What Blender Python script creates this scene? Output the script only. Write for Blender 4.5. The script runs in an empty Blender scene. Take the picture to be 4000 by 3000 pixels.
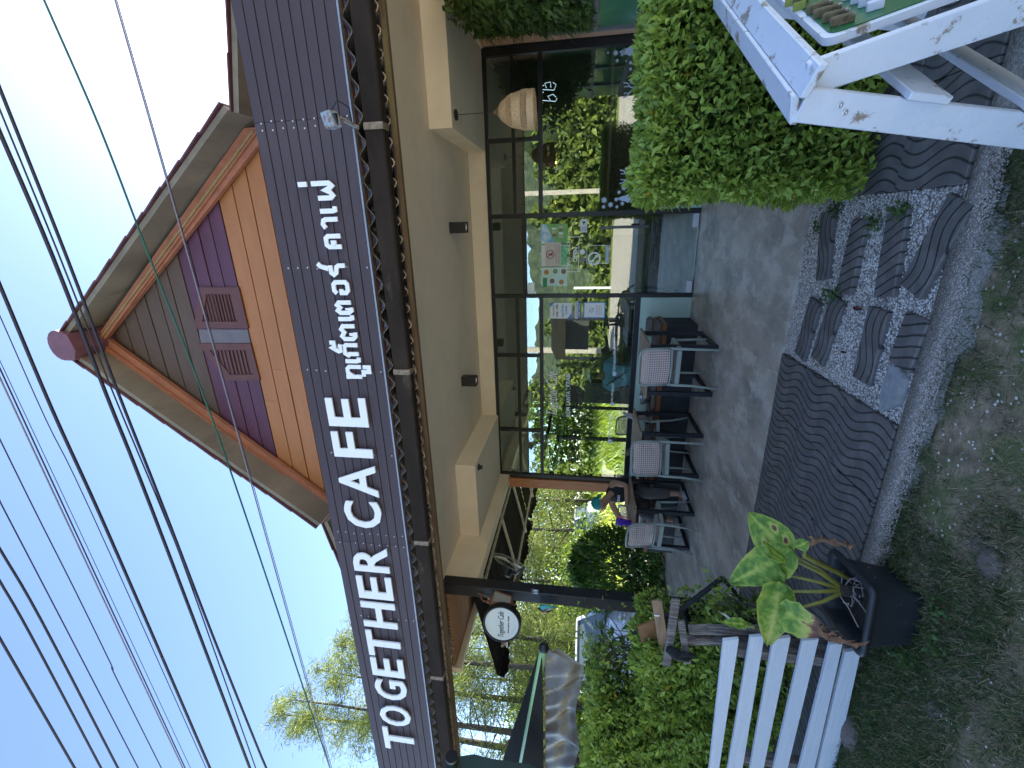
import bpy, math, random
import numpy as np
from mathutils import Vector, Matrix
random.seed(7); RNG = np.random.default_rng(7)
S = bpy.context.scene
COL = S.collection
# ------------------------------------------------------------------ camera (phone held upright, picture stored turned a quarter turn)
FPX, YAW, PITCH, ROLL = 1740.45, -0.342812, 0.152180, 0.025167
CAM = np.array([0.0, 0.0, 1.5])
def cam_axes():
    F = np.array([math.sin(YAW)*math.cos(PITCH), math.cos(YAW)*math.cos(PITCH), math.sin(PITCH)])
    r = np.cross(F, [0, 0, 1]); r /= np.linalg.norm(r); u = np.cross(r, F)
    R = math.cos(ROLL)*r+math.sin(ROLL)*u; U = -math.sin(ROLL)*r+math.cos(ROLL)*u
    return np.array([-U, R, -F])
AX = cam_axes()
cam = bpy.data.objects.new('camera', bpy.data.cameras.new('camera')); COL.objects.link(cam)
m = Matrix.Identity(4)
for i in range(3):
    for j in range(3): m[i][j] = AX[j][i]
    m[i][3] = CAM[i]
cam.matrix_world = m
cam.data.sensor_fit = 'HORIZONTAL'; cam.data.sensor_width = 36; cam.data.lens = FPX/4000*36
cam.data.clip_start = 0.05; cam.data.clip_end = 2000
S.camera = cam
# ------------------------------------------------------------------ sky, sun, exposure
SUN_AZ, SUN_EL = math.radians(25), math.radians(32)
W = bpy.data.worlds.new('World'); S.world = W; W.use_nodes = True
nt = W.node_tree; nt.nodes.clear()
sky = nt.nodes.new('ShaderNodeTexSky'); sky.sky_type = 'NISHITA'; sky.sun_disc = False
sky.sun_elevation = SUN_EL; sky.sun_rotation = SUN_AZ; sky.altitude = 0; sky.air_density = 0.6; sky.dust_density = 0.2; sky.ozone_density = 1.0
bg = nt.nodes.new('ShaderNodeBackground'); bg.inputs[1].default_value = 0.15
wo = nt.nodes.new('ShaderNodeOutputWorld')
nt.links.new(sky.outputs[0], bg.inputs[0]); nt.links.new(bg.outputs[0], wo.inputs[0])
sl = bpy.data.lights.new('sun', 'SUN'); sl.energy = 5.0; sl.angle = math.radians(0.5); sl.color = (1, .93, .82)
so = bpy.data.objects.new('sun', sl); COL.objects.link(so)
sd = Vector((math.sin(SUN_AZ)*math.cos(SUN_EL), math.cos(SUN_AZ)*math.cos(SUN_EL), math.sin(SUN_EL)))
so.rotation_euler = sd.to_track_quat('Z', 'Y').to_euler(); so.location = (3, 12, 20)
S.view_settings.view_transform = 'Standard'; S.view_settings.look = 'None'
S.view_settings.exposure = 2.1; S.view_settings.gamma = 1
S.render.engine = 'CYCLES'
S.cycles.max_bounces = 8; S.cycles.diffuse_bounces = 6; S.cycles.glossy_bounces = 4; S.cycles.transparent_max_bounces = 16
S.cycles.transmission_bounces = 4

# ------------------------------------------------------------------ helpers
def at(px, py, ax, val):
    """world point where the sight line of photo pixel (px,py) meets the plane axis=val"""
    d = AX.T @ np.array([(px-2000)/FPX, -(py-1500)/FPX, -1.0])
    t = (val-CAM[ax])/d[ax]
    return CAM+t*d
def fl(px, py, z=0.0): return at(px, py, 2, z)
def aY(px, py, Y): return at(px, py, 1, Y)
def tag(o, label=None, cat=None, group=None, kind=None):
    if label: o['label'] = label
    if cat: o['category'] = cat
    if group: o['group'] = group
    if kind: o['kind'] = kind
    return o
def thing(name, loc, label, cat, group=None, rz=0.0):
    o = bpy.data.objects.new(name, None); COL.objects.link(o)
    o.location = tuple(float(a) for a in loc); o.rotation_euler = (0, 0, rz); o.empty_display_size = .1
    return tag(o, label, cat, group)
def org(o):
    v = np.zeros(3)
    while o is not None:
        v = v+np.array(o.location); o = o.parent
    return v
def new_mesh(name, V, F, mat, parent=None, local=False, smooth=False, tint=None, origin=None):
    """V (n,3) array, F list of tuples or (k,m) array"""
    V = np.asarray(V, dtype=np.float32).reshape(-1, 3)
    loc = np.zeros(3)
    if not local:
        base = org(parent) if parent is not None else np.zeros(3)
        if origin is None:
            if parent is not None:
                lo, hi = V.min(0), V.max(0); origin = np.array([(lo[0]+hi[0])/2, (lo[1]+hi[1])/2, lo[2]])
            else:
                lo, hi = V.min(0), V.max(0); origin = np.array([(lo[0]+hi[0])/2, (lo[1]+hi[1])/2, lo[2]])
        loc = np.asarray(origin, float)-base
        V = V-np.asarray(origin, dtype=np.float32)
    me = bpy.data.meshes.new(name)
    if isinstance(F, np.ndarray):
        k, mm = F.shape
        me.vertices.add(len(V)); me.vertices.foreach_set('co', V.ravel())
        me.loops.add(k*mm); me.loops.foreach_set('vertex_index', F.ravel().astype(np.int32))
        me.polygons.add(k); me.polygons.foreach_set('loop_start', np.arange(0, k*mm, mm, dtype=np.int32))
        try: me.polygons.foreach_set('loop_total', np.full(k, mm, dtype=np.int32))
        except Exception: pass
        me.update(calc_edges=True)
    else:
        me.from_pydata([tuple(map(float, v)) for v in V], [], F); me.update()
    if smooth: me.polygons.foreach_set('use_smooth', np.ones(len(me.polygons), dtype=bool))
    if tint is not None:
        a = me.attributes.new('tint', 'FLOAT', 'POINT'); a.data.foreach_set('value', np.asarray(tint, dtype=np.float32))
    if mat is not None: me.materials.append(mat)
    o = bpy.data.objects.new(name, me); COL.objects.link(o)
    o.location = tuple(float(a) for a in loc)
    if parent is not None: o.parent = parent
    return o
def children(o): return [c for c in bpy.data.objects if c.parent == o]
def copy_tree(o, parent=None, kids=None):
    if kids is None:
        kids = {}
        for c in bpy.data.objects:
            if c.parent is not None: kids.setdefault(c.parent.name, []).append(c)
    c = o.copy(); COL.objects.link(c); c.parent = parent
    for ch in kids.get(o.name, []): copy_tree(ch, c, kids)
    return c
def nrm(v):
    v = np.asarray(v, float); return v/max(np.linalg.norm(v), 1e-9)
class MB:
    def __init__(s): s.v = []; s.f = []
    def add(s, V, F):
        n = len(s.v); s.v += [tuple(map(float, p)) for p in V]; s.f += [tuple(n+i for i in f) for f in F]; return s
    def hexa(s, P):   # 8 points: bottom 4 ccw, top 4 ccw
        return s.add(P, [(3, 2, 1, 0), (4, 5, 6, 7), (0, 1, 5, 4), (1, 2, 6, 5), (2, 3, 7, 6), (3, 0, 4, 7)])
    def box(s, lo, hi, bev=0.0):
        x0, y0, z0 = lo; x1, y1, z1 = hi
        if bev <= 0:
            return s.hexa([(x0, y0, z0), (x1, y0, z0), (x1, y1, z0), (x0, y1, z0), (x0, y0, z1), (x1, y0, z1), (x1, y1, z1), (x0, y1, z1)])
        c = np.array([(x0+x1)/2, (y0+y1)/2, (z0+z1)/2])
        return s.obox(c, (x1-x0, 0, 0), (0, y1-y0, 0), (0, 0, z1-z0), bev)
    def obox(s, c, a, b, d, bev=0.0):
        c = np.asarray(c, float); a = np.asarray(a, float)/2; b = np.asarray(b, float)/2; d = np.asarray(d, float)/2
        if np.dot(np.cross(a, b), d) < 0: a = -a
        if bev <= 0:
            return s.hexa([c-a-b-d, c+a-b-d, c+a+b-d, c-a+b-d, c-a-b+d, c+a-b+d, c+a+b+d, c-a+b+d])
        la, lb, ld = np.linalg.norm(a), np.linalg.norm(b), np.linalg.norm(d)
        bev = min(bev, la*.9, lb*.9, ld*.9)
        ua, ub, ud = a/la, b/lb, d/ld
        V = []; idx = {}
        for sx in (-1, 1):
            for sy in (-1, 1):
                for sz in (-1, 1):
                    for k in range(3):
                        p = c+sx*ua*(la-(bev if k != 0 else 0))+sy*ub*(lb-(bev if k != 1 else 0))+sz*ud*(ld-(bev if k != 2 else 0))
                        idx[(sx, sy, sz, k)] = len(V); V.append(p)
        F = []
        def q(l): F.append(tuple(idx[i] for i in l))
        for sg in (-1, 1):
            q([(sg, -1, -1, 0), (sg, 1, -1, 0), (sg, 1, 1, 0), (sg, -1, 1, 0)][::sg])
            q([(1, sg, -1, 1), (-1, sg, -1, 1), (-1, sg, 1, 1), (1, sg, 1, 1)][::sg])
            q([(-1, -1, sg, 2), (1, -1, sg, 2), (1, 1, sg, 2), (-1, 1, sg, 2)][::sg])
        for s1 in (-1, 1):
            for s2 in (-1, 1):
                q([(s1, s2, -1, 0), (s1, s2, 1, 0), (s1, s2, 1, 1), (s1, s2, -1, 1)][::-s1*s2])
                q([(s1, -1, s2, 0), (s1, 1, s2, 0), (s1, 1, s2, 2), (s1, -1, s2, 2)][::s1*s2])
                q([(-1, s1, s2, 1), (1, s1, s2, 1), (1, s1, s2, 2), (-1, s1, s2, 2)][::-s1*s2])
                for s3 in (-1, 1):
                    F.append(tuple([idx[(s1, s2, s3, 0)], idx[(s1, s2, s3, 1)], idx[(s1, s2, s3, 2)]][::s1*s2*s3]))
        return s.add(V, F)
    def bar(s, p, q, w, h, up=(0, 0, 1), bev=0.0):
        p = np.asarray(p, float); q = np.asarray(q, float); d = q-p; L = np.linalg.norm(d); u = d/L
        side = np.cross(u, up)
        if np.linalg.norm(side) < 1e-4: side = np.cross(u, (1, 0, 0))
        side = nrm(side); upv = np.cross(side, u)
        return s.obox((p+q)/2, side*w, d, upv*h, bev)
    def tube(s, pts, r, n=8, cap=True):
        pts = [np.asarray(p, float) for p in pts]; k = len(pts)
        if not hasattr(r, '__len__'): r = [r]*k
        V = []; ref = None
        for i, p in enumerate(pts):
            t = nrm(pts[min(i+1, k-1)]-pts[max(i-1, 0)])
            if ref is None: ref = np.cross(t, (0, 0, 1)) if abs(t[2]) < .9 else np.cross(t, (1, 0, 0))
            ref = nrm(ref-np.dot(ref, t)*t); b = np.cross(t, ref)
            for j in range(n):
                a = 2*math.pi*j/n; V.append(p+r[i]*(math.cos(a)*ref+math.sin(a)*b))
        F = []
        for i in range(k-1):
            for j in range(n):
                j2 = (j+1) % n; F.append((i*n+j, i*n+j2, (i+1)*n+j2, (i+1)*n+j))
        if cap: F.append(tuple(range(n))[::-1]); F.append(tuple((k-1)*n+j for j in range(n)))
        return s.add(V, F)
    def lathe(s, c, prof, n=16, axis=(0, 0, 1), cap=False):
        c = np.asarray(c, float); ax = nrm(axis); a = np.cross(ax, (1, 0, 0)) if abs(ax[0]) < .9 else np.cross(ax, (0, 1, 0)); a = nrm(a); b = np.cross(ax, a)
        V = []; F = []
        for r, h in prof:
            for j in range(n):
                t = 2*math.pi*j/n; V.append(c+ax*h+r*(math.cos(t)*a+math.sin(t)*b))
        for i in range(len(prof)-1):
            for j in range(n):
                j2 = (j+1) % n; F.append((i*n+j, i*n+j2, (i+1)*n+j2, (i+1)*n+j))
        if cap: F.append(tuple(range(n))[::-1]); F.append(tuple((len(prof)-1)*n+j for j in range(n)))
        return s.add(V, F)
    def prism(s, P, d):
        P = [np.asarray(p, float) for p in P]; n = len(P); d = np.asarray(d, float)
        F = [tuple(range(n))[::-1], tuple(range(n, 2*n))]+[(i, (i+1) % n, n+(i+1) % n, n+i) for i in range(n)]
        return s.add(P+[p+d for p in P], F)
    def quad(s, *P): return s.add(P, [tuple(range(len(P)))])
    def grid(s, P):   # 2-D list of points
        r = len(P); c = len(P[0]); V = [p for row in P for p in row]
        return s.add(V, [(i*c+j, i*c+j+1, (i+1)*c+j+1, (i+1)*c+j) for i in range(r-1) for j in range(c-1)])
    def blob(s, c, r, n=8, m=6):
        c = np.asarray(c, float)
        if not hasattr(r, '__len__'): r = (r, r, r)
        V = [c-(0, 0, r[2])]
        for i in range(1, m):
            ph = -math.pi/2+math.pi*i/m
            for j in range(n):
                t = 2*math.pi*j/n; V.append(c+(r[0]*math.cos(ph)*math.cos(t), r[1]*math.cos(ph)*math.sin(t), r[2]*math.sin(ph)))
        V.append(c+(0, 0, r[2])); F = []
        for j in range(n): F.append((0, 1+(j+1) % n, 1+j)); F.append((len(V)-1, 1+(m-2)*n+j, 1+(m-2)*n+(j+1) % n))
        for i in range(m-2):
            for j in range(n):
                F.append((1+i*n+j, 1+i*n+(j+1) % n, 1+(i+1)*n+(j+1) % n, 1+(i+1)*n+j))
        return s.add(V, F)
    def build(s, name, mat, parent=None, local=False, smooth=False, label=None, kind=None, origin=None):
        o = new_mesh(name, s.v, s.f, mat, parent, local, smooth, origin=origin)
        if label: o['label'] = label
        if kind: o['kind'] = kind
        return o
# ------------------------------------------------------------------ materials
MATS = {}
def hexc(h):
    h = h.lstrip('#'); c = [int(h[i:i+2], 16)/255 for i in (0, 2, 4)]
    return tuple(x/12.92 if x <= .04045 else ((x+.055)/1.055)**2.4 for x in c)
def mat(name, col, rough=.6, metal=0.0, var=.18, scale=6.0, stretch=(1, 1, 1), col2=None, c2lo=.55, c2hi=.7, s2=3.0, bump=0.0, bscale=60.0, spec=.5, emit=None, estr=0.0, trans=0.0, coat=0.0):
    if name in MATS: return MATS[name]
    M = bpy.data.materials.new(name); M.use_nodes = True; t = M.node_tree; n = t.nodes; l = t.links
    b = n['Principled BSDF']; b.inputs['Roughness'].default_value = rough; b.inputs['Metallic'].default_value = metal
    b.inputs['Specular IOR Level'].default_value = spec
    if coat: b.inputs['Coat Weight'].default_value = coat; b.inputs['Coat Roughness'].default_value = .08
    tc = n.new('ShaderNodeTexCoord'); mp = n.new('ShaderNodeMapping'); mp.inputs['Scale'].default_value = stretch
    l.new(tc.outputs['Object'], mp.inputs[0])
    nz = n.new('ShaderNodeTexNoise'); nz.inputs['Scale'].default_value = scale; nz.inputs['Detail'].default_value = 6; nz.inputs['Roughness'].default_value = .6
    l.new(mp.outputs[0], nz.inputs['Vector'])
    cr = n.new('ShaderNodeValToRGB'); cr.color_ramp.elements[0].position = .3; cr.color_ramp.elements[1].position = .7
    cr.color_ramp.elements[0].color = (*[max(0, x*(1-var)) for x in col], 1); cr.color_ramp.elements[1].color = (*[min(1, x*(1+var)) for x in col], 1)
    l.new(nz.outputs['Fac'], cr.inputs[0]); out = cr.outputs[0]
    if col2 is not None:
        n2 = n.new('ShaderNodeTexNoise'); n2.inputs['Scale'].default_value = s2; n2.inputs['Detail'].default_value = 8; n2.inputs['Roughness'].default_value = .7
        l.new(mp.outputs[0], n2.inputs['Vector'])
        r2 = n.new('ShaderNodeValToRGB'); r2.color_ramp.elements[0].position = c2lo; r2.color_ramp.elements[1].position = c2hi
        l.new(n2.outputs['Fac'], r2.inputs[0])
        mx = n.new('ShaderNodeMix'); mx.data_type = 'RGBA'; l.new(r2.outputs[0], mx.inputs[0]); l.new(out, mx.inputs[6]); mx.inputs[7].default_value = (*col2, 1)
        out = mx.outputs[2]
    l.new(out, b.inputs['Base Color'])
    if bump > 0:
        n3 = n.new('ShaderNodeTexNoise'); n3.inputs['Scale'].default_value = bscale; n3.inputs['Detail'].default_value = 5
        l.new(mp.outputs[0], n3.inputs['Vector'])
        bp = n.new('ShaderNodeBump'); bp.inputs['Strength'].default_value = bump; bp.inputs['Distance'].default_value = .01
        l.new(n3.outputs['Fac'], bp.inputs['Height']); l.new(bp.outputs[0], b.inputs['Normal'])
    if emit is not None:
        b.inputs['Emission Color'].default_value = (*emit, 1); b.inputs['Emission Strength'].default_value = estr
    MATS[name] = M; return M
def leafmat(name, dark, light, old=None, transl=.35, rough=.45):
    M = bpy.data.materials.new(name); M.use_nodes = True; t = M.node_tree; n = t.nodes; l = t.links
    b = n['Principled BSDF']; b.inputs['Roughness'].default_value = rough; b.inputs['Specular IOR Level'].default_value = .35
    a = n.new('ShaderNodeAttribute'); a.attribute_name = 'tint'
    cr = n.new('ShaderNodeValToRGB'); e = cr.color_ramp.elements
    e[0].position = 0; e[0].color = (*dark, 1); e[1].position = .93; e[1].color = (*light, 1)
    if old is not None:
        x = e.new(.985); x.color = (*old, 1)
    l.new(a.outputs['Fac'], cr.inputs[0])
    l.new(cr.outputs[0], b.inputs['Base Color'])
    tr = n.new('ShaderNodeBsdfTranslucent'); hs = n.new('ShaderNodeHueSaturation'); hs.inputs['Value'].default_value = 1.25; hs.inputs['Saturation'].default_value = 1.1
    l.new(cr.outputs[0], hs.inputs['Color']); l.new(hs.outputs[0], tr.inputs[0])
    mx = n.new('ShaderNodeMixShader'); mx.inputs[0].default_value = transl
    l.new(b.outputs[0], mx.inputs[1]); l.new(tr.outputs[0], mx.inputs[2]); l.new(mx.outputs[0], n['Material Output'].inputs[0])
    MATS[name] = M; return M
def glassmat(name, tint=(.86, .92, .88), refl=.12):
    M = bpy.data.materials.new(name); M.use_nodes = True; t = M.node_tree; n = t.nodes; l = t.links; n.remove(n['Principled BSDF'])
    g = n.new('ShaderNodeBsdfGlossy'); g.inputs['Roughness'].default_value = .0; g.inputs['Color'].default_value = (.95, 1, .97, 1)
    tr = n.new('ShaderNodeBsdfTransparent'); tr.inputs[0].default_value = (*tint, 1)
    lw = n.new('ShaderNodeLayerWeight'); lw.inputs[0].default_value = .35
    mr = n.new('ShaderNodeMapRange'); mr.inputs[3].default_value = refl; mr.inputs[4].default_value = 1.0
    l.new(lw.outputs['Fresnel'], mr.inputs[0])
    mx = n.new('ShaderNodeMixShader'); l.new(mr.outputs[0], mx.inputs[0]); l.new(tr.outputs[0], mx.inputs[1]); l.new(g.outputs[0], mx.inputs[2])
    l.new(mx.outputs[0], n['Material Output'].inputs[0]); MATS[name] = M; return M
black_frame = mat('black_powder_coat', (.012, .012, .014), .42, var=.2)
black_steel = mat('black_painted_steel', (.014, .015, .02), .45, var=.5, scale=14, col2=(.05, .055, .065), c2lo=.62, c2hi=.8)
white_paint = mat('white_paint', (.75, .76, .78), .5, var=.05)
cream = mat('cream_plaster', (.84, .74, .57), .75, var=.05, scale=2, bump=.15, bscale=120, col2=(.72, .61, .45), c2lo=.5, c2hi=.85, s2=1.5)
glass = glassmat('tinted_shopfront_glass')
# ------------------------------------------------------------------ flat lettering as thin solid meshes
def text_obj(s, name, parent, m, X0, X1, z0, z1, Y, depth=.002, shear=0.0, bold=0.0, Z0r=None, label=None, flip=False):
    """string fitted to the box X0..X1 x z0..z1 on the wall plane Y (facing -Y); Z0r: (z0,z1) at the right end when it climbs"""
    cu = bpy.data.curves.new(name, 'FONT'); cu.body = s; cu.shear = shear; cu.offset = bold; cu.extrude = 0; cu.resolution_u = 3
    to = bpy.data.objects.new(name, cu); COL.objects.link(to)
    dg = bpy.context.evaluated_depsgraph_get(); me = bpy.data.meshes.new_from_object(to.evaluated_get(dg))
    COL.objects.unlink(to); bpy.data.objects.remove(to)
    n = len(me.vertices); co = np.zeros(n*3); me.vertices.foreach_get('co', co); co = co.reshape(-1, 3)
    lo, hi = co.min(0), co.max(0)
    u = (co[:, 0]-lo[0])/(hi[0]-lo[0]); v = (co[:, 1]-lo[1])/(hi[1]-lo[1])
    faces = [tuple(p.vertices) for p in me.polygons]
    # boundary edges
    cnt = {}
    for f in faces:
        for i in range(len(f)):
            a, b = f[i], f[(i+1) % len(f)]; cnt[(a, b)] = 1
    bd = [(a, b) for (a, b) in cnt if (b, a) not in cnt]
    if Z0r is None: Z0r = (z0, z1)
    X = X0+(X1-X0)*u; zb = z0+(Z0r[0]-z0)*u; zt = z1+(Z0r[1]-z1)*u; Z = zb+(zt-zb)*v
    F0 = np.stack([X, np.full(n, Y-depth), Z], 1); F1 = np.stack([X, np.full(n, Y), Z], 1)
    V = np.concatenate([F0, F1]); F = list(faces)+[(b, a, a+n, b+n) for (a, b) in bd]
    bpy.data.meshes.remove(me)
    o = new_mesh(name, V, F, m, parent)
    if label: o['label'] = label
    return o
def px_text(s, name, parent, m, xa, ya, xb, yb, Y, **k):
    """(xa,ya) top-left in reading sense, (xb,yb) bottom-right, photo pixels (text runs towards smaller y, up is smaller x)"""
    A = aY(xa, ya, Y); B = aY(xb, yb, Y)
    return text_obj(s, name, parent, m, A[0], B[0], B[2], A[2], Y, **k)
def ribbon(mb, pts, w, Y, depth):
    """flat stroke of width w through 2-D points (X,z) on plane Y, mitred"""
    P = [np.asarray(p, float) for p in pts]; n = len(P); L = []; R = []
    closed = np.allclose(P[0], P[-1])
    for i in range(n):
        if closed:
            a = P[(i-1) % (n-1)]; b = P[(i+1) % (n-1)] if i < n-1 else P[1]
            if i == 0: a = P[n-2]
            d1 = nrm(P[i]-a); d2 = nrm(b-P[i])
        else:
            d1 = nrm(P[i]-P[i-1]) if i > 0 else nrm(P[1]-P[0]); d2 = nrm(P[i+1]-P[i]) if i < n-1 else d1
        t = nrm(d1+d2); nn = np.array([-t[1], t[0]]); k = w/2/max(.5, float(np.dot(nn, np.array([-d1[1], d1[0]]))))
        L.append(P[i]+nn*k); R.append(P[i]-nn*k)
    V = []
    for yy in (Y-depth, Y):
        for a in L: V.append((a[0], yy, a[1]))
        for a in R: V.append((a[0], yy, a[1]))
    F = []
    for i in range(n-1):
        F.append((n+i, n+i+1, i+1, i)); F.append((i, i+1, 2*n+i+1, 2*n+i)); F.append((n+i+1, n+i, 3*n+i, 3*n+i+1))
    if not closed: F.append((n, 0, 2*n, 3*n)); F.append((n-1, 2*n-1, 4*n-1, 3*n-1))
    mb.add(V, F)
# ------------------------------------------------------------------ leaves
def leaves(name, P, D, N, size, wid, mt, parent=None, droop=.25, tint=None, kind='stuff', fold=.25, local=False):
    """one leaf per row: base P, direction D, normal N"""
    k = len(P); size = np.broadcast_to(size, (k,)).reshape(-1, 1)
    D = D/np.linalg.norm(D, axis=1, keepdims=True); N = N-(N*D).sum(1, keepdims=True)*D
    N /= np.maximum(np.linalg.norm(N, axis=1, keepdims=True), 1e-6); B = np.cross(D, N)
    w = size*wid
    v0 = P; vm = P+D*size*.5; vt = P+D*size-N*size*droop; vl = P+D*size*.42+B*w*.5+N*size*fold*wid; vr = P+D*size*.42-B*w*.5+N*size*fold*wid
    V = np.stack([v0, vl, vm, vr, vt], 1).reshape(-1, 3)
    b = (np.arange(k)*5).reshape(-1, 1)
    F = np.concatenate([b+[0, 2, 1], b+[1, 2, 4], b+[0, 3, 2], b+[2, 3, 4]], 1).reshape(-1, 3)
    if tint is None: tint = RNG.random(k)
    o = new_mesh(name, V, F, mt, parent, tint=np.repeat(tint, 5), local=local)
    if kind: o['kind'] = kind
    return o
def rand_dirs(k, up=0.0):
    d = RNG.normal(size=(k, 3)); d /= np.linalg.norm(d, axis=1, keepdims=True); d[:, 2] += up
    return d/np.linalg.norm(d, axis=1, keepdims=True)
# ================================================================== GROUND
soil = mat('soil_and_dry_grass', (.30, .22, .14), .95, var=.5, scale=14, bump=.9, bscale=70, col2=(.15, .16, .06), c2lo=.45, c2hi=.6, s2=5)
def groundmesh():
    # fine near the camera, coarse to the horizon
    xs = np.unique(np.concatenate([[-400, -150, -60, -30, -15], np.linspace(-7, 5, 90), [10, 20, 60, 150, 400]]))
    ys = np.unique(np.concatenate([[-.9], np.linspace(-.6, 2.4, 40), [3, 4, 6, 9, 14, 25, 50, 120, 400]]))
    X, Y = np.meshgrid(xs, ys); Z = -.04+.012*np.sin(X*3.1+Y*1.7)*np.sin(X*1.3-Y*2.9)
    far = (Y > 2.3) | (X < -3.5); Z = np.where(far, -.05, Z)
    V = np.stack([X, Y, Z], -1).reshape(-1, 3); r, c = X.shape
    i = (np.arange(r-1)[:, None]*c+np.arange(c-1)[None]).reshape(-1, 1)
    return V, np.concatenate([i, i+1, i+c+1, i+c], 1)
V, F = groundmesh()
g = new_mesh('ground', V, F, soil, origin=(0, 0, 0)); g['kind'] = 'structure'
lawnm = mat('sunlit_meadow', (.20, .24, .05), .95, var=.35, scale=3, bump=.6, bscale=30)
mb = MB(); mb.quad((-90, 7.6, -.035), (-6.6, 7.6, -.035), (-6.6, 120, -.035), (-90, 120, -.035)); o = mb.build('meadow', lawnm, origin=(0, 0, 0)); o['kind'] = 'structure'
yardm = mat('side_yard_concrete', (.16, .15, .13), .85, var=.15, scale=2, bump=.2)
mb = MB(); mb.quad((-16, 3.6, -.03), (-4.9, 3.6, -.03), (-4.9, 11, -.03), (-16, 11, -.03)); o = mb.build('parking_yard', yardm, origin=(0, 0, 0)); o['kind'] = 'structure'
# road and verge behind the photographer: what the shop glass mirrors
roadm = mat('sunlit_concrete_road', (.56, .50, .41), .9, var=.08, scale=.8, stretch=(1, 6, 1), bump=.15)
mb = MB(); mb.quad((-150, -12.5, -.03), (150, -12.5, -.03), (150, -.75, -.03), (-150, -.75, -.03)); o = mb.build('road', roadm, origin=(0, 0, 0)); o['kind'] = 'structure'
mb = MB(); mb.quad((-200, -70, -.045), (200, -70, -.045), (200, -12.5, -.045), (-200, -12.5, -.045)); o = mb.build('verge', lawnm, origin=(0, 0, 0)); o['kind'] = 'structure'
hillm = mat('wooded_hillside', (.06, .085, .04), .95, var=.8, scale=.6, bump=1, bscale=.8)
HV = []; nx, ny = 300, 10
for j in range(ny):
    for i in range(nx):
        x = -190+380*i/(nx-1); h = (j/(ny-1))**.8*(16.5+2*math.sin(x*.03)+1.4*math.sin(x*.11+1)+.7*math.sin(x*.37)+.4*math.sin(x*1.3)+random.random()*.8)
        HV.append((x, -68-45*j/(ny-1), h-.2))
o = new_mesh('hills', HV, [(j*nx+i, j*nx+i+1, (j+1)*nx+i+1, (j+1)*nx+i)[::-1] for j in range(ny-1) for i in range(nx-1)], hillm, origin=(0, 0, 0)); o['kind'] = 'structure'

# patio slab of polished cement
cem = mat('polished_cement', (.42, .355, .285), .38, var=.42, scale=2.6, stretch=(1, .55, 1), col2=(.60, .54, .46), c2lo=.48, c2hi=.6, s2=4.5, bump=.12, bscale=25, spec=.5)
mb = MB(); mb.prism([(-3.47, 3.52, -.12), (4, 3.52, -.12), (4, 12, -.12), (-5.2, 12, -.12), (-5.25, 7.0, -.12), (-5.6, 6.4, -.12), (-5.8, 5.9, -.12), (-5.9, 5.0, -.12), (-4.6, 3.7, -.12)], (0, 0, .12))
o = mb.build('patio_floor', cem, origin=(0, 0, 0)); o['kind'] = 'structure'

# wave-grooved pavers
def pavermat():
    M = mat('wave_groove_paver', (.14, .125, .115), .7, var=.25, scale=9, col2=(.21, .19, .175), c2lo=.5, c2hi=.75, s2=5, bump=.0)
    t = M.node_tree; n = t.nodes; l = t.links; b = n['Principled BSDF']
    tc = n.new('ShaderNodeTexCoord'); sp = n.new('ShaderNodeSeparateXYZ'); l.new(tc.outputs['Object'], sp.inputs[0])
    def mth(op, a, b2=None, c=None):
        x = n.new('ShaderNodeMath'); x.operation = op
        for i, v in enumerate((a, b2, c)):
            if v is None: continue
            if isinstance(v, (int, float)): x.inputs[i].default_value = v
            else: l.new(v, x.inputs[i])
        return x.outputs[0]
    sn = mth('SINE', mth('MULTIPLY', sp.outputs[1], 2*math.pi/.44))
    xx = mth('ADD', sp.outputs[0], mth('MULTIPLY', sn, .034))
    fr = mth('FRACT', mth('MULTIPLY', mth('ADD', xx, 5.0), 1/.055))
    tri = mth('ABSOLUTE', mth('SUBTRACT', fr, .5))
    mr = n.new('ShaderNodeMapRange'); mr.inputs[1].default_value = .0; mr.inputs[2].default_value = .13; mr.interpolation_type = 'SMOOTHSTEP'
    l.new(tri, mr.inputs[0])
    nz = n.new('ShaderNodeTexNoise'); nz.inputs['Scale'].default_value = 90; l.new(tc.outputs['Object'], nz.inputs['Vector'])
    h = mth('ADD', mr.outputs[0], mth('MULTIPLY', nz.outputs['Fac'], .08))
    bp = n.new('ShaderNodeBump'); bp.inputs['Strength'].default_value = 1; bp.inputs['Distance'].default_value = .012
    l.new(h, bp.inputs['Height']); l.new(bp.outputs[0], b.inputs['Normal'])
    src = b.inputs['Base Color'].links[0].from_socket
    mx = n.new('ShaderNodeMix'); mx.data_type = 'RGBA'; mx.blend_type = 'MULTIPLY'; mx.inputs[0].default_value = 1
    g2 = n.new('ShaderNodeMapRange'); g2.inputs[3].default_value = .35; g2.inputs[4].default_value = 1; l.new(mr.outputs[0], g2.inputs[0])
    l.new(src, mx.inputs[6]); l.new(g2.outputs[0], mx.inputs[7]); l.new(mx.outputs[2], b.inputs['Base Color'])
    return M
pav = pavermat()
TL = .44
def paver_proto():
    mb = MB(); mb.box((-TL/2+.003, -TL/2+.003, -.05), (TL/2-.003, TL/2-.003, 0), .004); return mb
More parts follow.
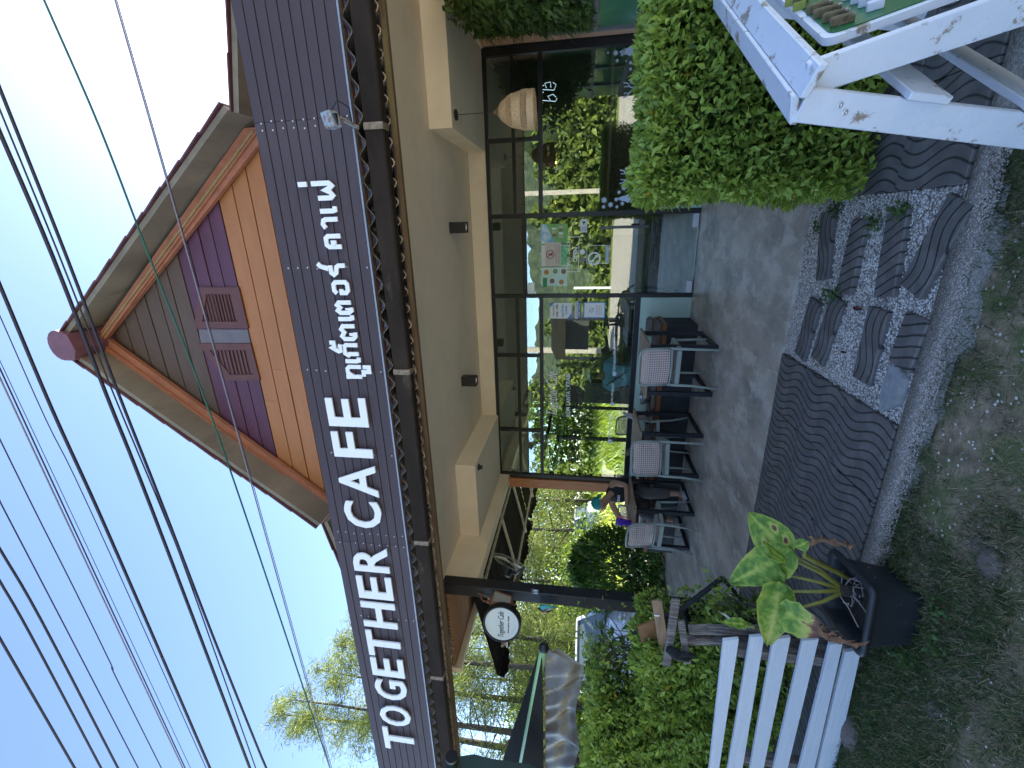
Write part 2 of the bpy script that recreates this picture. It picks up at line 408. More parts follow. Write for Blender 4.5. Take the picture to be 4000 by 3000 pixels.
def pave(name, x0, nxt, rows, sgn, rtot, lab):
    root = tag(thing(name, (x0, 2.2, 0), None, None), kind='structure')
    root['kind'] = 'structure'
    first = None
    for j in range(rows):
        for i in range(nxt):
            cx = sgn*(i+.5)*TL; cy = (j+.5)*TL
            if first is None:
                first = new_mesh('paver', paver_proto().v, paver_proto().f, pav, root, local=True); c = first
            else:
                c = first.copy(); COL.objects.link(c); c.parent = root
            c.location = (cx+random.uniform(-.002, .002), cy, random.uniform(-.004, .003)+.002); c.rotation_euler = (0, 0, random.choice([0, 0, math.pi])+random.uniform(-.006, .006))
pave('pavement', -.95, 7, 3, -1, 0, 'wave')
pave('pavement', .11, 6, 3, 1, 0, 'wave')
# gravel bed between them with half pavers laid as steps
gravb = mat('gravel_bed', (.4, .36, .32), .95, var=.5, scale=120, bump=1, bscale=160)
mb = MB(); mb.quad((-.95, 2.02, -.028), (.11, 2.02, -.028), (.11, 3.52, -.028), (-.95, 3.52, -.028)); o = mb.build('gravel_base', gravb, origin=(0, 0, 0)); o['kind'] = 'structure'
k = 26000
gx = RNG.uniform(-.95, .11, k); gy = RNG.uniform(2.05, 3.515, k)
k2 = 1500; gx = np.concatenate([gx, RNG.normal(-.5, 1.6, k2)]); gy = np.concatenate([gy, RNG.uniform(1.15, 2.0, k2)]); k3 = 6500; kx = RNG.uniform(-1.7, .3, k3); gx = np.concatenate([gx, kx]); gy = np.concatenate([gy, 2.10+RNG.normal(0, .035, k3).clip(-.06, .08)])
k2 += k3; s = RNG.uniform(.0035, .0085, k+k2); s[-k3:] *= .8; gz = np.concatenate([np.full(k, -.026), np.full(k2-k3, -.03), np.full(k3, -.0105)])+s*.3
gtop = np.concatenate([RNG.uniform(0, 1, k)**2*.006, np.zeros(k2)])
oct_ = np.array([(1, 0, 0), (0, 1, 0), (-1, 0, 0), (0, -1, 0), (0, 0, .7), (0, 0, -.7)])
rt = RNG.uniform(0, 6.28, k+k2); cr, sr = np.cos(rt), np.sin(rt); asp = RNG.uniform(.55, 1, k+k2)
ox = (oct_[None, :, 0]*asp[:, None]); oy = oct_[None, :, 1]*np.ones((k+k2, 1))
Vx = gx[:, None]+s[:, None]*(ox*cr[:, None]-oy*sr[:, None]); Vy = gy[:, None]+s[:, None]*(ox*sr[:, None]+oy*cr[:, None]); Vz = (gz+gtop)[:, None]+s[:, None]*oct_[None, :, 2]*.8
V = np.stack([Vx, Vy, Vz], -1).reshape(-1, 3); b = (np.arange(k+k2)*6).reshape(-1, 1)
F = np.concatenate([b+[0, 1, 4], b+[1, 2, 4], b+[2, 3, 4], b+[3, 0, 4]], 1).reshape(-1, 3)
pebm = bpy.data.materials.new('pebbles'); pebm.use_nodes = True; n = pebm.node_tree.nodes; l = pebm.node_tree.links
a = n.new('ShaderNodeAttribute'); a.attribute_name = 'tint'; c_ = n.new('ShaderNodeValToRGB'); e = c_.color_ramp.elements
e[0].color = (.26, .2, .17, 1); e[1].color = (.9, .86, .78, 1); x = e.new(.35); x.color = (.58, .5, .42, 1)
l.new(a.outputs['Fac'], c_.inputs[0]); l.new(c_.outputs[0], n['Principled BSDF'].inputs['Base Color']); n['Principled BSDF'].inputs['Roughness'].default_value = .8
o = new_mesh('gravel', V, F, pebm, tint=np.repeat(RNG.random(k+k2)*np.concatenate([np.ones(k), np.full(k2-k3, .7), np.full(k3, .42)]), 6), origin=(-.4, 2.8, -.03)); tag(o, 'pale pea gravel between the wave pavers and scattered over the soil', 'gravel', kind='stuff')
slabs = [[(.034, 3.337), (.047, 3.155), (-.356, 3.065), (-.385, 3.257)], [(-.009, 2.973), (-.009, 2.794), (-.41, 2.79), (-.428, 2.97)], [(.018, 2.664), (.022, 2.494), (-.37, 2.43), (-.4, 2.61)], [(.073, 2.277), (.042, 2.132), (-.345, 2.264), (-.32, 2.422)],
 [(-.497, 3.276), (-.51, 3.097), (-.909, 3.161), (-.908, 3.348)], [(-.449, 3.012), (-.455, 2.851), (-.872, 2.933), (-.863, 3.106)], [(-.449, 2.617), (-.442, 2.45), (-.826, 2.454), (-.857, 2.63)], [(-.431, 2.341), (-.432, 2.174), (-.674, 2.218), (-.686, 2.362)]]
slab_lab = ['half paver stepping stone nearest the hedge and the cement patio', 'second half paver from the patio on the hedge side of the gravel', 'third half paver from the patio on the hedge side of the gravel', 'slanting half paver at the grass end, on the hedge side of the gravel',
 'stepping stone at the patio edge next to the larger paving', 'second stepping stone from the patio beside the larger paving', 'third stepping stone from the patio beside the larger paving', 'short stepping stone by the grass next to the pale flat rock']
for q, lb in zip(slabs, slab_lab):
    P = np.array(q); c = P.mean(0); d = nrm(np.append((P[0]+P[1]-P[2]-P[3]), 0)); L = np.linalg.norm((P[0]+P[1]-P[2]-P[3])/2); wd = .16
    swap = random.random() < .5
    mb = MB(); mb.box((-wd/2, -L/2, -.045), (wd/2, L/2, 0), .006) if not swap else mb.box((-L/2, -wd/2, -.045), (L/2, wd/2, 0), .006)
    o = new_mesh('stepping_stone', mb.v, mb.f, pav, None, local=True)
    ang = math.atan2(d[1], d[0]); o.rotation_euler = (random.uniform(-.03, .03), random.uniform(-.03, .03), ang-(0 if swap else math.pi/2)); o.location = (c[0], c[1], .004)
    tag(o, lb, 'stepping stone', 'half pavers laid in the gravel')
# kerb strip of exposed aggregate in front of the paving
agg = mat('exposed_aggregate', (.27, .24, .20), .9, var=.45, scale=110, bump=1, bscale=120, col2=(.42, .38, .33), c2lo=.52, c2hi=.6, s2=85)
P = []; 
for i in range(160):
    x = -4.2+6.6*i/159; P.append((x, 2.19, 2.065+.03*math.sin(x*5)+.02*math.sin(x*17)+.012*math.sin(x*41)+(.03 if x < -1.3 else 0)-(.04 if -1.2 < x < 0 else 0)))
mb = MB()
mb.grid([[(p[0], p[2]-.01, -.06) for p in P], [(p[0], p[2], -.018) for p in P], [(p[0], (p[1]+p[2])/2, -.008) for p in P], [(p[0], p[1], -.006) for p in P], [(p[0], p[1]+.004, -.06) for p in P]])
o = mb.build('kerb', agg, origin=(0, 0, 0), smooth=True); o['kind'] = 'structure'
# flat pale rock
rk = mat('pale_rock', (.3, .3, .3), .85, var=.2, scale=20, bump=.5)
c = fl(3490, 1520); mb = MB(); pts = []
for j in range(9):
    t = 2*math.pi*j/9; pts.append((c[0]+.11*math.cos(t)*(1+.25*math.sin(3*t)), c[1]+.075*math.sin(t)*(1+.2*math.cos(2*t)), -.03))
mb.prism(pts, (0, 0, .045)); tag(mb.build('flat_rock', rk), 'pale flat rock lying where the gravel meets the grass', 'rock')
for q, r_, lb in (((3830, 2130), .05, 'small grey stone in the grass in front of the cafe'), ((3650, 2775), .05, 'round brown stone in the grass near the white fence'), ((3320, 2850), .13, 'brown earth covered rock beside the lowest white fence board'), ((3870, 2200), .07, 'flat brown stone half buried in the dry grass')):
    c = fl(*q, -.035); mb = MB(); mb.blob(c, (r_, r_*.8, r_*.35), 9, 6); tag(mb.build('stone', mat('brown_stone', (.16, .12, .10), .9, var=.3, scale=20, bump=.5), smooth=True), lb, 'stone')

# ================================================================== CAFE BUILDING
YW = 6.53
B = thing('cafe_building', (-1, YW, 0), 'single storey cafe with glass front under a steep brown and orange gable', 'building')
mint = mat('mint_wall', (.47, .60, .50), .7, var=.06, scale=2, bump=.1, col2=(.36, .53, .46), c2lo=.5, c2hi=.9)
gz = .70
mb = MB(); mb.box((-4.02, YW+.0, 0), (-.985, YW+.14, gz)); mb.build('low_wall', mint, B)
mb = MB(); mb.box((.165, YW+.0, 0), (2.12, YW+.14, gz)); mb.build('low_wall', mint, B)
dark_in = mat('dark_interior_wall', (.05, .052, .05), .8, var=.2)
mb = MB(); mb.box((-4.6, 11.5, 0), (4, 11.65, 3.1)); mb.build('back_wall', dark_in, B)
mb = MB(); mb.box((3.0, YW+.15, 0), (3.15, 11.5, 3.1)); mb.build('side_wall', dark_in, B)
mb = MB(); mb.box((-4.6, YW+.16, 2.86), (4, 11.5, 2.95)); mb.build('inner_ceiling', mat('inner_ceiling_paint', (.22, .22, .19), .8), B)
# glazed side wall of the room: mullions and panes on the yard side
mb = MB()
for y in (YW+.15, 8.1, 9.7, 11.42): mb.box((-4.04, y, 0), (-3.98, y+.06, 2.85))
for z in (.0, 2.1, 2.8): mb.box((-4.035, YW+.2, z), (-3.985, 11.4, z+.06))
mb.build('side_window_frame', black_frame, B)
mb = MB(); mb.quad((-4.01, YW+.2, .06), (-4.01, 11.4, .06), (-4.01, 11.4, 2.8), (-4.01, YW+.2, 2.8)); mb.build('side_pane', glassmat('clear_side_glass', (.9, .95, .92), .05), B)
# soffit, beam and bulkheads over the patio
ZS = 3.07
mb = MB()
mb.box((-3.95, 4.04, ZS), (4.0, YW-.04, ZS+.05)); mb.build('soffit', cream, B)
mb = MB(); mb.box((-4.12, 4.045, 2.65), (-3.95, 9.5, ZS+.12)); mb.build('side_beam', cream, B)
mb = MB(); mb.box((-3.947, YW-.04, 2.83), (4.0, YW+.05, ZS-.003)); mb.build('wall_beam', cream, B)
mb = MB(); mb.box((.95, 4.9, 2.826), (4.0, YW-.043, ZS-.004)); mb.build('bulkhead', cream, B)
mb = MB(); mb.box((-3.944, 4.87, 2.80), (-2.86, YW-.043, ZS-.004)); mb.build('bulkhead', cream, B)
# shopfront frame
yf0, yf1 = YW-.02, YW+.045
def vbar(x, z0, z1, w=.05, y0=yf0, y1=yf1): mb = MB(); mb.box((x-w/2, y0, z0), (x+w/2, y1, z1), .003); mb.build('mullion', black_frame, B)
def hbar(x0, x1, z, h=.05): mb = MB(); mb.box((x0, yf0+.003, z-h/2), (x1, yf1-.003, z+h/2), .003); mb.build('transom', black_frame, B)
vbar(-3.96, .70, 2.83, .07); vbar(-.957, 0, 2.83, .055); vbar(.14, 0, 2.83, .06); vbar(2.07, .70, 2.83, .10)
vbar(-3.12, 2.12, 2.80); vbar(-1.86, 2.12, 2.80); vbar(1.08, 2.12, 2.80)
hbar(-3.92, -.985, 2.095, .055); hbar(.17, 2.02, 2.095, .055); hbar(-3.92, -.985, 2.45, .045); hbar(.17, 2.02, 2.45, .045)
hbar(-3.92, 2.02, 2.805, .05); hbar(-.93, .11, 2.33, .06)
hbar(-3.92, -.985, .725, .075); hbar(.17, 2.02, .725, .075)
def pane(x0, x1, z0, z1):
    m2 = MB(); m2.box((x0, YW+.008, z0), (x1, YW+.016, z1)); return m2.build('pane', glass, B)
for xa, xb in ((-3.925, -3.145), (-3.095, -1.885), (-1.835, -.985)):
    pane(xa, xb, 2.1225, 2.4275); pane(xa, xb, 2.4725, 2.78)
for xa, xb in ((.17, 1.055), (1.105, 2.02)):
    pane(xa, xb, 2.1225, 2.4275); pane(xa, xb, 2.4725, 2.78)
pane(-3.925, -2.297, .762, 2.0675); pane(-2.293, -.985, .762, 2.0675); pane(.17, 2.02, .762, 2.0675); pane(-.93, .11, 2.36, 2.78)
# frameless glass door
D = bpy.data.objects.new('door', None); COL.objects.link(D); D.parent = B; D.location = (-.41+1, 0, 0)
m2 = MB(); m2.box((-.925, YW+.006, .012), (.105, YW+.018, 2.295)); m2.build('door_pane', glass, D)
alu = mat('brushed_aluminium', (.62, .64, .68), .35, metal=.7, var=.05)
for x0, x1 in ((-.925, -.76), (-.07, .105)):
    m2 = MB(); m2.box((x0, YW-.006, .014), (x1, YW+.026, .09), .004); m2.build('patch_fitting', alu, D)
m2 = MB(); m2.box((-.925, YW-.006, 2.19), (-.77, YW+.026, 2.29), .004); m2.build('patch_fitting', alu, D)
m2 = MB(); m2.tube([(-.02, YW-.012, .78), (-.02, YW-.012, .87)], .02, 10); m2.build('lock', black_frame, D)
m2 = MB(); hx = aY(2400, 888, YW-.06)[0]
m2.box((hx-.018, YW-.075, .66), (hx+.018, YW-.04, 1.28), .004); m2.box((hx-.014, YW-.041, .70), (hx+.014, YW+.004, .735)); m2.box((hx-.014, YW-.041, 1.2), (hx+.014, YW+.004, 1.235)); m2.build('handle', mat('grey_handle', (.09, .1, .11), .35, metal=.6), D)
# timber corner post
woodc = mat('orange_brown_timber', (.40, .155, .055), .5, var=.2, scale=3, stretch=(12, 12, 1), bump=.15)
mb = MB(); mb.box((-4.17, YW-.05, .0), (-4.0, YW+.12, 2.83), .006); mb.build('timber_post', woodc, B)
# side wall of the neighbour unit on the right
pink = mat('peach_wall', (.58, .34, .24), .75, var=.06, scale=2, bump=.1)
grey_trim = mat('grey_trim', (.2, .2, .19), .6)
mb = MB(); XR = 2.12
mb.box((XR, 3.8, 2.05), (XR+.15, YW-.045, 2.8)); mb.box((XR, 6.26, .97), (XR+.15, YW-.045, 2.05)); mb.box((XR, 3.8, .0), (XR+.15, YW-.045, .97)); mb.build('neighbour_wall', pink, B)
mb = MB(); mb.box((XR-.004, 3.8, 0), (XR-.001, YW-.3, .93)); mb.build('neighbour_dado', mat('dark_green_dado', (.03, .06, .05), .6), B)
mb = MB(); mb.box((XR-.02, 3.8, 2.80), (XR+.15, YW-.05, 2.822)); mb.build('cream_trim', mat('cream_trim', (.7, .6, .42), .6), B)
mb = MB()
for z in (.955, 1.435, 2.03): mb.box((XR-.02, 3.85, z-.03), (XR+.03, 6.3, z+.03))
for y in (6.24, 5.45, 4.6): mb.box((XR-.022, y, .99), (XR+.032, y+.05, 2.0))
mb.build('neighbour_window_frame', grey_trim, B)
gg = mat('green_film_glass', (.08, .24, .13), .15, var=.25, scale=2, spec=.6)
for z0, z1 in ((.99, 1.4), (1.47, 2.0)):
    mb = MB(); mb.box((XR+.004, 3.9, z0), (XR+.012, 6.23, z1)); mb.build('neighbour_pane', gg, B)

# ------------------------------------------------------------------ lean-to roof, gutter
rust = mat('dark_gutter', (.026, .018, .013), .85, spec=.2, var=.4, scale=5, stretch=(.4, 1, 1), col2=(.11, .085, .06), c2lo=.6, c2hi=.75, s2=6)
XL, XRR = -6.6, 3.2
mb = MB()
gy0, gy1, gzt, gzb = 2.99, 3.065, 2.873, 2.752
prof = [(gy1, gzt), (gy1, gzb), (gy0+.01, gzb), (gy0, gzb+.01), (gy0-.004, gzt), (gy0+.012, gzt), (gy0+.012, gzb+.012), (gy1-.006, gzb+.012)]
mb.prism([(XL, y, z) for y, z in prof], (XRR-XL, 0, 0)); mb.build('gutter', rust, B)
for px in ((1448, 1450), (1560, 2115), (1440, 490), (1620, 2640)):
    x = aY(px[0]+60, px[1], 3.0)[0]; mb = MB(); mb.box((x-.02, gy0-.009, gzb-.004), (x+.02, gy1+.003, gzt+.004)); mb.build('gutter_strap', mat('rusty_strap', (.2, .15, .1), .7, var=.4, scale=30), B)
# corrugated roofing sheets: rows of waves sloping down to the gutter
corr = mat('old_corrugated_sheet', (.26, .26, .25), .75, var=.35, scale=7, col2=(.34, .34, .33), c2lo=.5, c2hi=.7, s2=9, bump=.3)
def corrugated(name, x0, x1, yA, zA, yB, zB, pitch, amp, mt, parent, th=.007, stuff=False):
    n_ = int((x1-x0)/pitch*8); xs = np.linspace(x0, x1, n_+1); w = amp*np.cos((xs-x0)/pitch*2*math.pi)
    m3 = MB()
    m3.grid([[(x, y, z+a) for x, a in zip(xs, w)] for y, z in ((yA, zA), (yB, zB))])
    m3.grid([[(x, y, z+a-th) for x, a in zip(xs, w)] for y, z in ((yB, zB), (yA, zA))])
    m3.grid([[(x, yA, zA+a-t_) for x, a in zip(xs, w)] for t_ in (th, 0)])
    return m3.build(name, mt, parent, smooth=False)
x = XL
while x < XRR-.1:
    corrugated('roof_sheet', x, min(x+.9, XRR), 3.05, 2.935+random.uniform(-.002, .002), 3.9, 3.28, .15, .024, corr, B); x += .902
# mortar-filled wave ends seen under the gutter, fascia timber, lower sheets
x = XL; amp = .02
corrugated('eave_flashing', XL, XRR, 3.085, 2.766, 3.45, 2.93, .12, .022, mat('mortared_sheet_end', (.55, .45, .37), .8, var=.25, scale=10, col2=(.12, .1, .09), c2lo=.5, c2hi=.62, s2=7), B)
mb = MB(); mb.box((XL, 3.2, 2.745), (XRR, 3.24, 2.785)); mb.build('fascia_board', mat('brown_weathered_fascia', (.13, .09, .055), .8, var=.4, scale=6, stretch=(.3, 4, 4), col2=(.24, .21, .10), c2lo=.58, c2hi=.7, s2=2), B)
mb = MB(); mb.prism([(XL, 3.242, 2.75), (XL, 3.242, 2.80), (XL, 4.036, 3.13), (XL, 4.036, 3.075)], (XRR-XL, 0, 0)); mb.build('sloping_soffit', cream, B)
mb = MB(); mb.box((XL, 3.135, 2.985), (XRR, 3.155, 3.15)); mb.build('orange_fascia', mat('faded_orange_fascia', (.42, .16, .08), .7, var=.2), B)
# ------------------------------------------------------------------ long name board over the eave
YB = 2.95
bt = aY(1188, 1500, YB)[2]; bb = aY(1505, 1500, YB)[2]; XBL, XBR = -6.4, 3.1
SG = thing('name_board', (-1.5, YB, bb), 'long dark plank board with white raised cafe lettering above the gutter', 'sign')
plk = mat('slate_fibre_cement_plank', (.058, .040, .046), .65, var=.1, scale=2, stretch=(.5, 3, 3), bump=.1, col2=(.075, .055, .06), c2lo=.5, c2hi=.8, s2=2)
NP = 9; ph = (bt-bb)/NP
seams = [XBL, -5.78, aY(1322, 2113, YB)[0], aY(1005, 480, YB)[0], XBR]
for i in range(NP):
    for a_, b_ in zip(seams[:-1], seams[1:]):
        mb = MB(); yo = random.uniform(-.0008, .0008)
        mb.prism([(a_+.0015, YB+yo, bb+i*ph+.0025), (a_+.0015, YB+.012, bb+i*ph+.0025), (a_+.0015, YB+.012, bb+(i+1)*ph-.0025), (a_+.0015, YB+.003+yo, bb+(i+1)*ph-.0025)][::-1], (b_-a_-.003, 0, 0))
        mb.build('plank', plk, SG)
mb = MB(); mb.box((XBL, YB+.0125, bb), (XBR, YB+.03, bt)); mb.build('backing_board', mat('dark_backing', (.02, .018, .022), .8), SG)  # even near-black board behind the plank joints
alk = mat('aluminium_edge', (.3, .3, .31), .4, metal=.5)
mb = MB(); mb.box((XBL, YB-.004, bb-.014), (XBR, YB+.03, bb-.002)); mb.build('edge_strip', alk, SG)
mb = MB()
for xx in np.arange(XBL+.3, XBR, .4): mb.box((xx, YB+.031, bb), (xx+.04, YB+.07, bt-.02))
for zz in (bb+.1, bt-.15): mb.box((XBL, YB+.071, zz), (XBR, YB+.11, zz+.04))
mb.build('rear_battens', mat('galvanised_batten', (.3, .3, .32), .5, metal=.5), SG)
mb = MB()
for py, x0 in ((470, 1000), (500, 1000), (1045, 1125), (1450, 1205), (1775, 1270), (2090, 1330), (2130, 1335), (2420, 1400)):
    X = aY(x0+160, py, YB)[0]
    for i in range(NP):
        if random.random() < .85: mb.lathe((X+random.uniform(-.006, .006), YB-.0015, bb+(i+.3)*ph), [(.006, 0), (.0045, -.002), (0.0005, -.0025)], 6, (0, 1, 0))
mb.build('screw_heads', mat('pale_filler', (.6, .6, .62), .6), SG, kind='stuff')
letm = mat('white_acrylic_letter', (.84, .85, .87), .3, var=.02)
base = ((1620, 2866), (1442, 1608)); top = ((1505, 2866), (1288, 1608))
def zline(pts, py):
    f = (py-pts[0][1])/(pts[1][1]-pts[0][1]); return aY(pts[0][0]+(pts[1][0]-pts[0][0])*f, py, YB)[2]
for ch, ya, yb in (('T', 2907, 2826), ('O', 2832, 2738), ('G', 2732, 2639), ('E', 2642, 2555), ('T', 2545, 2449), ('H', 2452, 2341), ('E', 2341, 2241), ('R', 2235, 2127), ('C', 2063, 1952), ('A', 1940, 1811), ('F', 1787, 1683), ('E', 1666, 1550)):
    mid = (ya+yb)/2; isT = ch == 'T'; sk = 0 if isT else abs((3000-mid)-1860)/10300*(zline and 150)*.5; sk = max(0, sk-1) if not isT else 1; ya -= sk; yb += sk; za, zb = zline(base, mid), zline(top, mid); cx = (aY(1500, ya, YB)[0], aY(1500, yb, YB)[0])
    xa = aY(zl := (top[0][0]+(mid-top[0][1])*(top[1][0]-top[0][0])/(top[1][1]-top[0][1])+8) if isT else 1450+.06*(mid-1500)+30, ya, YB)[0]; xb = aY(zl, yb, YB)[0]
    text_obj(ch, 'letter', SG, letm, xa, xb, za, zb, YB-.024, depth=.014, bold=.02)
# loopless Thai lettering drawn as strokes; each glyph in a unit box (0..1 wide, 0..1 high)
TH = {
 'tho': [[(0, .98), (.16, .98), (.16, .02)], [(.17, .62), (.42, .98), (.72, .98), (.86, .84), (.86, .02)]],
 'uu': [[(0, .9), (.5, .9), (.5, .1), (1, .1), (1, .9)]],
 'e': [[(.3, 1), (.3, .22), (.42, .06), (.95, .06)]],
 'ko': [[(.14, 0), (.14, .62), (.02, .72), (.2, .94), (.7, .94), (.86, .8), (.86, 0)]],
 'taikhu': [[(.9, .95), (.9, .62), (.5, .62), (.42, .78), (.25, .55), (.1, .3), (.2, .06), (.55, .06), (.6, .3)]],
 'to': [[(.5, .02), (.28, .02), (.12, .22), (.12, .78), (.28, .94), (.5, .76), (.68, .94), (.86, .8), (.86, 0)], [(.3, .30), (.46, .30)]],
 'o': [[(.1, .8), (.3, .95), (.72, .95), (.88, .8), (.88, .18), (.72, .05), (.3, .05), (.14, .18), (.14, .48), (.4, .48)]],
 'ro': [[(.9, .95), (.3, .95), (.14, .8), (.3, .62), (.74, .56), (.86, .42), (.86, .0)]],
 'thanthakhat': [[(.95, .95), (.5, .7), (.2, .2), (.6, .15)]],
 'kho': [[(.44, .30), (.44, .52), (.16, .52), (.16, .0)], [(.16, .53), (.16, .80), (.3, .95), (.74, .95), (.88, .8), (.88, 0)]],
 'aa': [[(.05, .82), (.4, .96), (.7, .9), (.8, .75), (.8, 0)]],
 'fo': [[(.1, .98), (.1, .2), (.22, .05), (.4, .2), (.5, .5), (.6, .2), (.72, .05), (.86, .2), (.86, 1.28)]],
 'maiek': [[(.5, 1), (.5, 0)]]}
tb = ((1419, 1450), (1310, 755)); tt = ((1364, 1450), (1247, 755))
def thz(f, mid): a = zline(tb, mid); b = zline(tt, mid); return a+(b-a)*f
for g_, ya, yb, f0, f1 in (('tho', 1476, 1422, 0, 1), ('uu', 1466, 1430, -.6, -.08), ('e', 1414, 1392, 0, 1), ('ko', 1386, 1338, 0, 1), ('taikhu', 1374, 1332, 1.1, 1.95), ('to', 1329, 1262, 0, 1), ('e', 1250, 1228, 0, 1), ('to', 1226, 1172, 0, 1), ('o', 1150, 1094, 0, 1), ('ro', 1078, 1030, 0, 1), ('thanthakhat', 1051, 1026, 1.1, 1.8),
   ('kho', 973, 915, 0, 1), ('aa', 893, 848, 0, 1), ('e', 833, 806, 0, 1), ('fo', 782, 706, 0, 1), ('maiek', 728, 708, 1.55, 2.1)):
    mid = (ya+yb)/2; z0, z1 = thz(f0, mid), thz(f1, mid); xa = aY(1390-(1450-mid)*.16, ya, YB)[0]; xb = aY(1390-(1450-mid)*.16, yb, YB)[0]
    mb = MB(); off = 0
    for st in TH[g_]: ribbon(mb, [(xa+(xb-xa)*u, z0+(z1-z0)*v) for u, v in st], .030, YB-.016+off, .012); off += .003
    mb.build('thai_letter', letm, SG)
# rusted floodlight arm
FLt = thing('floodlight', aY(1385, 490, YB-.15), 'small rusty metal floodlight on an arm at the plank seam of the name board', 'floodlight')
p = aY(1270, 465, YB-.22); q = aY(1400, 500, YB-.03)
rusty = mat('rusty_blue_grey_metal', (.28, .33, .38), .6, var=.3, scale=30, col2=(.22, .09, .03), c2lo=.5, c2hi=.6, s2=40)
mb = MB(); mb.obox(p+np.array((0, .03, -.02)), (.085, 0, .02), (0, .05, -.03), (-.01, .02, .07), .006); mb.build('lamp_head', rusty, FLt)
mb = MB(); mb.bar(p+np.array((.02, .03, -.05)), q, .022, .015, bev=.002); mb.build('arm', rusty, FLt)
mb = MB(); mb.bar(p+np.array((.03, .02, -.05)), p+np.array((-.03, .03, -.055)), .03, .02); mb.build('bracket', black_steel, FLt)
mb = MB(); mb.tube([p+np.array((.05, .02, -.04)), p+np.array((.09, .0, -.09)), p+np.array((.06, .05, -.13)), q+np.array((0, -.01, .03))], .004, 5); mb.build('cable', black_steel, FLt)

# ------------------------------------------------------------------ steep gable behind the board
YF, YG, YP = 4.0, 4.28, 4.40      # roof edge, barge boards, plank wall
def G(px, py, Y=YF): return aY(px, py, Y)
brown_sof = mat('stained_roof_underside', (.21, .175, .13), .8, var=.3, scale=5, stretch=(1, .3, 1), col2=(.10, .085, .06), c2lo=.5, c2hi=.75, s2=2.5, bump=.2)
maroon = mat('maroon_roof_tile', (.12, .045, .05), .6, var=.2, scale=10)
apex = G(238, 1345); aR = G(890, 430); aL = G(1250, 2045)
apex = np.array([(aR[0]+aL[0])/2*.0+apex[0], YF, apex[2]])
YBK = 11.5
def roofslab(a, b, name, dy=0.0):
    a = np.array(a); b = np.array(b); d = nrm(b-a); nn = np.cross(d, (0, 1, 0)); nn = nn if nn[2] > 0 else -nn
    m3 = MB(); m3.prism([a, b, b+nn*.05, a+nn*.05], (0, YBK-YF, 0)); m3.build(name, brown_sof, B)
    # tiles on the slope: rows seen as small steps on the verge
    L = np.linalg.norm(b-a); k = int(L/.33)
    for i in range(k):
        p0 = a+d*(L*i/k); p1 = a+d*(L*(i+1)/k)
        m4 = MB(); m4.prism([p0+nn*.052, p1+nn*.064, p1+nn*.078, p0+nn*.066], (0, YBK-YF+.04, 0)); o = m4.build('roof_tile_row', maroon, B)
        o.location.y -= .03
mb = MB(); mb.box((-5.6, 3.95, 3.30), (4.2, 11.8, 3.36)); mb.build('light_block_deck', dark_in, B)  # unseen deck added to block sky light leaking in behind the soffit
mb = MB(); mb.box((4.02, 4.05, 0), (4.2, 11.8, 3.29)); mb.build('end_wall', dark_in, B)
roofslab(apex, aR, 'roof_slope'); roofslab(apex, aL, 'roof_slope')
sR = G(878, 0); sR = aR+(sR-aR)*1.6; sL = G(1350, 2270); sL = aL+(sL-aL)*2.6
roofslab(aR+np.array((-.03, 0, -.10)), sR+np.array((0, 0, -.10)), 'roof_skirt'); roofslab(aL+np.array((.03, 0, -.10)), sL+np.array((0, 0, -.10)), 'roof_skirt')
# ridge cap end
rc = G(228, 1350, YF-.06); mb = MB(); pts = []
for j in range(10):
    t = math.pi*j/9; pts.append(rc+np.array((.17*math.cos(t), 0, -.02+.15*math.sin(t)-(.0 if 0 < j < 9 else 0))))
pts += [rc+np.array((-.17, 0, -.14)), rc+np.array((-.05, 0, -.2)), rc+np.array((.12, 0, -.16))]
mb.prism(pts, (0, .5, 0)); mb.build('ridge_cap', mat('plum_ridge_cap', (.16, .07, .09), .6, var=.15, scale=10), B)
# barge boards: upper board and recessed lower one, each side
redb = mat('terracotta_board', (.36, .135, .07), .6, var=.16, scale=3, stretch=(2, 2, 2), col2=(.24, .09, .05), c2lo=.55, c2hi=.75, s2=5, bump=.15)
def slab4(pts, name, mt, th, Y, parent=B):
    P = [G(x, y, Y) for x, y in pts]
    m3 = MB(); m3.prism(P, (0, th, 0)); return m3.build(name, mt, parent)
slab4([(345, 1362), (952, 500), (1005, 497), (1000, 520), (398, 1342)], 'barge_board', redb, .05, YG)
slab4([(398, 1342), (1000, 520), (1012, 560), (416, 1322)], 'barge_trim', redb, .05, YG+.03)
slab4([(345, 1362), (398, 1342), (1285, 1985), (1310, 2085), (1250, 2045), (1030, 1895), (362, 1365)], 'barge_board', redb, .05, YG)
slab4([(398, 1342), (416, 1322), (1290, 1955), (1285, 1985)], 'barge_trim', redb, .05, YG+.03)
for a_, b_ in (((372, 1350), (990, 510)), ((392, 1366), (1250, 1990))):
    p = G(*a_, YG-.012); q = G(*b_, YG-.012); mb = MB(); mb.bar(p, q, .018, .018); mb.build('barge_bead', mat('ochre_bead', (.30, .2, .08), .6, var=.2), B)
# horizontal gable planks: brown top, purple middle, orange bottom
brn = mat('brown_grey_plank', (.10, .062, .042), .6, var=.2, scale=2, stretch=(.6, 3, 3), bump=.1)
pur = mat('purple_plank', (.10, .036, .06), .5, var=.2, scale=2, stretch=(.6, 3, 3), bump=.1)
orn = mat('orange_plank', (.38, .15, .05), .5, var=.14, scale=2, stretch=(.6, 3, 3), bump=.1)
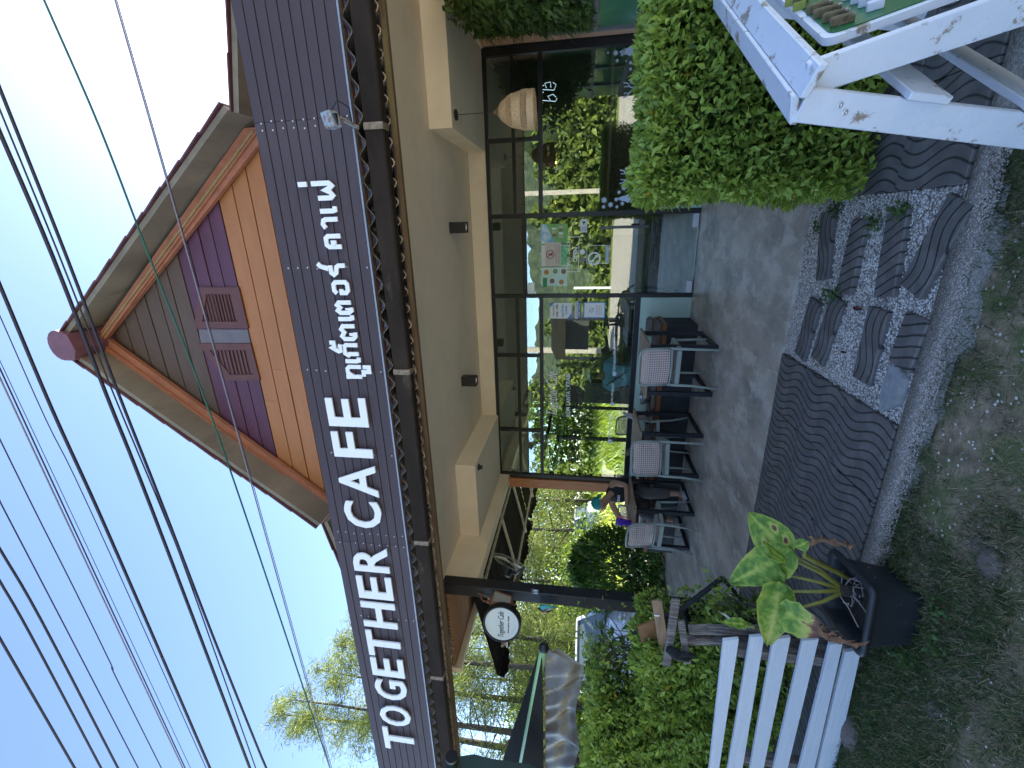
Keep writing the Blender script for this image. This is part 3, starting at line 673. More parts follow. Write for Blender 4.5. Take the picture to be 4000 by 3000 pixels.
# triangle edges in X as function of z on YP
iA = G(400, 1330, YP); iR = G(1030, 540, YP); iL = G(1300, 1960, YP)
def xr(z): return iA[0]+(iR[0]-iA[0])*(z-iA[2])/(iR[2]-iA[2])
def xl(z): return iA[0]+(iL[0]-iA[0])*(z-iA[2])/(iL[2]-iA[2])
zp1 = G(760, 1130, YP)[2]   # brown/purple joint ... measured on the photo
zb_ = [G(x, y, YP)[2] for x, y in ((700, 1010), (905, 1000), (1095, 1000))]
zbrown, zpur, zorn = zb_[0], zb_[1], zb_[2]-.25
def plankrow(z0, z1, mt, n_, split=None, inset=.02, cut=None):
    h = (z1-z0)/n_
    for i in range(n_):
        a = z0+i*h; b = a+h; xa, xb = max(xl(a), -4), min(xr(a), 2); xc, xd = xl(b)-.03, xr(b)+.03
        segs = [(0, 1)]
        if split: s_ = random.choice(split); segs = [(0, s_), (s_, 1)]
        for u, v in segs:
            A0 = xa-.04+(xb+.04-(xa-.04))*u; A1 = xa-.04+(xb+.04-(xa-.04))*v; Bx0 = xc+(xd-xc)*u if u == 0 else A0; Bx1 = xd if v == 1 else A1
            if Bx0 > Bx1: Bx0 = Bx1 = (Bx0+Bx1)/2
            yo = random.uniform(-.003, .003)
            m3 = MB(); m3.hexa([(A0+.001, YP-.012+yo, a+.002), (A1-.001, YP-.012+yo, a+.002), (A1-.001, YP+.01, a+.002), (A0+.001, YP+.01, a+.002),
                                (Bx0+.001, YP-.004+yo, b-.006), (Bx1-.001, YP-.004+yo, b-.006), (Bx1-.001, YP+.01, b-.006), (Bx0+.001, YP+.01, b-.006)])
            m3.build('gable_plank', mt, B)
plankrow(zorn-.12, zpur, orn, 5, (.3, .42, .6, .75))
plankrow(zpur, zbrown, pur, 4)
plankrow(zbrown, iA[2]-.02, brn, 7)
mb = MB(); mb.prism([(xl(zorn-.3)-.05, YP+.011, zorn-.3), (xr(zorn-.3)+.05, YP+.011, zorn-.3), (iA[0], YP+.011, iA[2]+.05)], (0, .05, 0)); mb.build('gable_backing', mat('gable_backing', (.03, .025, .02), .9), B)
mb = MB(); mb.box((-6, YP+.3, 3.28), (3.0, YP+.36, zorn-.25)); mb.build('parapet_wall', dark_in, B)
# louvre shutters
shm = mat('red_brown_shutter', (.115, .042, .032), .5, var=.12)
def shutter(poly, inner, n_, lab):
    P = [G(x, y, YP-.03) for x, y in poly]
    T = bpy.data.objects.new('shutter', None); COL.objects.link(T); T.parent = B; c = sum(P)/len(P); T.location = tuple(c-org(B)); 
    zs = [p[2] for p in P]; Q = [G(x, y, YP-.03) for x, y in inner]
    n = len(P); V = P+Q+[p+np.array((0, .03, 0)) for p in P]+[p+np.array((0, .03, 0)) for p in Q]
    F = []
    for i in range(n):
        j = (i+1) % n; F += [(i, j, n+j, n+i), (i, 2*n+i, 2*n+j, j), (n+i, n+j, 3*n+j, 3*n+i)]
    new_mesh('shutter_frame', V, F, shm, T)
    z0 = min(p[2] for p in Q); z1 = max(p[2] for p in Q)
    def span(z):
        xs = []
        for i in range(n):
            a, b = Q[i], Q[(i+1) % n]
            if (a[2]-z)*(b[2]-z) < 0: xs.append(a[0]+(b[0]-a[0])*(z-a[2])/(b[2]-a[2]))
        return (min(xs), max(xs)) if len(xs) >= 2 else None
    for i in range(n_):
        z = z0+(i+.5)*(z1-z0)/n_; s_ = span(z)
        if s_ is None: continue
        hh = (z1-z0)/n_*.62
        m3 = MB(); m3.obox(((s_[0]+s_[1])/2, YP-.016, z), (s_[1]-s_[0]-.004, 0, 0), (0, .006, 0), (0, .012, hh)); m3.build('slat', mat('shutter_slat', (.14, .075, .05), .55, var=.15), T)
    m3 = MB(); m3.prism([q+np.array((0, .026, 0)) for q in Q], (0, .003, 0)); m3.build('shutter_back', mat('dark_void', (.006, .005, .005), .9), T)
shutter([(777, 1122), (931, 1122), (969, 1283), (758, 1284)], [(806, 1149), (902, 1150), (930, 1257), (790, 1256)], 11, 'r')
shutter([(770, 1341), (978, 1343), (1015, 1486), (885, 1489)], [(818, 1368), (960, 1368), (990, 1463), (898, 1464)], 10, 'l')
mb = MB(); P = [G(x, y, YP-.02) for x, y in ((775, 1287), (966, 1287), (978, 1340), (785, 1340))]; mb.prism(P, (0, .012, 0)); mb.build('centre_panel', mat('grey_brown_panel', (.14, .12, .13), .6, var=.15), B)
# bamboo screen between post and side beam, on the left eave
bam = mat('brown_bamboo', (.30, .16, .07), .55, var=.35, scale=14, stretch=(.3, 1, 1))
# ------------------------------------------------------------------ left end of the eave: bamboo ceiling, cream edge, lean-to roof
x = -5.33
while x < -4.16:
    mb = MB(); mb.tube([(x, 4.06, 3.03), (x+.004, 4.7, 3.03), (x, 5.6, 3.03)], .027, 7); mb.build('bamboo', bam, B, smooth=True); x += .056
mb = MB(); mb.box((-5.45, 4.045, 2.94), (-5.37, 5.7, 3.1)); mb.build('cream_edge', cream, B)
LT = thing('lean_to_roof', (-5.3, 7, 2.6), 'dark lean-to roof of sheet metal on pale battens over the side yard', 'roof')
dk = mat('dark_sheet_underside', (.010, .010, .010), .9, spec=.08, var=.3, scale=3)
def lz(x): return 2.96+(x+5.1)*.2
for i, (ya, yb) in enumerate(((4.95, 7.0), (7.0, 8.95), (9.0, 11.5))):
    n_ = 90; xs = np.linspace(ya, yb-.03, n_)
    V = []; F = []
    for k, x0 in enumerate((-4.14, -6.62)):
        for y in xs: V.append((x0, y, lz(x0)+.006*k*math.cos(y/.16*6.283)+.012*random.random()*(k)))
    V += [(a, b, c-.012) for a, b, c in V]
    m_ = n_
    for j in range(n_-1): F += [(j, j+1, m_+j+1, m_+j), (2*m_+j, 3*m_+j, 3*m_+j+1, 2*m_+j+1), (m_+j, m_+j+1, 3*m_+j+1, 3*m_+j)]
    new_mesh('roof_sheet', V, F, dk, LT)
    new_mesh('edge_flap', [(-6.625, y, lz(-6.62)) for y in xs]+[(-6.66, y, lz(-6.62)-.10+.03*math.sin(y*7)+.012*math.cos(y*39)) for y in xs], [(j, j+1, n_+j+1, n_+j) for j in range(n_-1)], dk, LT)
bt_ = mat('pale_batten', (.46, .44, .33), .7, var=.2, scale=8)
for y in (5.3, 6.9, 8.2, 9.6):
    mb = MB(); mb.bar((-4.2, y, lz(-4.2)-.045), (-6.5, y+.1, lz(-6.5)-.05), .045, .04); mb.build('batten', bt_, LT)
for x_ in (-5.1, -6.3):
    mb = MB(); mb.bar((x_, 5.2, lz(x_)-.09), (x_+.15, 10.8, lz(x_)-.09), .04, .035); mb.build('batten', bt_, LT)
# ------------------------------------------------------------------ steel post and what hangs on it
PO = thing('steel_post', (-4.0, 4.05, 0), 'black square steel post carrying the left corner of the eave', 'post')
mb = MB(); mb.box((-4.075, 3.96, 0), (-3.925, 4.11, 3.05), .008); mb.build('shaft', black_steel, PO)
mb = MB(); mb.box((-4.1, 3.93, 0), (-3.9, 4.14, .012)); mb.build('base_plate', black_steel, PO)
c = aY(2092, 2312, 3.95); PL = thing('restroom_plate', c, 'small black and silver plate with restroom figures on the black post', 'sign')
mb = MB(); mb.box((c[0]-.035, 3.945, c[2]-.04), (c[0]+.045, 3.9585, c[2]+.045)); mb.build('plate', mat('dark_plate', (.03, .03, .035), .3), PL)
for dx in (-.012, .028):
    mb = MB(); mb.blob((c[0]+dx, 3.943, c[2]+.026), (.006, .002, .006), 8, 5); mb.box((c[0]+dx-.007, 3.941, c[2]-.024), (c[0]+dx+.007, 3.944, c[2]+.016)); mb.build('figure', alu, PL)
mb = MB(); mb.box((c[0]+.006, 3.941, c[2]-.03), (c[0]+.010, 3.944, c[2]+.03)); mb.build('divider', alu, PL)
# wooden lantern
copper = mat('copper_brown_lantern', (.22, .085, .04), .45, var=.25, scale=15)
lc = aY(1955, 2352, 3.86); LA = thing('lantern', (lc[0], lc[1], lc[2]-.17), 'old copper brown lantern with frosted panes hung from the black post', 'lantern')
x0, y0, z0 = lc[0]-.01, 3.86, lc[2]-.12
mb = MB(); mb.lathe((x0, y0, z0), [(.01, -.06), (.016, -.045), (.008, -.03), (.05, -.02), (.07, 0)], 8, cap=True); mb.build('base', copper, LA)
mb = MB(); mb.lathe((x0, y0, z0), [(.10, .2), (.095, .215), (.05, .24), (.02, .25), (.02, .27), (.008, .3), (.012, .31), (.002, .32)], 8, cap=True); mb.build('cap', copper, LA)
for k in range(4):
    t = math.pi/4+k*math.pi/2; mb = MB(); mb.bar((x0+.075*math.cos(t), y0+.075*math.sin(t), z0), (x0+.12*math.cos(t), y0+.12*math.sin(t), z0+.2), .012, .012, up=(0, 1, 0)); mb.build('corner_bar', copper, LA)
    t2 = t+math.pi/2; mb = MB()
    mb.quad((x0+.07*math.cos(t), y0+.07*math.sin(t), z0), (x0+.07*math.cos(t2), y0+.07*math.sin(t2), z0), (x0+.112*math.cos(t2), y0+.112*math.sin(t2), z0+.2), (x0+.112*math.cos(t), y0+.112*math.sin(t), z0+.2)); mb.build('lantern_pane', mat('frosted_pane', (.35, .33, .3), .3, trans=.3), LA)
mb = MB(); mb.tube([(x0, y0, z0+.32), (x0+.02, y0+.03, z0+.36), (-4.0, 3.955, z0+.34)], .008, 6); mb.tube([(-4.0, 3.95, z0+.4), (-4.05, 3.94, z0+.2), (-4.02, 3.93, z0+.0)], .006, 6); mb.build('hook', copper, LA)
# round light-box sign
rc_ = aY(1962, 2430, 3.7); RS = thing('round_sign', (rc_[0], 3.7, rc_[2]-.2), 'round white light box sign with black rim and handwritten cafe name beside the post', 'sign')
yaw = .25; ax_ = np.array((math.sin(yaw), -math.cos(yaw), 0)); rx = np.array((math.cos(yaw), math.sin(yaw), 0))
mb = MB(); mb.lathe(rc_+ax_*-.05, [(.0, 0), (.205, 0), (.21, .01), (.21, .09), (.205, .1), (.195, .1), (.19, .085)], 40, ax_); mb.build('rim', black_frame, RS, smooth=False)
mb = MB(); mb.lathe(rc_+ax_*-.05, [(.187, .086), (.17, .084), (.001, .084)], 40, ax_); mb.build('face', mat('cream_acrylic_face', (.72, .74, .66), .3, var=.02), RS)
mb = MB(); mb.tube([rc_+np.array((-.02, .0, -.2)), rc_+np.array((-.25, .1, -.03)), rc_+np.array((-.6, .2, -.0))], .012, 8); mb.build('arm', mat('grey_pipe', (.4, .4, .42), .4, metal=.6), RS)
def text_on(s, name, parent, m_, c, rx, up, nrm_, w, h, shear=0, bold=0, depth=.002):
    o = text_obj(s, name, parent, m_, -w/2, w/2, -h/2, h/2, 0, depth=depth, shear=shear, bold=bold)
    me = o.data; lv = np.zeros(len(me.vertices)*3); me.vertices.foreach_get('co', lv); lv = lv.reshape(-1, 3)+np.array(o.location)+org(parent)
    Wd = np.asarray(c)+lv[:, :1]*rx+lv[:, 2:3]*up-lv[:, 1:2]*nrm_
    o.location = (0, 0, 0); Wd = Wd-org(parent); me.vertices.foreach_set('co', Wd.ravel().astype(np.float32)); me.update(); return o
blk = mat('black_print', (.015, .015, .018), .5)
UPV = np.array((0, 0, 1.0))
text_on('Together Cafe', 'lettering', RS, blk, rc_+ax_*.036+np.array((0, 0, .0)), rx, UPV, ax_, .29, .085, shear=.4, bold=-.005)
text_on('KOH LANTA . KRABI', 'lettering', RS, blk, rc_+ax_*.036+np.array((0, 0, -.075)), rx, UPV, ax_, .19, .016)
# painted wooden bird on the post
bc = aY(2132, 2366, 3.93); BI = thing('bird_ornament', (bc[0], 3.93, bc[2]-.12), 'turquoise painted bird ornament with brown wing fixed to the black post', 'ornament')
tq = mat('turquoise_paint', (.10, .52, .50), .4, var=.15)
mb = MB(); mb.tube([bc+np.array(p_) for p_ in ((0, -.01, .07), (0, -.02, .045), (.0, -.03, .0), (0, -.02, -.05), (0, -.01, -.09), (0, 0, -.13))], [.008, .028, .036, .028, .012, .004], 9); mb.build('body', tq, BI, smooth=True)
mb = MB(); mb.tube([bc+np.array(p_) for p_ in ((-.02, -.03, .09), (-.035, -.035, .04), (-.045, -.03, -.03), (-.03, -.02, -.08))], [.01, .022, .018, .004], 6); mb.build('wing', mat('brown_feathers', (.12, .05, .03), .7, var=.4, scale=60), BI, smooth=True)
mb = MB(); mb.blob(bc+np.array((.0, -.06, .0)), (.016, .012, .016)); mb.build('red_spot', mat('red_spot', (.45, .03, .04), .4), BI, smooth=True)
mb = MB(); mb.tube([bc+np.array(p_) for p_ in ((.0, -.035, -.03), (.012, -.045, -.06), (.01, -.03, -.10))], [.016, .012, .002], 7); mb.build('beak', mat('peach_beak', (.7, .4, .25), .4), BI, smooth=True)
# wall fan behind the post
fc = aY(1992, 2203, 4.75); FA = thing('wall_fan', (fc[0], fc[1], fc[2]-.3), 'black wall fan with round wire cage behind the steel post', 'fan')
fax = nrm((.6, .55, -.3)); mb = MB()
mb.lathe(fc-fax*.16, [(.001, 0), (.06, 0), (.075, .02), (.075, .13), (.05, .16), (.02, .17)], 14, fax); mb.build('motor', black_frame, FA, smooth=True)
u_ = nrm(np.cross(fax, (0, 0, 1))); v_ = np.cross(u_, fax); mb = MB()
for k in range(36):
    t = 2*math.pi*k/36; r_ = u_*math.cos(t)+v_*math.sin(t)
    mb.tube([fc-fax*.03+r_*.05, fc-fax*.045+r_*.16, fc+r_*.262, fc+fax*.03+r_*.275, fc+fax*.07+r_*.15, fc+fax*.085+r_*.03], .0016, 3, cap=False)
for rr, hh in ((.275, .02), (.14, -.04), (.14, .065)):
    mb.tube([fc+fax*hh+(u_*math.cos(t)+v_*math.sin(t))*rr for t in np.linspace(0, 2*math.pi, 33)], .003, 4, cap=False)
mb.build('cage', mat('fan_wire', (.3, .3, .28), .4, metal=.4), FA)
for k in range(3):
    t = 2*math.pi*k/3; m3 = MB(); rows = []
    for s_ in (.03, .12, .24):
        row = []
        for e_ in (-.5, 0, .5):
            a_ = t+e_*(.6+s_*2.2); row.append(fc+fax*(.02+.05*e_*(s_/.24))+(u_*math.cos(a_)+v_*math.sin(a_))*s_)
        rows.append(row)
    m3.grid(rows); m3.build('blade', mat('translucent_blade', (.85, .88, .75), .35), FA)
mb = MB(); mb.tube([fc-fax*.1, fc-fax*.12+np.array((0, 0, -.12)), fc+np.array((.05, -.1, -.2)), (-4.03, 4.15, fc[2]-.15)], .02, 8); mb.build('bracket', black_frame, FA)
# ------------------------------------------------------------------ things on the soffit
bkm = mat('black_downlight', (.02, .019, .018), .5)
for (px, py), lb in (((1760, 890), 'black box downlight on the ceiling above the entrance door'), ((1806, 1486), 'black box downlight on the ceiling above the left shop window')):
    c = at(px, py, 2, ZS); DL = thing('downlight', (c[0], c[1], ZS-.2), lb, 'ceiling light', 'box downlights under the soffit')
    mb = MB(); s_ = .062
    z1 = ZS-.002; z0 = ZS-.20
    for lo, hi in (((-s_, -s_), (s_, -s_+.006)), ((-s_, s_-.006), (s_, s_)), ((-s_, -s_+.006), (-s_+.006, s_-.006)), ((s_-.006, -s_+.006), (s_, s_-.006))):
        mb.box((c[0]+lo[0], c[1]+lo[1], z0), (c[0]+hi[0], c[1]+hi[1], z1))
    mb.build('housing', bkm, DL)
    mb = MB(); mb.box((c[0]-s_+.007, c[1]-s_+.007, z0+.03), (c[0]+s_-.007, c[1]+s_-.007, z0+.04)); mb.lathe((c[0], c[1], z0+.012), [(.045, 0), (.04, .017), (.02, .018)], 14); mb.build('lamp', alu, DL)
c = at(1868, 1825, 2, 2.80); BU = thing('bulb_socket', (c[0], c[1], 2.74), 'bare black bulb socket under the left end of the ceiling bulkhead', 'light socket')
mb = MB(); mb.lathe((c[0], c[1], 2.798), [(.001, 0), (.045, 0), (.045, -.012), (.028, -.02), (.026, -.055), (.018, -.056), (.016, -.03)], 14); mb.build('socket', bkm, BU, smooth=True)
mb = MB(); mb.blob((c[0], c[1], 2.745), (.014, .014, .02)); mb.build('bulb', mat('clear_bulb', (.7, .68, .6), .1), BU, smooth=True)
# woven pendant lamp
wick = mat('woven_rattan', (.72, .50, .29), .75, var=.3, scale=90, bump=.8, bscale=150)
c = at(1777, 449, 2, 2.826); yP = c[1]; zt = aY(1925, 437, yP)[2]; zbm = aY(2090, 430, yP)[2]
PD = thing('pendant_lamp', (c[0], yP, zbm), 'bell shaped woven rattan pendant lamp hanging outside the right shop window', 'pendant lamp')
mb = MB(); mb.lathe((c[0], yP, 2.824), [(.001, 0), (.05, 0), (.05, -.02), (.02, -.028), (.001, -.028)], 18); mb.build('ceiling_rose', bkm, PD)
mb = MB(); mb.tube([(c[0], yP, 2.80), (c[0], yP, zt-.02)], .0035, 6); mb.build('cord', mat('dark_cord', (.06, .04, .03), .6), PD)
H_ = zt-zbm; Rm = abs(aY(2070, 348, yP)[0]-aY(2070, 510, yP)[0])/2
cx = c[0]; prof = [(0.02, .0), (.20, -.13), (.46, -.20), (.66, -.33), (.83, -.48), (.90, -.60), (.95, -.69), (.99, -.85), (1.0, -1.0)]
def bell(fr0, fr1, n_=40, inner=0.0):
    return [(Rm*np.interp(-f, [-p[1] for p in prof], [p[0] for p in prof])-inner, -H_*f) for f in np.linspace(-fr0 if False else fr0, fr1, 5)]
def R_at(f): return Rm*float(np.interp(f, [-p[1] for p in prof], [p[0] for p in prof]))
def band(f0, f1, name, mt, kk=5):
    m3 = MB(); pr = [(R_at(f), -H_*f) for f in np.linspace(f0, f1, kk)]
    pr += [(r_-.006, h_) for r_, h_ in pr[::-1]]; m3.lathe((cx, yP, zt), pr+[pr[0]], 36); m3.build(name, mt, PD)
band(.14, .35, 'shade_top', wick, 8); band(.48, .69, 'shade_band', wick); band(.84, 1.0, 'shade_rim', wick)
for f0, f1 in ((.35, .48), (.69, .84)):
    m3 = MB()
    for k in range(64):
        t = 2*math.pi*k/64; m3.tube([(cx+R_at(f)*math.cos(t), yP+R_at(f)*math.sin(t), zt-H_*f) for f in np.linspace(f0, f1, 4)], .0036, 4, cap=False)
    for f in np.linspace(f0, f1, 4)[1:-1]:
        m3.tube([(cx+R_at(f)*math.cos(t), yP+R_at(f)*math.sin(t), zt-H_*f) for t in np.linspace(0, 2*math.pi, 37)], .0035, 4, cap=False)
    m3.build('open_weave', wick, PD)
m3 = MB()
for k in range(8):
    t = 2*math.pi*k/8; m3.tube([(cx, yP, zt), (cx+R_at(.14)*math.cos(t), yP+R_at(.14)*math.sin(t), zt-H_*.14)], .0014, 4)
m3.build('hanging_cords', wick, PD)
# artificial greenery panel on the neighbour's wall
fern_m = leafmat('fern_greens', (.025, .05, .015), (.14, .22, .05), transl=.2)
GP = thing('green_wall_panel', (2.1, 5.4, 1.1), 'dense hanging panel of broad leaves and ferns on the peach side wall', 'hanging plants')
k = 5200; Yl = RNG.uniform(4.3, 6.25, k); 
edge = 6.02+.10*np.sin(np.arange(k))*.5; zz = RNG.uniform(1.5, 2.78, k)
Yl = np.where(RNG.random(k) < .85, RNG.uniform(4.3, 6.02, k), RNG.uniform(5.9, 6.18, k))
keep = ~((zz < 1.72) & (Yl < 5.2)) & (Yl < 6.0); Yl, zz = Yl[keep], zz[keep]; k = len(Yl)
P_ = np.stack([2.1-RNG.uniform(0, .30, k)*np.clip((6.05-Yl)/1.3, .08, 1), Yl, zz], 1); D_ = RNG.normal(size=(k, 3))*.6+np.array((-.7, .1, -.5)); N_ = rand_dirs(k)+np.array((-.8, -.2, .4))
leaves('foliage', P_, D_, N_, RNG.uniform(.05, .10, k), .45, fern_m, GP)
k = 900; P_ = np.stack([RNG.uniform(2.03, 2.09, k), RNG.normal(5.85, .10, k), RNG.uniform(1.5, 2.72, k)], 1); D_ = RNG.normal(size=(k, 3))*.5+np.array((-.3, .4, -.7))
leaves('fern_fronds', P_, D_, rand_dirs(k), RNG.uniform(.08, .16, k), .07, fern_m, GP)

# ================================================================== FURNITURE
cane = mat('pinkish_perforated_cane', (.66, .51, .45), .55, var=.05)
sage = mat('sage_grey_chair_frame', (.32, .35, .31), .45, var=.08)
def chair_proto():
    r = thing('chair', (0, 0, 0), 'sage framed chair', 'chair')
    w, zs, zt_ = .215, .45, .84
    # seat frame
    m3 = MB(); m3.box((-w+.02, -.215, zs-.055), (w-.02, -.185, zs-.005), .006); m3.box((-w+.02, .185, zs-.05), (w-.02, .215, zs-.005), .006)
    for s_ in (-1, 1): m3.box((s_*w-.018, -.2, zs-.05), (s_*w+.018, .2, zs-.005), .006)
    m3.build('seat_frame', sage, r, local=True)
    def perf(name, f, nx, nz):
        xs = np.linspace(-1, 1, 2*nx+2); zs_ = np.linspace(0, 1, 2*nz+2); V = [f(a, b) for b in zs_ for a in xs]; c_ = len(xs); F = []
        for j in range(len(zs_)-1):
            for i in range(c_-1):
                if i % 2 == 1 and j % 2 == 1: continue
                F.append((j*c_+i, j*c_+i+1, (j+1)*c_+i+1, (j+1)*c_+i))
        return new_mesh(name, V, F, cane, r, local=True)
    perf('seat', lambda a, b: (a*(w-.02), -.19+b*.38, zs+.004-.012*(1-a*a)), 13, 12)
    # backrest: curved perforated panel inside a rounded frame
    def by(a, b): return -.235-.055*b-.0+.05*a*a
    def corner(a, b):
        k_ = 1-.12*max(0, (b-.75)/.25)**2; return a*k_
    perf('backrest', lambda a, b: (corner(a, b)*(w-.012), by(a, b)+.0, .52+b*(zt_-.52-.01)), 15, 12)
    pts = []
    for a, b in [(-1, 0), (-1, .5), (-.99, .8), (-.93, .95), (-.8, 1.03), (-.4, 1.06), (0, 1.065), (.4, 1.06), (.8, 1.03), (.93, .95), (.99, .8), (1, .5), (1, 0)]:
        pts.append((a*w, by(a, b), .52+b*(zt_-.52)))
    m3 = MB(); m3.tube(pts, .0145, 8); pts2 = [(a*w, by(a, 0), .50) for a in np.linspace(-1, 1, 9)]; m3.tube(pts2, .011, 6); m3.build('back_frame', sage, r, local=True, smooth=True)
    for s_ in (-1, 1):
        m3 = MB(); m3.tube([(s_*w, by(1, 0), .52), (s_*w, -.2, zs-.02), (s_*(w+.0), -.215, .25), (s_*(w+.01), -.27, 0)], [.0145, .017, .014, .012], 8); m3.build('leg', sage, r, local=True, smooth=True)
        m3 = MB(); m3.tube([(s_*(w-.012), .2, zs-.03), (s_*(w), .225, 0)], [.016, .011], 8); m3.build('leg', sage, r, local=True, smooth=True)
    return r
bpy.context.view_layer.update()
kid = None
CH = chair_proto()
chairs = [((-1.53, 5.2, 0), -.03, 'sage chair with pink cane back drawn up to the table nearest the door'), ((-2.80, 5.28, 0), .26, 'slightly turned sage chair with pink cane back between two tables, middle of the front row'), ((-3.80, 5.22, 0), -.20, 'sage chair with pink cane back in front of the woman with the turquoise headscarf'),
  ((-2.85, 6.02, 0), 1.9, 'chair behind the middle table, only its pink seat showing'), ((-4.35, 5.85, 0), 2.7, 'chair beside the far end table by the big pot plant, mostly hidden'),
  ((-2.6, 7.9, 0), .4, 'pale backed chair inside the cafe behind the person in the white cap'), ((-3.3, 7.6, 0), -.3, 'pale backed chair inside the cafe near the yard window'), ((-1.5, 8.1, 0), 2.4, 'chair inside the cafe behind the cash only notice'), ((.7, 7.6, 0), .2, 'chair inside the cafe behind the snowflake decorated window'), ((1.5, 8.4, 0), 1.6, 'chair at the far table inside the right part of the cafe')]
allk = {}
for c in bpy.data.objects:
    if c.parent is not None: allk.setdefault(c.parent.name, []).append(c)
for i, (loc, rz, lb) in enumerate(chairs):
    o = CH if i == 0 else copy_tree(CH, None, allk)
    o.location = loc; o.rotation_euler = (0, 0, rz); o['label'] = lb; o['group'] = 'sage and pink cane chairs'
ttop = mat('worn_plank_tabletop', (.30, .20, .12), .5, var=.35, scale=3, stretch=(1, 14, 1), bump=.15, col2=(.40, .36, .28), c2lo=.5, c2hi=.75, s2=6)
def table_proto(w=.66, d=.8):
    r = thing('table', (0, 0, 0), 't', 'table'); h = .76
    m3 = MB()
    m3.box((-w/2, -d/2, h-.028), (w/2, d/2, h), .004); m3.build('tabletop', ttop, r, local=True)
    for sx in (-1, 1):
        for sy in (-1, 1):
            m3 = MB(); m3.box((sx*(w/2-.05)-.024, sy*(d/2-.06)-.024, 0), (sx*(w/2-.05)+.024, sy*(d/2-.06)+.024, h-.03), .003); m3.build('leg', black_steel, r, local=True)
        m3 = MB(); m3.box((sx*(w/2-.05)-.02, -d/2+.085, .004), (sx*(w/2-.05)+.02, d/2-.085, .044), .003); m3.build('foot_rail', black_steel, r, local=True)
    m3 = MB()
    for sy in (-1, 1): m3.box((-w/2+.075, sy*(d/2-.06)-.018, h-.068), (w/2-.075, sy*(d/2-.06)+.018, h-.0285))
    m3.build('apron', black_steel, r, local=True)
    return r
TB = table_proto(); tk = {}
for c in bpy.data.objects:
    if c.parent is not None: tk.setdefault(c.parent.name, []).append(c)
for i, (loc, rz, lb) in enumerate([((-1.6, 5.42, 0), 0, 'plank topped black steel table nearest the entrance door'), ((-2.76, 5.55, 0), .02, 'plank topped black steel table in the middle of the terrace row'), ((-3.84, 5.52, 0), -.04, 'plank topped black steel table where the woman leans on her arms'),
    ((-2.4, 8.5, 0), .1, 'table inside the cafe behind the person in the white cap'), ((-1.3, 7.5, 0), 0, 'table inside the cafe beside the door'), ((1.1, 8.0, 0), 0, 'table inside the cafe behind the snowflake decorated window')]):
    o = TB if i == 0 else copy_tree(TB, None, tk)
    o.location = loc; o.rotation_euler = (0, 0, rz); o['label'] = lb; o['group'] = 'plank topped steel tables'
# wall bench
BE = thing('wall_bench', (-3, 6.25, 0), 'long dark bench with brown wooden edge and grey seat against the mint wall', 'bench')
bx0, bx1 = -4.9, -1.27
mb = MB(); mb.box((bx0, 6.02, .0), (bx1, YW-.01, .39)); mb.build('base', mat('black_board_front', (.02, .022, .025), .6, var=.5, scale=5, col2=(.06, .065, .07), c2lo=.6, c2hi=.8), BE)
mb = MB(); mb.box((bx0, 5.985, .392), (bx1+.02, YW-.008, .45), .004); mb.build('wooden_edge', mat('brown_bench_edge', (.22, .085, .035), .45, var=.2, scale=4, stretch=(1, 8, 8)), BE)
for i, (a, b) in enumerate(((bx0+.02, -3.72), (-3.7, -2.52), (-2.5, bx1+.01))):
    mb = MB(); mb.box((a, 6.06, .451), (b, YW-.015, .50), .012); mb.build('seat_pad', mat('grey_brown_pad', (.17, .145, .13), .85, var=.15, scale=20), BE)
mb = MB(); mb.box((-1.52, YW-.14, .50), (bx1+.02, YW-.012, .60), .03); mb.build('end_cushion', mat('grey_brown_pad', (.17, .145, .13)), BE)
# ================================================================== PEOPLE
skinm = mat('tanned_skin', (.40, .22, .14), .55, var=.06, scale=8)
def skin_fig(name, pts, edges, rad, m_, parent, sub=2):
    base = org(parent); me = bpy.data.meshes.new(name+'_cage')
    me.from_pydata([tuple(np.array(p)-base) for p in pts], edges, []); o = bpy.data.objects.new('tmp', me); COL.objects.link(o)
    md = o.modifiers.new('s', 'SKIN'); md.use_smooth_shade = True
    if not me.skin_vertices: me.skin_vertices  # layer is made with the modifier
    for i, r_ in enumerate(rad):
        sv = me.skin_vertices[0].data[i]; sv.radius = (r_, r_) if not hasattr(r_, '__len__') else r_; sv.use_root = (i == 0)
    s2_ = o.modifiers.new('u', 'SUBSURF'); s2_.levels = sub; s2_.render_levels = sub
    dg = bpy.context.evaluated_depsgraph_get(); m2 = bpy.data.meshes.new_from_object(o.evaluated_get(dg)); m2.name = name
    COL.objects.unlink(o); bpy.data.objects.remove(o); m2.materials.clear(); m2.materials.append(m_)
    m2.polygons.foreach_set('use_smooth', np.ones(len(m2.polygons), dtype=bool))
    r = bpy.data.objects.new(name, m2); COL.objects.link(r); r.parent = parent; return r
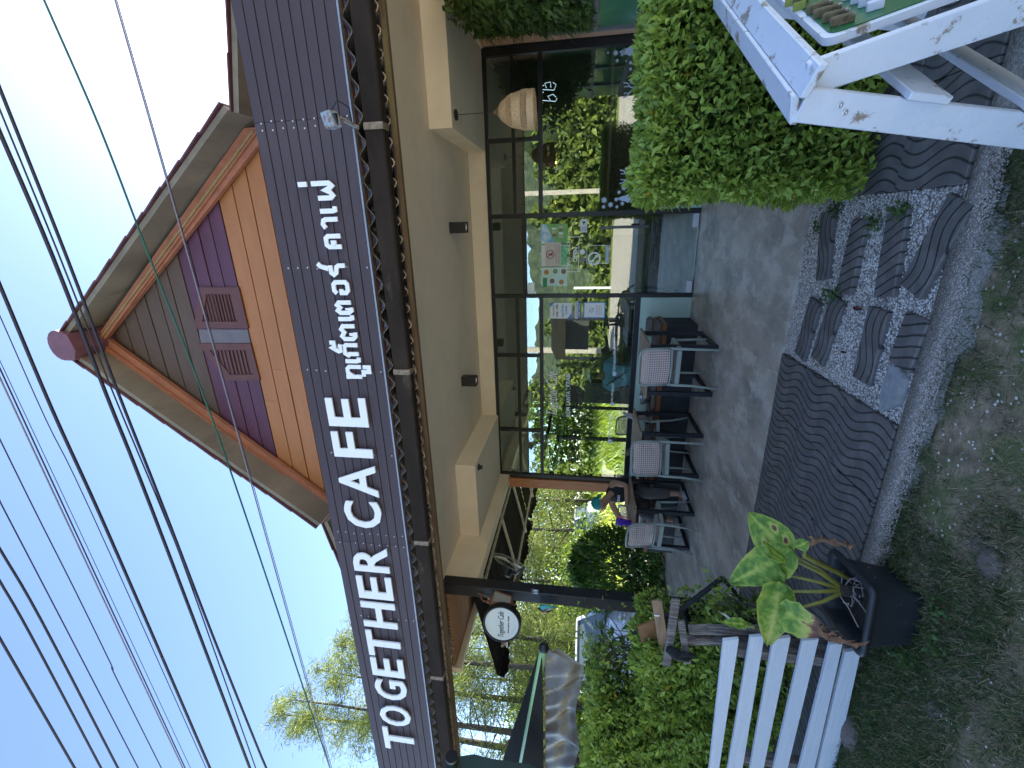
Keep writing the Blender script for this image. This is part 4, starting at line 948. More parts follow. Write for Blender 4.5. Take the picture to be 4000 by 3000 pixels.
def head(parent, c, fwd, up, skin_, s=1.0, glasses=None):
    """face details around head centre c; fwd = facing direction"""
    f = nrm(fwd); u = nrm(np.asarray(up)-np.dot(up, f)*f); r_ = np.cross(f, u); c = np.asarray(c)
    def P_(a, b, d): return c+s*(r_*a+f*b+u*d)
    m3 = MB(); m3.tube([P_(0, .092, .02), P_(0, .108, -.008), P_(0, .112, -.02), P_(0, .095, -.03)], [.006, .011, .013, .008], 7); m3.build('nose', skin_, parent, smooth=True)
    for sg in (-1, 1):
        m3 = MB(); m3.blob(P_(sg*.03, .083, .012), .010*s, 8, 6); m3.build('eye', mat('eye_dark', (.05, .035, .03), .2), parent, smooth=True)
        m3 = MB(); m3.blob(P_(sg*.078, .0, -.005), (.012*s, .018*s, .028*s), 8, 6); m3.build('ear', skin_, parent, smooth=True)
    m3 = MB(); m3.tube([P_(-.024, .088, -.052), P_(0, .096, -.05), P_(.024, .088, -.052)], [.003, .0065, .003], 6); m3.build('mouth', mat('lips', (.32, .10, .08), .5), parent, smooth=True)
    if glasses:
        m3 = MB()
        for sg in (-1, 1): m3.tube([P_(sg*.033+.024*math.cos(t), .102, .012+.021*math.sin(t)) for t in np.linspace(0, 2*math.pi, 13)], .003, 5, cap=False); m3.tube([P_(sg*.057, .1, .014), P_(sg*.078, .01, .012)], .0025, 4)
        m3.tube([P_(-.009, .104, .015), P_(.009, .104, .015)], .003, 4); m3.build('glasses', glasses, parent)
def finger_hand(parent, w, d, side, up, skin_, curl=.5, L=.085):
    """palm and five fingers from wrist w along d"""
    d = nrm(d); side = nrm(side); up = nrm(up); pts = [w, w+d*.04, w+d*.085]; ed = [(0, 1), (1, 2)]; rad = [(.021, .017), (.033, .016), (.036, .014)]
    for i, (off, ln) in enumerate(((-.028, .052), (-.009, .066), (.010, .071), (.027, .062))):
        b = w+d*.082+side*off; n0 = len(pts); pts += [b, b+d*ln*.5-up*ln*.12*curl, b+d*ln*.85-up*ln*.55*curl]; ed += [(2, n0), (n0, n0+1), (n0+1, n0+2)]; rad += [.0085, .008, .0065]
    n0 = len(pts); b = w+d*.03+side*.03; pts += [b, b+d*.03+side*.022-up*.01, b+d*.055+side*.02-up*.02]; ed += [(1, n0), (n0, n0+1), (n0+1, n0+2)]; rad += [.012, .010, .008]
    return skin_fig('hand', pts, ed, rad, skin_, parent, 1)
W1 = thing('person', (-3.87, 6.15, 0), 'woman in a turquoise headscarf and black sleeveless shirt leaning on the table', 'person')
pel, che, nek = (-3.84, 6.2, .55), (-3.84, 6.0, .92), (-3.86, 5.86, 1.06); hc = np.array((-3.90, 5.74, 1.165))
shR, elR, wrR = (-3.66, 5.97, .985), (-3.58, 5.78, .80), (-3.82, 5.62, .80)
shL, elL, wrL = (-4.03, 5.97, .985), (-4.22, 5.78, .83), (-4.10, 5.57, .82)
kR, aR_, tR = (-3.66, 5.72, .54), (-3.56, 5.62, .10), (-3.56, 5.44, .045)
kL, aL_, tL = (-4.02, 5.72, .53), (-4.12, 5.78, .10), (-4.16, 5.60, .045)
pts = [pel, (-3.84, 6.11, .75), che, nek, tuple(hc+(0, .02, -.05)), tuple(hc), tuple(hc+(0, .0, .06)), shR, elR, wrR, shL, elL, wrL, (-3.75, 6.15, .54), kR, aR_, tR, (-3.93, 6.15, .54), kL, aL_, tL]
ed = [(0, 1), (1, 2), (2, 3), (3, 4), (4, 5), (5, 6), (2, 7), (7, 8), (8, 9), (2, 10), (10, 11), (11, 12), (0, 13), (13, 14), (14, 15), (15, 16), (0, 17), (17, 18), (18, 19), (19, 20)]
rad = [(.15, .12), (.14, .11), (.155, .11), .055, .07, .088, .07, .055, .042, .028, .055, .042, .028, .085, .062, .04, .03, .085, .062, .04, .03]
skin_fig('body', pts, ed, rad, skinm, W1)
shirt = mat('black_jersey', (.018, .017, .018), .85, var=.3)
skin_fig('sleeveless_shirt', [pel, (-3.84, 6.11, .75), che, (-3.855, 5.93, 1.0), (-3.70, 5.965, 1.0), (-3.99, 5.965, 1.0)], [(0, 1), (1, 2), (2, 3), (2, 4), (2, 5)], [(.20, .17), (.19, .165), (.215, .165), .10, .085, .085], shirt, W1)
trs = mat('grey_brown_trousers', (.10, .085, .08), .85, var=.15)
skin_fig('trousers', [pel, (-3.75, 6.15, .54), kR, (-3.575, 5.64, .2), (-3.93, 6.15, .54), kL, (-4.11, 5.77, .2)], [(0, 1), (1, 2), (2, 3), (0, 4), (4, 5), (5, 6)], [(.19, .15), .12, .095, .075, .12, .095, .075], trs, W1)
shoe = mat('pale_blue_shoe', (.40, .50, .54), .6, var=.2, scale=20)
for a_, t_ in ((aR_, tR), (aL_, tL)):
    skin_fig('shoe', [tuple(np.array(a_)+(0, .04, -.05)), tuple(np.array(a_)+(0, -.02, -.03)), t_], [(0, 1), (1, 2)], [(.042, .042), (.046, .05), (.044, .032)], shoe, W1)
fw = np.array((-.05, -.8, -.45)); head(W1, hc, fw, (0, 0, 1), skinm, 1.0, mat('rose_glasses', (.5, .12, .14), .3))
m3 = MB(); scarf = mat('turquoise_headscarf', (.01, .22, .22), .7, var=.25, scale=12, stretch=(1, 1, .3))
cap_c = hc+np.array((0, .025, .045)); rows = []
for i in range(7):
    ph = math.pi/2*i/6; rows.append([cap_c+np.array((.093*math.cos(ph)*math.cos(t)*(1+.02*math.sin(9*t)), .108*math.cos(ph)*math.sin(t)*(1+.02*math.sin(9*t))-.0, .088*math.sin(ph)+(.0 if i else -.02-.03*math.sin(t)*-1))) for t in np.linspace(0, 2*math.pi, 25)])
m3.grid(rows); m3.build('headscarf', scarf, W1, smooth=True)
m3 = MB(); m3.blob(cap_c+np.array((.05, .10, -.03)), (.03, .035, .03)); m3.tube([cap_c+np.array((.05, .12, -.03)), cap_c+np.array((.075, .15, -.09))], [.02, .008], 6); m3.build('scarf_knot', scarf, W1, smooth=True)
text_on('BADDIES', 'shirt_print', W1, white_paint, np.array((-3.86, 5.80, .90)), np.array((1., 0, 0)), nrm((0, .30, 1)), np.array((0, -1, .3)), .19, .035, bold=.01)
finger_hand(W1, np.array(wrR), (-.9, -.35, -.12), (0.3, -.9, 0), (0, 0, 1), skinm, .5)
finger_hand(W1, np.array(wrL), (.45, -.7, -.15), (-.8, -.4, 0), (0, 0, 1), skinm, .8)
PHN = thing('phone', (-4.0, 5.47, .79), 'dark phone held over the table by the woman with the headscarf', 'phone')
m3 = MB(); m3.obox((-4.03, 5.48, .80), (.075, 0, 0), (0, .13, .05), (0, -.003, .008), .003); m3.build('phone_body', black_frame, PHN)
# purple tumbler
tc = aY(2440, 2040, 5.35); TU = thing('tumbler', (tc[0], 5.35, .762), 'purple tumbler with bright pink handle and black straw on the terrace table', 'cup')
prp = mat('purple_plastic', (.10, .04, .42), .3); pnk = mat('hot_pink_plastic', (.75, .06, .25), .3)
m3 = MB(); m3.lathe((tc[0], 5.35, .762), [(.001, 0), (.036, 0), (.052, .17), (.054, .19), (.05, .2), (.001, .2)], 20); m3.build('cup_body', prp, TU, smooth=True)
m3 = MB(); m3.tube([(tc[0]+.045, 5.34, .92), (tc[0]+.10, 5.33, .92), (tc[0]+.10, 5.33, .81), (tc[0]+.04, 5.34, .81)], .009, 8); m3.build('handle', pnk, TU, smooth=True)
m3 = MB(); m3.tube([(tc[0]+.01, 5.35, .95), (tc[0]+.02, 5.35, 1.02)], .005, 6); m3.build('straw', black_frame, TU)
# tabby cat sitting on the bench
CT = thing('cat', (-3.22, 6.12, .5), 'small tabby cat sitting on the bench between the tables', 'cat')
tab = mat('tabby_fur', (.14, .10, .065), .95, var=.6, scale=30, stretch=(1, 1, 3), bump=.8, bscale=200, col2=(.4, .33, .25), c2lo=.5, c2hi=.65, s2=18)
b = np.array((-3.22, 6.14, .50))
skin_fig('body', [b+(0, .06, .07), b+(0, .02, .15), b+(0, -.02, .22), b+(.0, -.05, .29), b+(.01, -.085, .285), b+(.03, -.04, .18), b+(.035, -.075, .02), b+(-.03, -.04, .18), b+(-.035, -.075, .02), b+(.07, .02, .05), b+(.075, -.06, .02), b+(-.07, .02, .05), b+(-.075, -.06, .02), b+(.05, .13, .03), b+(.12, .10, .02), b+(.15, .02, .02)],
  [(0, 1), (1, 2), (2, 3), (3, 4), (2, 5), (5, 6), (2, 7), (7, 8), (0, 9), (9, 10), (0, 11), (11, 12), (0, 13), (13, 14), (14, 15)], [.085, .078, .06, .052, .03, .03, .02, .03, .02, .045, .024, .045, .024, .02, .016, .012], tab, CT, 1)
for sg in (-1, 1):
    m3 = MB(); e_ = b+np.array((sg*.03, -.045, .33)); m3.add([e_+(-.017, 0, 0), e_+(.017, 0, 0), e_+(0, .015, 0), e_+(sg*.006, 0, .04)], [(0, 1, 3), (1, 2, 3), (2, 0, 3)]); m3.build('ear', tab, CT)
    m3 = MB(); m3.blob(b+(sg*.019, -.098, .30), .006, 6, 5); m3.build('eye', mat('cat_eye', (.3, .35, .05), .2), CT)
# black wire basket and bottles on the bench, pink jar on the floor
BK = thing('basket', (-2.38, 6.25, .5), 'black wire basket holding a silver pot on the bench behind the middle table', 'basket')
m3 = MB()
for k in range(14):
    t = 2*math.pi*k/14; m3.tube([(-2.38+.07*math.cos(t), 6.25+.07*math.sin(t), .503), (-2.38+.11*math.cos(t+.1), 6.25+.11*math.sin(t+.1), .62)], .004, 4)
for h_, r_ in ((.505, .07), (.56, .09), (.62, .11)): m3.tube([(-2.38+r_*math.cos(t), 6.25+r_*math.sin(t), h_) for t in np.linspace(0, 6.283, 19)], .004, 4)
m3.build('wire_cage', black_frame, BK)
m3 = MB(); m3.lathe((-2.38, 6.25, .503), [(.001, 0), (.05, 0), (.055, .1), (.03, .13), (.03, .15), (.035, .16), (.001, .17)], 14); m3.build('silver_pot', alu, BK, smooth=True)
BK2 = thing('cable_heap', (-2.7, 6.2, .5), 'tangled black cable lying on the bench beside the wire basket', 'cable')
pts = [(-2.70+.10*math.cos(t*2.3)*(.5+.5*math.sin(t)), 6.2+.09*math.sin(t*1.9), .512+.03*abs(math.sin(t*.7))) for t in np.linspace(0, 22, 110)]
m3 = MB(); m3.tube(pts, .006, 5); m3.build('cable_coil', black_frame, BK2)
c = fl(2690, 1258); JR = thing('pink_jar', (c[0]-.0, c[1]+.05, 0), 'little pink flowered jar with black ribbon loops on the floor by the bench end', 'jar')
m3 = MB(); m3.lathe((c[0], c[1]+.05, 0), [(.001, 0), (.045, .0), (.055, .04), (.045, .09), (.025, .11), (.025, .125), (.001, .125)], 14); m3.build('jar_body', mat('pink_flowers', (.55, .22, .32), .4, var=.5, scale=40, col2=(.6, .6, .6), c2lo=.5, c2hi=.55, s2=25), JR, smooth=True)
m3 = MB()
for sg in (-1, 1): m3.tube([(c[0]+sg*.02*math.sin(t)+sg*.02, c[1]+.05, .125+.035*(1-math.cos(t))) for t in np.linspace(0, 6.28, 12)], .004, 5)
m3.build('ribbon', black_frame, JR)

# person in the white cap, seated inside with the back to the glass
W2 = thing('person', (-2.35, 7.35, 0), 'person in pale blue seahorse shirt and white cap sitting inside the left window', 'person')
pts = [(-2.38, 7.35, .5), (-2.38, 7.3, .75), (-2.38, 7.22, 1.02), (-2.38, 7.20, 1.17), (-2.36, 7.18, 1.30), (-2.34, 7.17, 1.36), (-2.57, 7.25, 1.05), (-2.66, 7.35, .82), (-2.55, 7.55, .80), (-2.19, 7.25, 1.05), (-2.10, 7.4, .84), (-2.2, 7.58, .80), (-2.28, 7.4, .5), (-2.25, 7.85, .5), (-2.25, 7.85, .08), (-2.48, 7.4, .5), (-2.5, 7.85, .5), (-2.5, 7.85, .08)]
ed = [(0, 1), (1, 2), (2, 3), (3, 4), (4, 5), (2, 6), (6, 7), (7, 8), (2, 9), (9, 10), (10, 11), (0, 12), (12, 13), (13, 14), (0, 15), (15, 16), (16, 17)]
skin_fig('body', pts, ed, [(.15, .12), (.14, .11), (.16, .11), .055, .09, .075, .055, .042, .03, .055, .042, .03, .085, .06, .04, .085, .06, .04], skinm, W2)
blu = mat('pale_blue_shirt', (.35, .70, .88), .8, var=.12, scale=5)
skin_fig('shirt', pts[:3]+[(-2.38, 7.21, 1.1), (-2.56, 7.25, 1.05), (-2.64, 7.33, .88), (-2.20, 7.25, 1.05), (-2.12, 7.36, .9)], [(0, 1), (1, 2), (2, 3), (2, 4), (4, 5), (2, 6), (6, 7)], [(.2, .17), (.19, .16), (.21, .165), .09, .095, .085, .095, .085], blu, W2)
hc2 = np.array((-2.35, 7.18, 1.33)); m3 = MB(); m3.blob(hc2+(0, -.01, -.02), (.092, .105, .10), 12, 8); m3.build('hair', mat('dark_hair', (.02, .014, .01), .6), W2, smooth=True)
m3 = MB(); rows = [[hc2+np.array((.10*math.cos(ph)*math.cos(t), .115*math.cos(ph)*math.sin(t), .03+.10*math.sin(ph))) for t in np.linspace(0, 6.283, 19)] for ph in np.linspace(-.15, 1.57, 7)]
m3.grid(rows); m3.build('cap', mat('white_cap', (.7, .76, .76), .7, var=.05), W2, smooth=True)
m3 = MB(); m3.grid([[hc2+np.array((-.10*math.cos(t)-.09*k_*math.cos(t)*.9, -.06*math.sin(t)*1.0-.02, .025-.03*k_)) for t in np.linspace(-1.1, 1.1, 9)] for k_ in (0, .5, 1)]); m3.build('cap_peak', mat('white_cap', (.7, .76, .76)), W2)
head(W2, hc2, (-.75, .6, -.2), (0, 0, 1), skinm)
sh = [(0, .9), (.12, 1), (.28, .96), (.34, .84), (.22, .8), (.24, .66), (.36, .5), (.32, .3), (.18, .18), (.14, .06), (.24, 0), (.3, .08), (.24, .12), (.22, .08), (.2, .14), (.36, .24), (.5, .5), (.44, .74), (.44, .92), (.28, 1.06), (.1, 1.06)]
m3 = MB(); m3.prism([(-2.42+u*.14, 7.062, .80+v*.15) for u, v in sh], (0, -.004, 0)); m3.build('seahorse_print', mat('navy_print', (.02, .05, .12), .6), W2)
m3 = MB(); m3.bar((-2.52, 7.10, 1.08), (-2.26, 7.06, .76), .018, .006, up=(0, 1, 0)); m3.build('bag_strap', black_frame, W2)
hand_l = finger_hand(W2, np.array((-2.55, 7.55, .80)), (.5, .8, 0), (.8, -.5, 0), (0, 0, 1), skinm, .5); finger_hand(W2, np.array((-2.2, 7.58, .80)), (-.4, .8, 0), (-.8, -.4, 0), (0, 0, 1), skinm, .5)

# ================================================================== ON AND BEHIND THE GLASS
YN = YW+.004
def board(name, px, lb, cat, m_, th=.002, Y=YN, group=None):
    A = aY(px[0], px[1], Y); Bq = aY(px[2], px[3], Y)     # top-left, bottom-right in reading sense
    T = thing(name, ((A[0]+Bq[0])/2, Y, Bq[2]), lb, cat, group)
    m3 = MB(); m3.box((A[0], Y-th, Bq[2]), (Bq[0], Y, A[2])); m3.build('sheet', m_, T); return T, A, Bq
pap = mat('white_paper', (.74, .75, .74), .6, var=.02); nav = mat('navy_ink', (.02, .07, .25), .5); blu2 = mat('blue_ink', (.05, .22, .50), .5); redi = mat('red_ink', (.45, .05, .08), .5); blki = mat('black_print', (.015, .015, .018))
def loc(T, A, Bq, u, v, Y): return A[0]+(Bq[0]-A[0])*u, Bq[2]+(A[2]-Bq[2])*v
def tx(T, A, Bq, s, u0, v0, u1, v1, m_, **k):
    xa, za = loc(T, A, Bq, u0, v0, 0); xb, zb2 = loc(T, A, Bq, u1, v1, 0); return text_obj(s, 'print', T, m_, xa, xb, za, zb2, YN-.0025, depth=.0012, **k)
T, A, Q = board('notice', (2148, 1244, 2234, 1183), 'white sheet with opening hours and last order time on the shop window', 'notice', pap)
tx(T, A, Q, 'Open Daily', .15, .78, .85, .88, blki, bold=.01); tx(T, A, Q, '8AM - 5PM', .12, .62, .88, .72, blki, bold=.01); tx(T, A, Q, 'Last Order', .1, .36, .9, .50, blu2, bold=.01); tx(T, A, Q, '4.30PM', .25, .2, .78, .3, blu2, bold=.01)
for s_ in ([(0, 0), (.35, 0), (0, .2)], [(1, 1), (.7, 1), (1, .8)]):
    m3 = MB(); m3.prism([(loc(T, A, Q, u, v, 0)[0], YN-.0026, loc(T, A, Q, u, v, 0)[1]) for u, v in s_], (0, -.0006, 0)); m3.build('corner_print', blu2, T)
T, A, Q = board('notice', (2245, 1245, 2268, 1177), 'small white and blue cash only strip below the opening hours sheet', 'notice', pap)
m3 = MB(); m3.box((A[0], YN-.0032, Q[2]), (Q[0], YN-.0026, Q[2]+(A[2]-Q[2])*.46)); m3.build('blue_band', nav, T)
tx(T, A, Q, 'CASH ONLY', .08, .1, .92, .38, pap, bold=.02)
o = tx(T, A, Q, 'รับเฉพาะเงินสด', .05, .55, .95, .95, nav); o.location.y -= .0008
for c_ in children(T):
    if c_.name.startswith('print'): c_.location.y -= .0012
T, A, Q = board('notice', (2278, 1242, 2366, 1180), 'blue bordered house rules sheet with a round prohibition mark on the shop window', 'notice', blu2)
m3 = MB(); m3.box((A[0]+.012, YN-.0032, Q[2]+.015), (Q[0]-.012, YN-.0026, A[2]-.015)); m3.build('inner_sheet', pap, T)
xm, zm = loc(T, A, Q, .5, .62, 0)
def prohib(T, xm, zm, r_, m_, Y, w=.12):
    m3 = MB(); ring = [(xm+r_*math.cos(t), zm+r_*math.sin(t)) for t in np.linspace(0, 2*math.pi, 25)]
    ribbon(m3, ring, r_*w*1.6, Y, .0008); m3.build('ring', m_, T)
    m3 = MB(); ribbon(m3, [(xm-r_*.66, zm+r_*.66), (xm+r_*.66, zm-r_*.66)], r_*w*1.3, Y-.0009, .0006); m3.build('slash', m_, T)
prohib(T, xm, zm, .03, mat('dark_red_brown', (.16, .04, .02), .5), YN-.0033)
for v_ in (.4, .33, .26, .18):
    xa_, za_ = loc(T, A, Q, .2, v_, 0); xb_, zb3 = loc(T, A, Q, .8, v_+.02, 0); m3 = MB(); m3.box((xa_, YN-.004, za_), (xb_, YN-.0034, zb3)); m3.build('small_print', mat('faint_red', (.6, .3, .3), .6), T)
# menu board of dishes, drinks poster, shirtless notice, behind the glass door
T, A, Q = board('menu_poster', (2115, 1118, 2216, 1044), 'pale green menu poster with six round dishes on the glass door', 'poster', mat('mint_paper', (.50, .72, .62), .5, var=.08))
dish = [mat('curry_dish', (.45, .22, .04), .5, var=.5, scale=60), mat('brown_dish', (.2, .13, .07), .5, var=.6, scale=60), mat('green_dish', (.22, .28, .08), .5, var=.5, scale=60)]
for i, (u, v) in enumerate(((.75, .78), (.28, .56), (.80, .44), (.22, .2), (.78, .12), (.5, .0))):
    if i == 5: continue
    xx, zz_ = loc(T, A, Q, u, v+.02, 0); r_ = .042
    m3 = MB(); m3.lathe((xx, YN-.0024, zz_), [(r_*1.1, 0), (r_*1.1, -.0008), (.0005, -.0008)], 18, (0, 1, 0)); m3.build('plate', pap, T)
    m3 = MB(); m3.lathe((xx, YN-.0034, zz_), [(r_*.88, 0), (r_*.88, -.0006), (.0005, -.0012)], 18, (0, 1, 0)); m3.build('dish', dish[i % 3], T)
xx, zz_ = loc(T, A, Q, .22, .86, 0); m3 = MB(); m3.box((xx-.07, YN-.003, zz_-.03), (xx+.06, YN-.0024, zz_+.03)); m3.build('green_title', mat('green_print', (.03, .22, .07), .5), T)
T, A, Q = board('drinks_poster', (2114, 952, 2217, 873), 'blue and green poster with rows of iced drinks on the glass door', 'poster', mat('green_blue_poster', (.16, .42, .10), .4, var=.35, scale=9))
m3 = MB(); m3.prism([(A[0], YN-.0024, A[2]-.001), (Q[0], YN-.0024, A[2]-.001), (Q[0], YN-.0024, A[2]-.07), (A[0], YN-.0024, A[2]-.19)][::-1], (0, -.0008, 0)); m3.build('sky_print', mat('sky_print', (.22, .5, .8), .4, var=.3, scale=12, col2=(.8, .85, .9), c2lo=.45, c2hi=.6, s2=8), T)
tx(T, A, Q, 'caffe', .10, .80, .5, .95, pap, bold=.02).location.y -= .001
for j in range(2):
    for i in range(3+j):
        xx, zz_ = loc(T, A, Q, .42+.17*i-.08*j, .50-.26*j, 0); m3 = MB(); m3.prism([(xx-.012, YN-.0034, zz_-.03), (xx+.012, YN-.0034, zz_-.03), (xx+.018, YN-.0034, zz_+.03), (xx-.018, YN-.0034, zz_+.03)], (0, -.0006, 0)); m3.build('iced_drink', mat(f'drink_{(i+j)%3}', ((.25, .12, .06), (.55, .42, .3), (.7, .7, .62))[(i+j) % 3], .4), T)
T, A, Q = board('menu_sheet', (2115, 1040, 2216, 956), 'white and green sheet half covered by the dress code paper on the glass door', 'poster', pap)
m3 = MB(); m3.box((A[0]+.01, YN-.003, Q[2]), (Q[0]-.01, YN-.0024, Q[2]+.09)); m3.build('green_print', mat('leaf_print', (.15, .5, .2), .5, var=.5, scale=20), T)
YN2 = YN; YN = YW-.004
T, A, Q = board('dress_code_notice', (2130, 1040, 2192, 946), 'beige paper asking guests to wear shirts, taped over the posters on the door', 'notice', mat('beige_paper', (.60, .54, .46), .7, var=.03), Y=YN)
xm, zm = loc(T, A, Q, .5, .68, 0); prohib(T, xm, zm, .055, mat('maroon_ink', (.28, .05, .07), .5), YN-.003)
m3 = MB(); m3.blob((xm, YN-.003, zm+.018), (.012, .001, .013), 8, 5); m3.prism([(xm-.02, YN-.0025, zm-.035), (xm+.02, YN-.0025, zm-.035), (xm+.014, YN-.0025, zm+.005), (xm-.014, YN-.0025, zm+.005)], (0, -.0006, 0)); m3.build('figure_print', mat('maroon_ink', (.28, .05, .07)), T)
tx(T, A, Q, 'Please respect', .10, .08, .90, .18, mat('maroon_ink', (.28, .05, .07)), bold=.01)
for v_ in (.25, .32):
    xa_, za_ = loc(T, A, Q, .1, v_, 0); xb_, zb3 = loc(T, A, Q, .9, v_+.03, 0); m3 = MB(); m3.box((xa_, YN-.003, za_), (xb_, YN-.0024, zb3)); m3.build('small_print', mat('faint_maroon', (.45, .28, .25), .6), T)
# white vinyl lettering on the glass (front face)
vin = mat('white_vinyl', (.80, .81, .82), .5, var=.02)
YV = YW+.0055
def vin_thing(name, px, lb, cat='lettering'):
    c = aY(px[0], px[1], YV); return thing(name, (c[0], YV, c[2]), lb, cat)
T = vin_thing('open_sign', (2262, 993), 'white vinyl frame reading open daily on the glass door', 'sign')
m3 = MB(); a_ = aY(2200, 1062, YV); b_ = aY(2262, 925, YV)
ribbon(m3, [(a_[0]+.06, a_[2]), (a_[0], a_[2]), (a_[0], b_[2]), (b_[0], b_[2]), (b_[0], a_[2]), (b_[0]-.06, a_[2])], .008, YV, .001); m3.build('outline', vin, T)
px_text('WELCOME', 'line', T, vin, 2200, 1035, 2208, 985, YV, bold=.01, depth=.001); px_text('OPEN', 'line', T, vin, 2213, 1050, 2228, 1004, YV, bold=.02, depth=.001); px_text('DAILY', 'line', T, vin, 2213, 992, 2228, 938, YV, bold=.02, depth=.001); px_text('OPEN', 'line', T, vin, 2238, 1024, 2256, 966, YV, bold=.03, depth=.001)
T = vin_thing('no_food_sticker', (2382, 994), 'square white sticker forbidding outside food and drink on the glass door', 'sticker')
c = aY(2321, 1010, YV); prohib(T, c[0], c[2], .078, vin, YV, .17)
a_ = aY(2291, 1030, YV); b_ = aY(2381, 958, YV); m3 = MB(); ribbon(m3, [(a_[0], a_[2]), (a_[0], b_[2]), (b_[0], b_[2]), (b_[0], a_[2]), (a_[0], a_[2])], .005, YV, .001); m3.build('outline', vin, T)
m3 = MB(); m3.box((c[0]-.045, YV-.001, c[2]+.0), (c[0]-.02, YV-.0002, c[2]+.05)); m3.box((c[0]+.015, YV-.001, c[2]-.05), (c[0]+.045, YV-.0002, c[2]-.015)); m3.build('cup_print', vin, T)
m3 = MB(); m3.box((a_[0]+.01, YV-.001, b_[2]+.01), (b_[0]-.01, YV-.0002, b_[2]+.05)); m3.build('text_block', mat('translucent_grey_vinyl', (.45, .52, .56), .5), T)
T, A, Q = board('pull_sticker', (2267, 908, 2294, 855), 'white pull sticker in Thai and English beside the door handle', 'sticker', pap, Y=YV, th=.001)
YN = YV+.0012
tx(T, A, Q, 'PULL', .08, .1, .48, .38, blki, bold=.02); tx(T, A, Q, 'ดึง', .12, .5, .42, .95, blki); m3 = MB(); x_, z_ = loc(T, A, Q, .75, .5, 0); m3.blob((x_, YV-.002, z_), (.014, .001, .02), 8, 5); m3.box((x_-.03, YV-.002, z_-.006), (x_, YV-.001, z_+.006)); m3.build('hand_print', blki, T)
for (px, py), lb, m_ in (((2275, 1016), 'upper dark round sticker under the open sign', mat('grey_vinyl', (.2, .2, .2), .5)), ((2275, 984), 'lower white round sticker under the open sign', vin), ((2112, 938), 'small round pale sticker above the drinks poster', mat('pale_sticker', (.5, .55, .5), .5)), ((2113, 992), 'larger round pale green sticker above the dress code paper', mat('pale_sticker', (.5, .55, .5))), ((2113, 1051), 'small round pale sticker above the dish menu', mat('pale_sticker', (.5, .55, .5)))):
    c = aY(px, py, YV); m3 = MB(); m3.lathe(c, [(.035 if px > 2200 else .018, 0), (.035 if px > 2200 else .018, -.001), (.001, -.001)], 16, (0, 1, 0)); tag(m3.build('round_sticker', m_), lb, 'sticker')
T = vin_thing('window_lettering', (2232, 1540), 'large white cafe name and island name lettering on the left shop window')
px_text('Together Cafe', 'script', T, vin, 2133, 1618, 2192, 1452, YV, shear=.45, bold=-.002, depth=.001); px_text('KOH', 'line', T, vin, 2211, 1628, 2228, 1592, YV, bold=.01, depth=.001); px_text('LANTA', 'line', T, vin, 2211, 1582, 2228, 1528, YV, bold=.01, depth=.001); px_text('.', 'line', T, vin, 2225, 1521, 2228, 1517, YV, depth=.001); px_text('KRABI', 'line', T, vin, 2211, 1510, 2228, 1461, YV, bold=.01, depth=.001)
T = vin_thing('contact_lettering', (2400, 1560), 'row of white contact lettering with social media icons along the bottom of the window')
for s_, q in (('TOGETHER CAFE-KOH LANTA', (2376, 1716, 2390, 1614)), ('092-9036691', (2386, 1572, 2398, 1500)), ('TOGETHERCAFE.KOHLANTATH', (2394, 1452, 2409, 1332))):
    px_text(s_, 'line', T, vin, *q, YV, bold=.01, depth=.001)
for q, ch in (((2375, 1731, 2390, 1718), 'f'), ((2384, 1584, 2399, 1573), 'C'), ((2393, 1467, 2408, 1454), 'O')):
    a_ = aY(q[0], q[1], YV); b_ = aY(q[2], q[3], YV); m3 = MB(); m3.box((a_[0], YV-.001, b_[2]), (b_[0], YV, a_[2]), .0); m3.build('icon', vin, T)
    w_ = b_[0]-a_[0]; h_ = a_[2]-b_[2]; text_obj(ch, 'icon_symbol', T, nav, a_[0]+w_*.3, b_[0]-w_*.3, b_[2]+h_*.2, a_[2]-h_*.2, YV-.0012, depth=.0006)
T = vin_thing('mirrored_neon_tube', (2265, 1520), 'thin grey tube lettering of the cafe name hanging inside the window')
YI = YW+.25; px_text('Together Cafe Lanta', 'tube_lettering', T, mat('pale_tube', (.28, .36, .33), .4), 2250, 1668, 2285, 1394, YI, bold=-.015, depth=.004)
# snowflake, fir and deer decals on the right window
dec = mat('pale_blue_vinyl', (.55, .62, .74), .6, var=.03)
def flake(px, py, r_px):
    c = aY(px, py, YV); r_ = abs(aY(px, py+r_px, YV)[0]-c[0]); m3 = MB(); V = []; n_ = 24
    for j in range(n_):
        t = 2*math.pi*j/n_; rr = (1, .55, .8, .35)[j % 4]*r_ if r_ > .03 else (1, .5)[j % 2]*r_; V.append((c[0]+rr*math.cos(t), YV-.001, c[2]+rr*math.sin(t)))
    V.append((c[0], YV-.001, c[2])); m3.add(V, [(j, n_, (j+1) % n_) for j in range(n_)]); return m3
n_ = 0; FLK = {}
for (px, py, r_), pos in zip(((2405, 207, 15), (2431, 212, 10), (2437, 195, 7), (2411, 237, 9), (2463, 245, 9), (2463, 270, 8), (2468, 318, 13), (2360, 782, 16), (2385, 800, 14), (2358, 808, 9), (2407, 779, 11), (2438, 733, 15), (2418, 751, 9), (2447, 660, 10), (2431, 795, 11), (2410, 808, 8), (2446, 238, 5), (2375, 206, 6)),
   ['right corner']*7+['door side']*9+['right corner']*2):
    o = flake(px, py, r_).build('snowflake', dec); n_ += 1
    size = 'large' if r_ > 12 else 'medium' if r_ > 8 else 'small'; FLK.setdefault(pos, []).append((px, o, size))
    tag(o, 'snowflake', 'window decal', 'snowflake decals on the right window')
ORD = ['highest', 'second highest', 'third highest', 'fourth highest', 'fifth from the top', 'sixth from the top', 'seventh from the top', 'eighth from the top', 'ninth from the top']
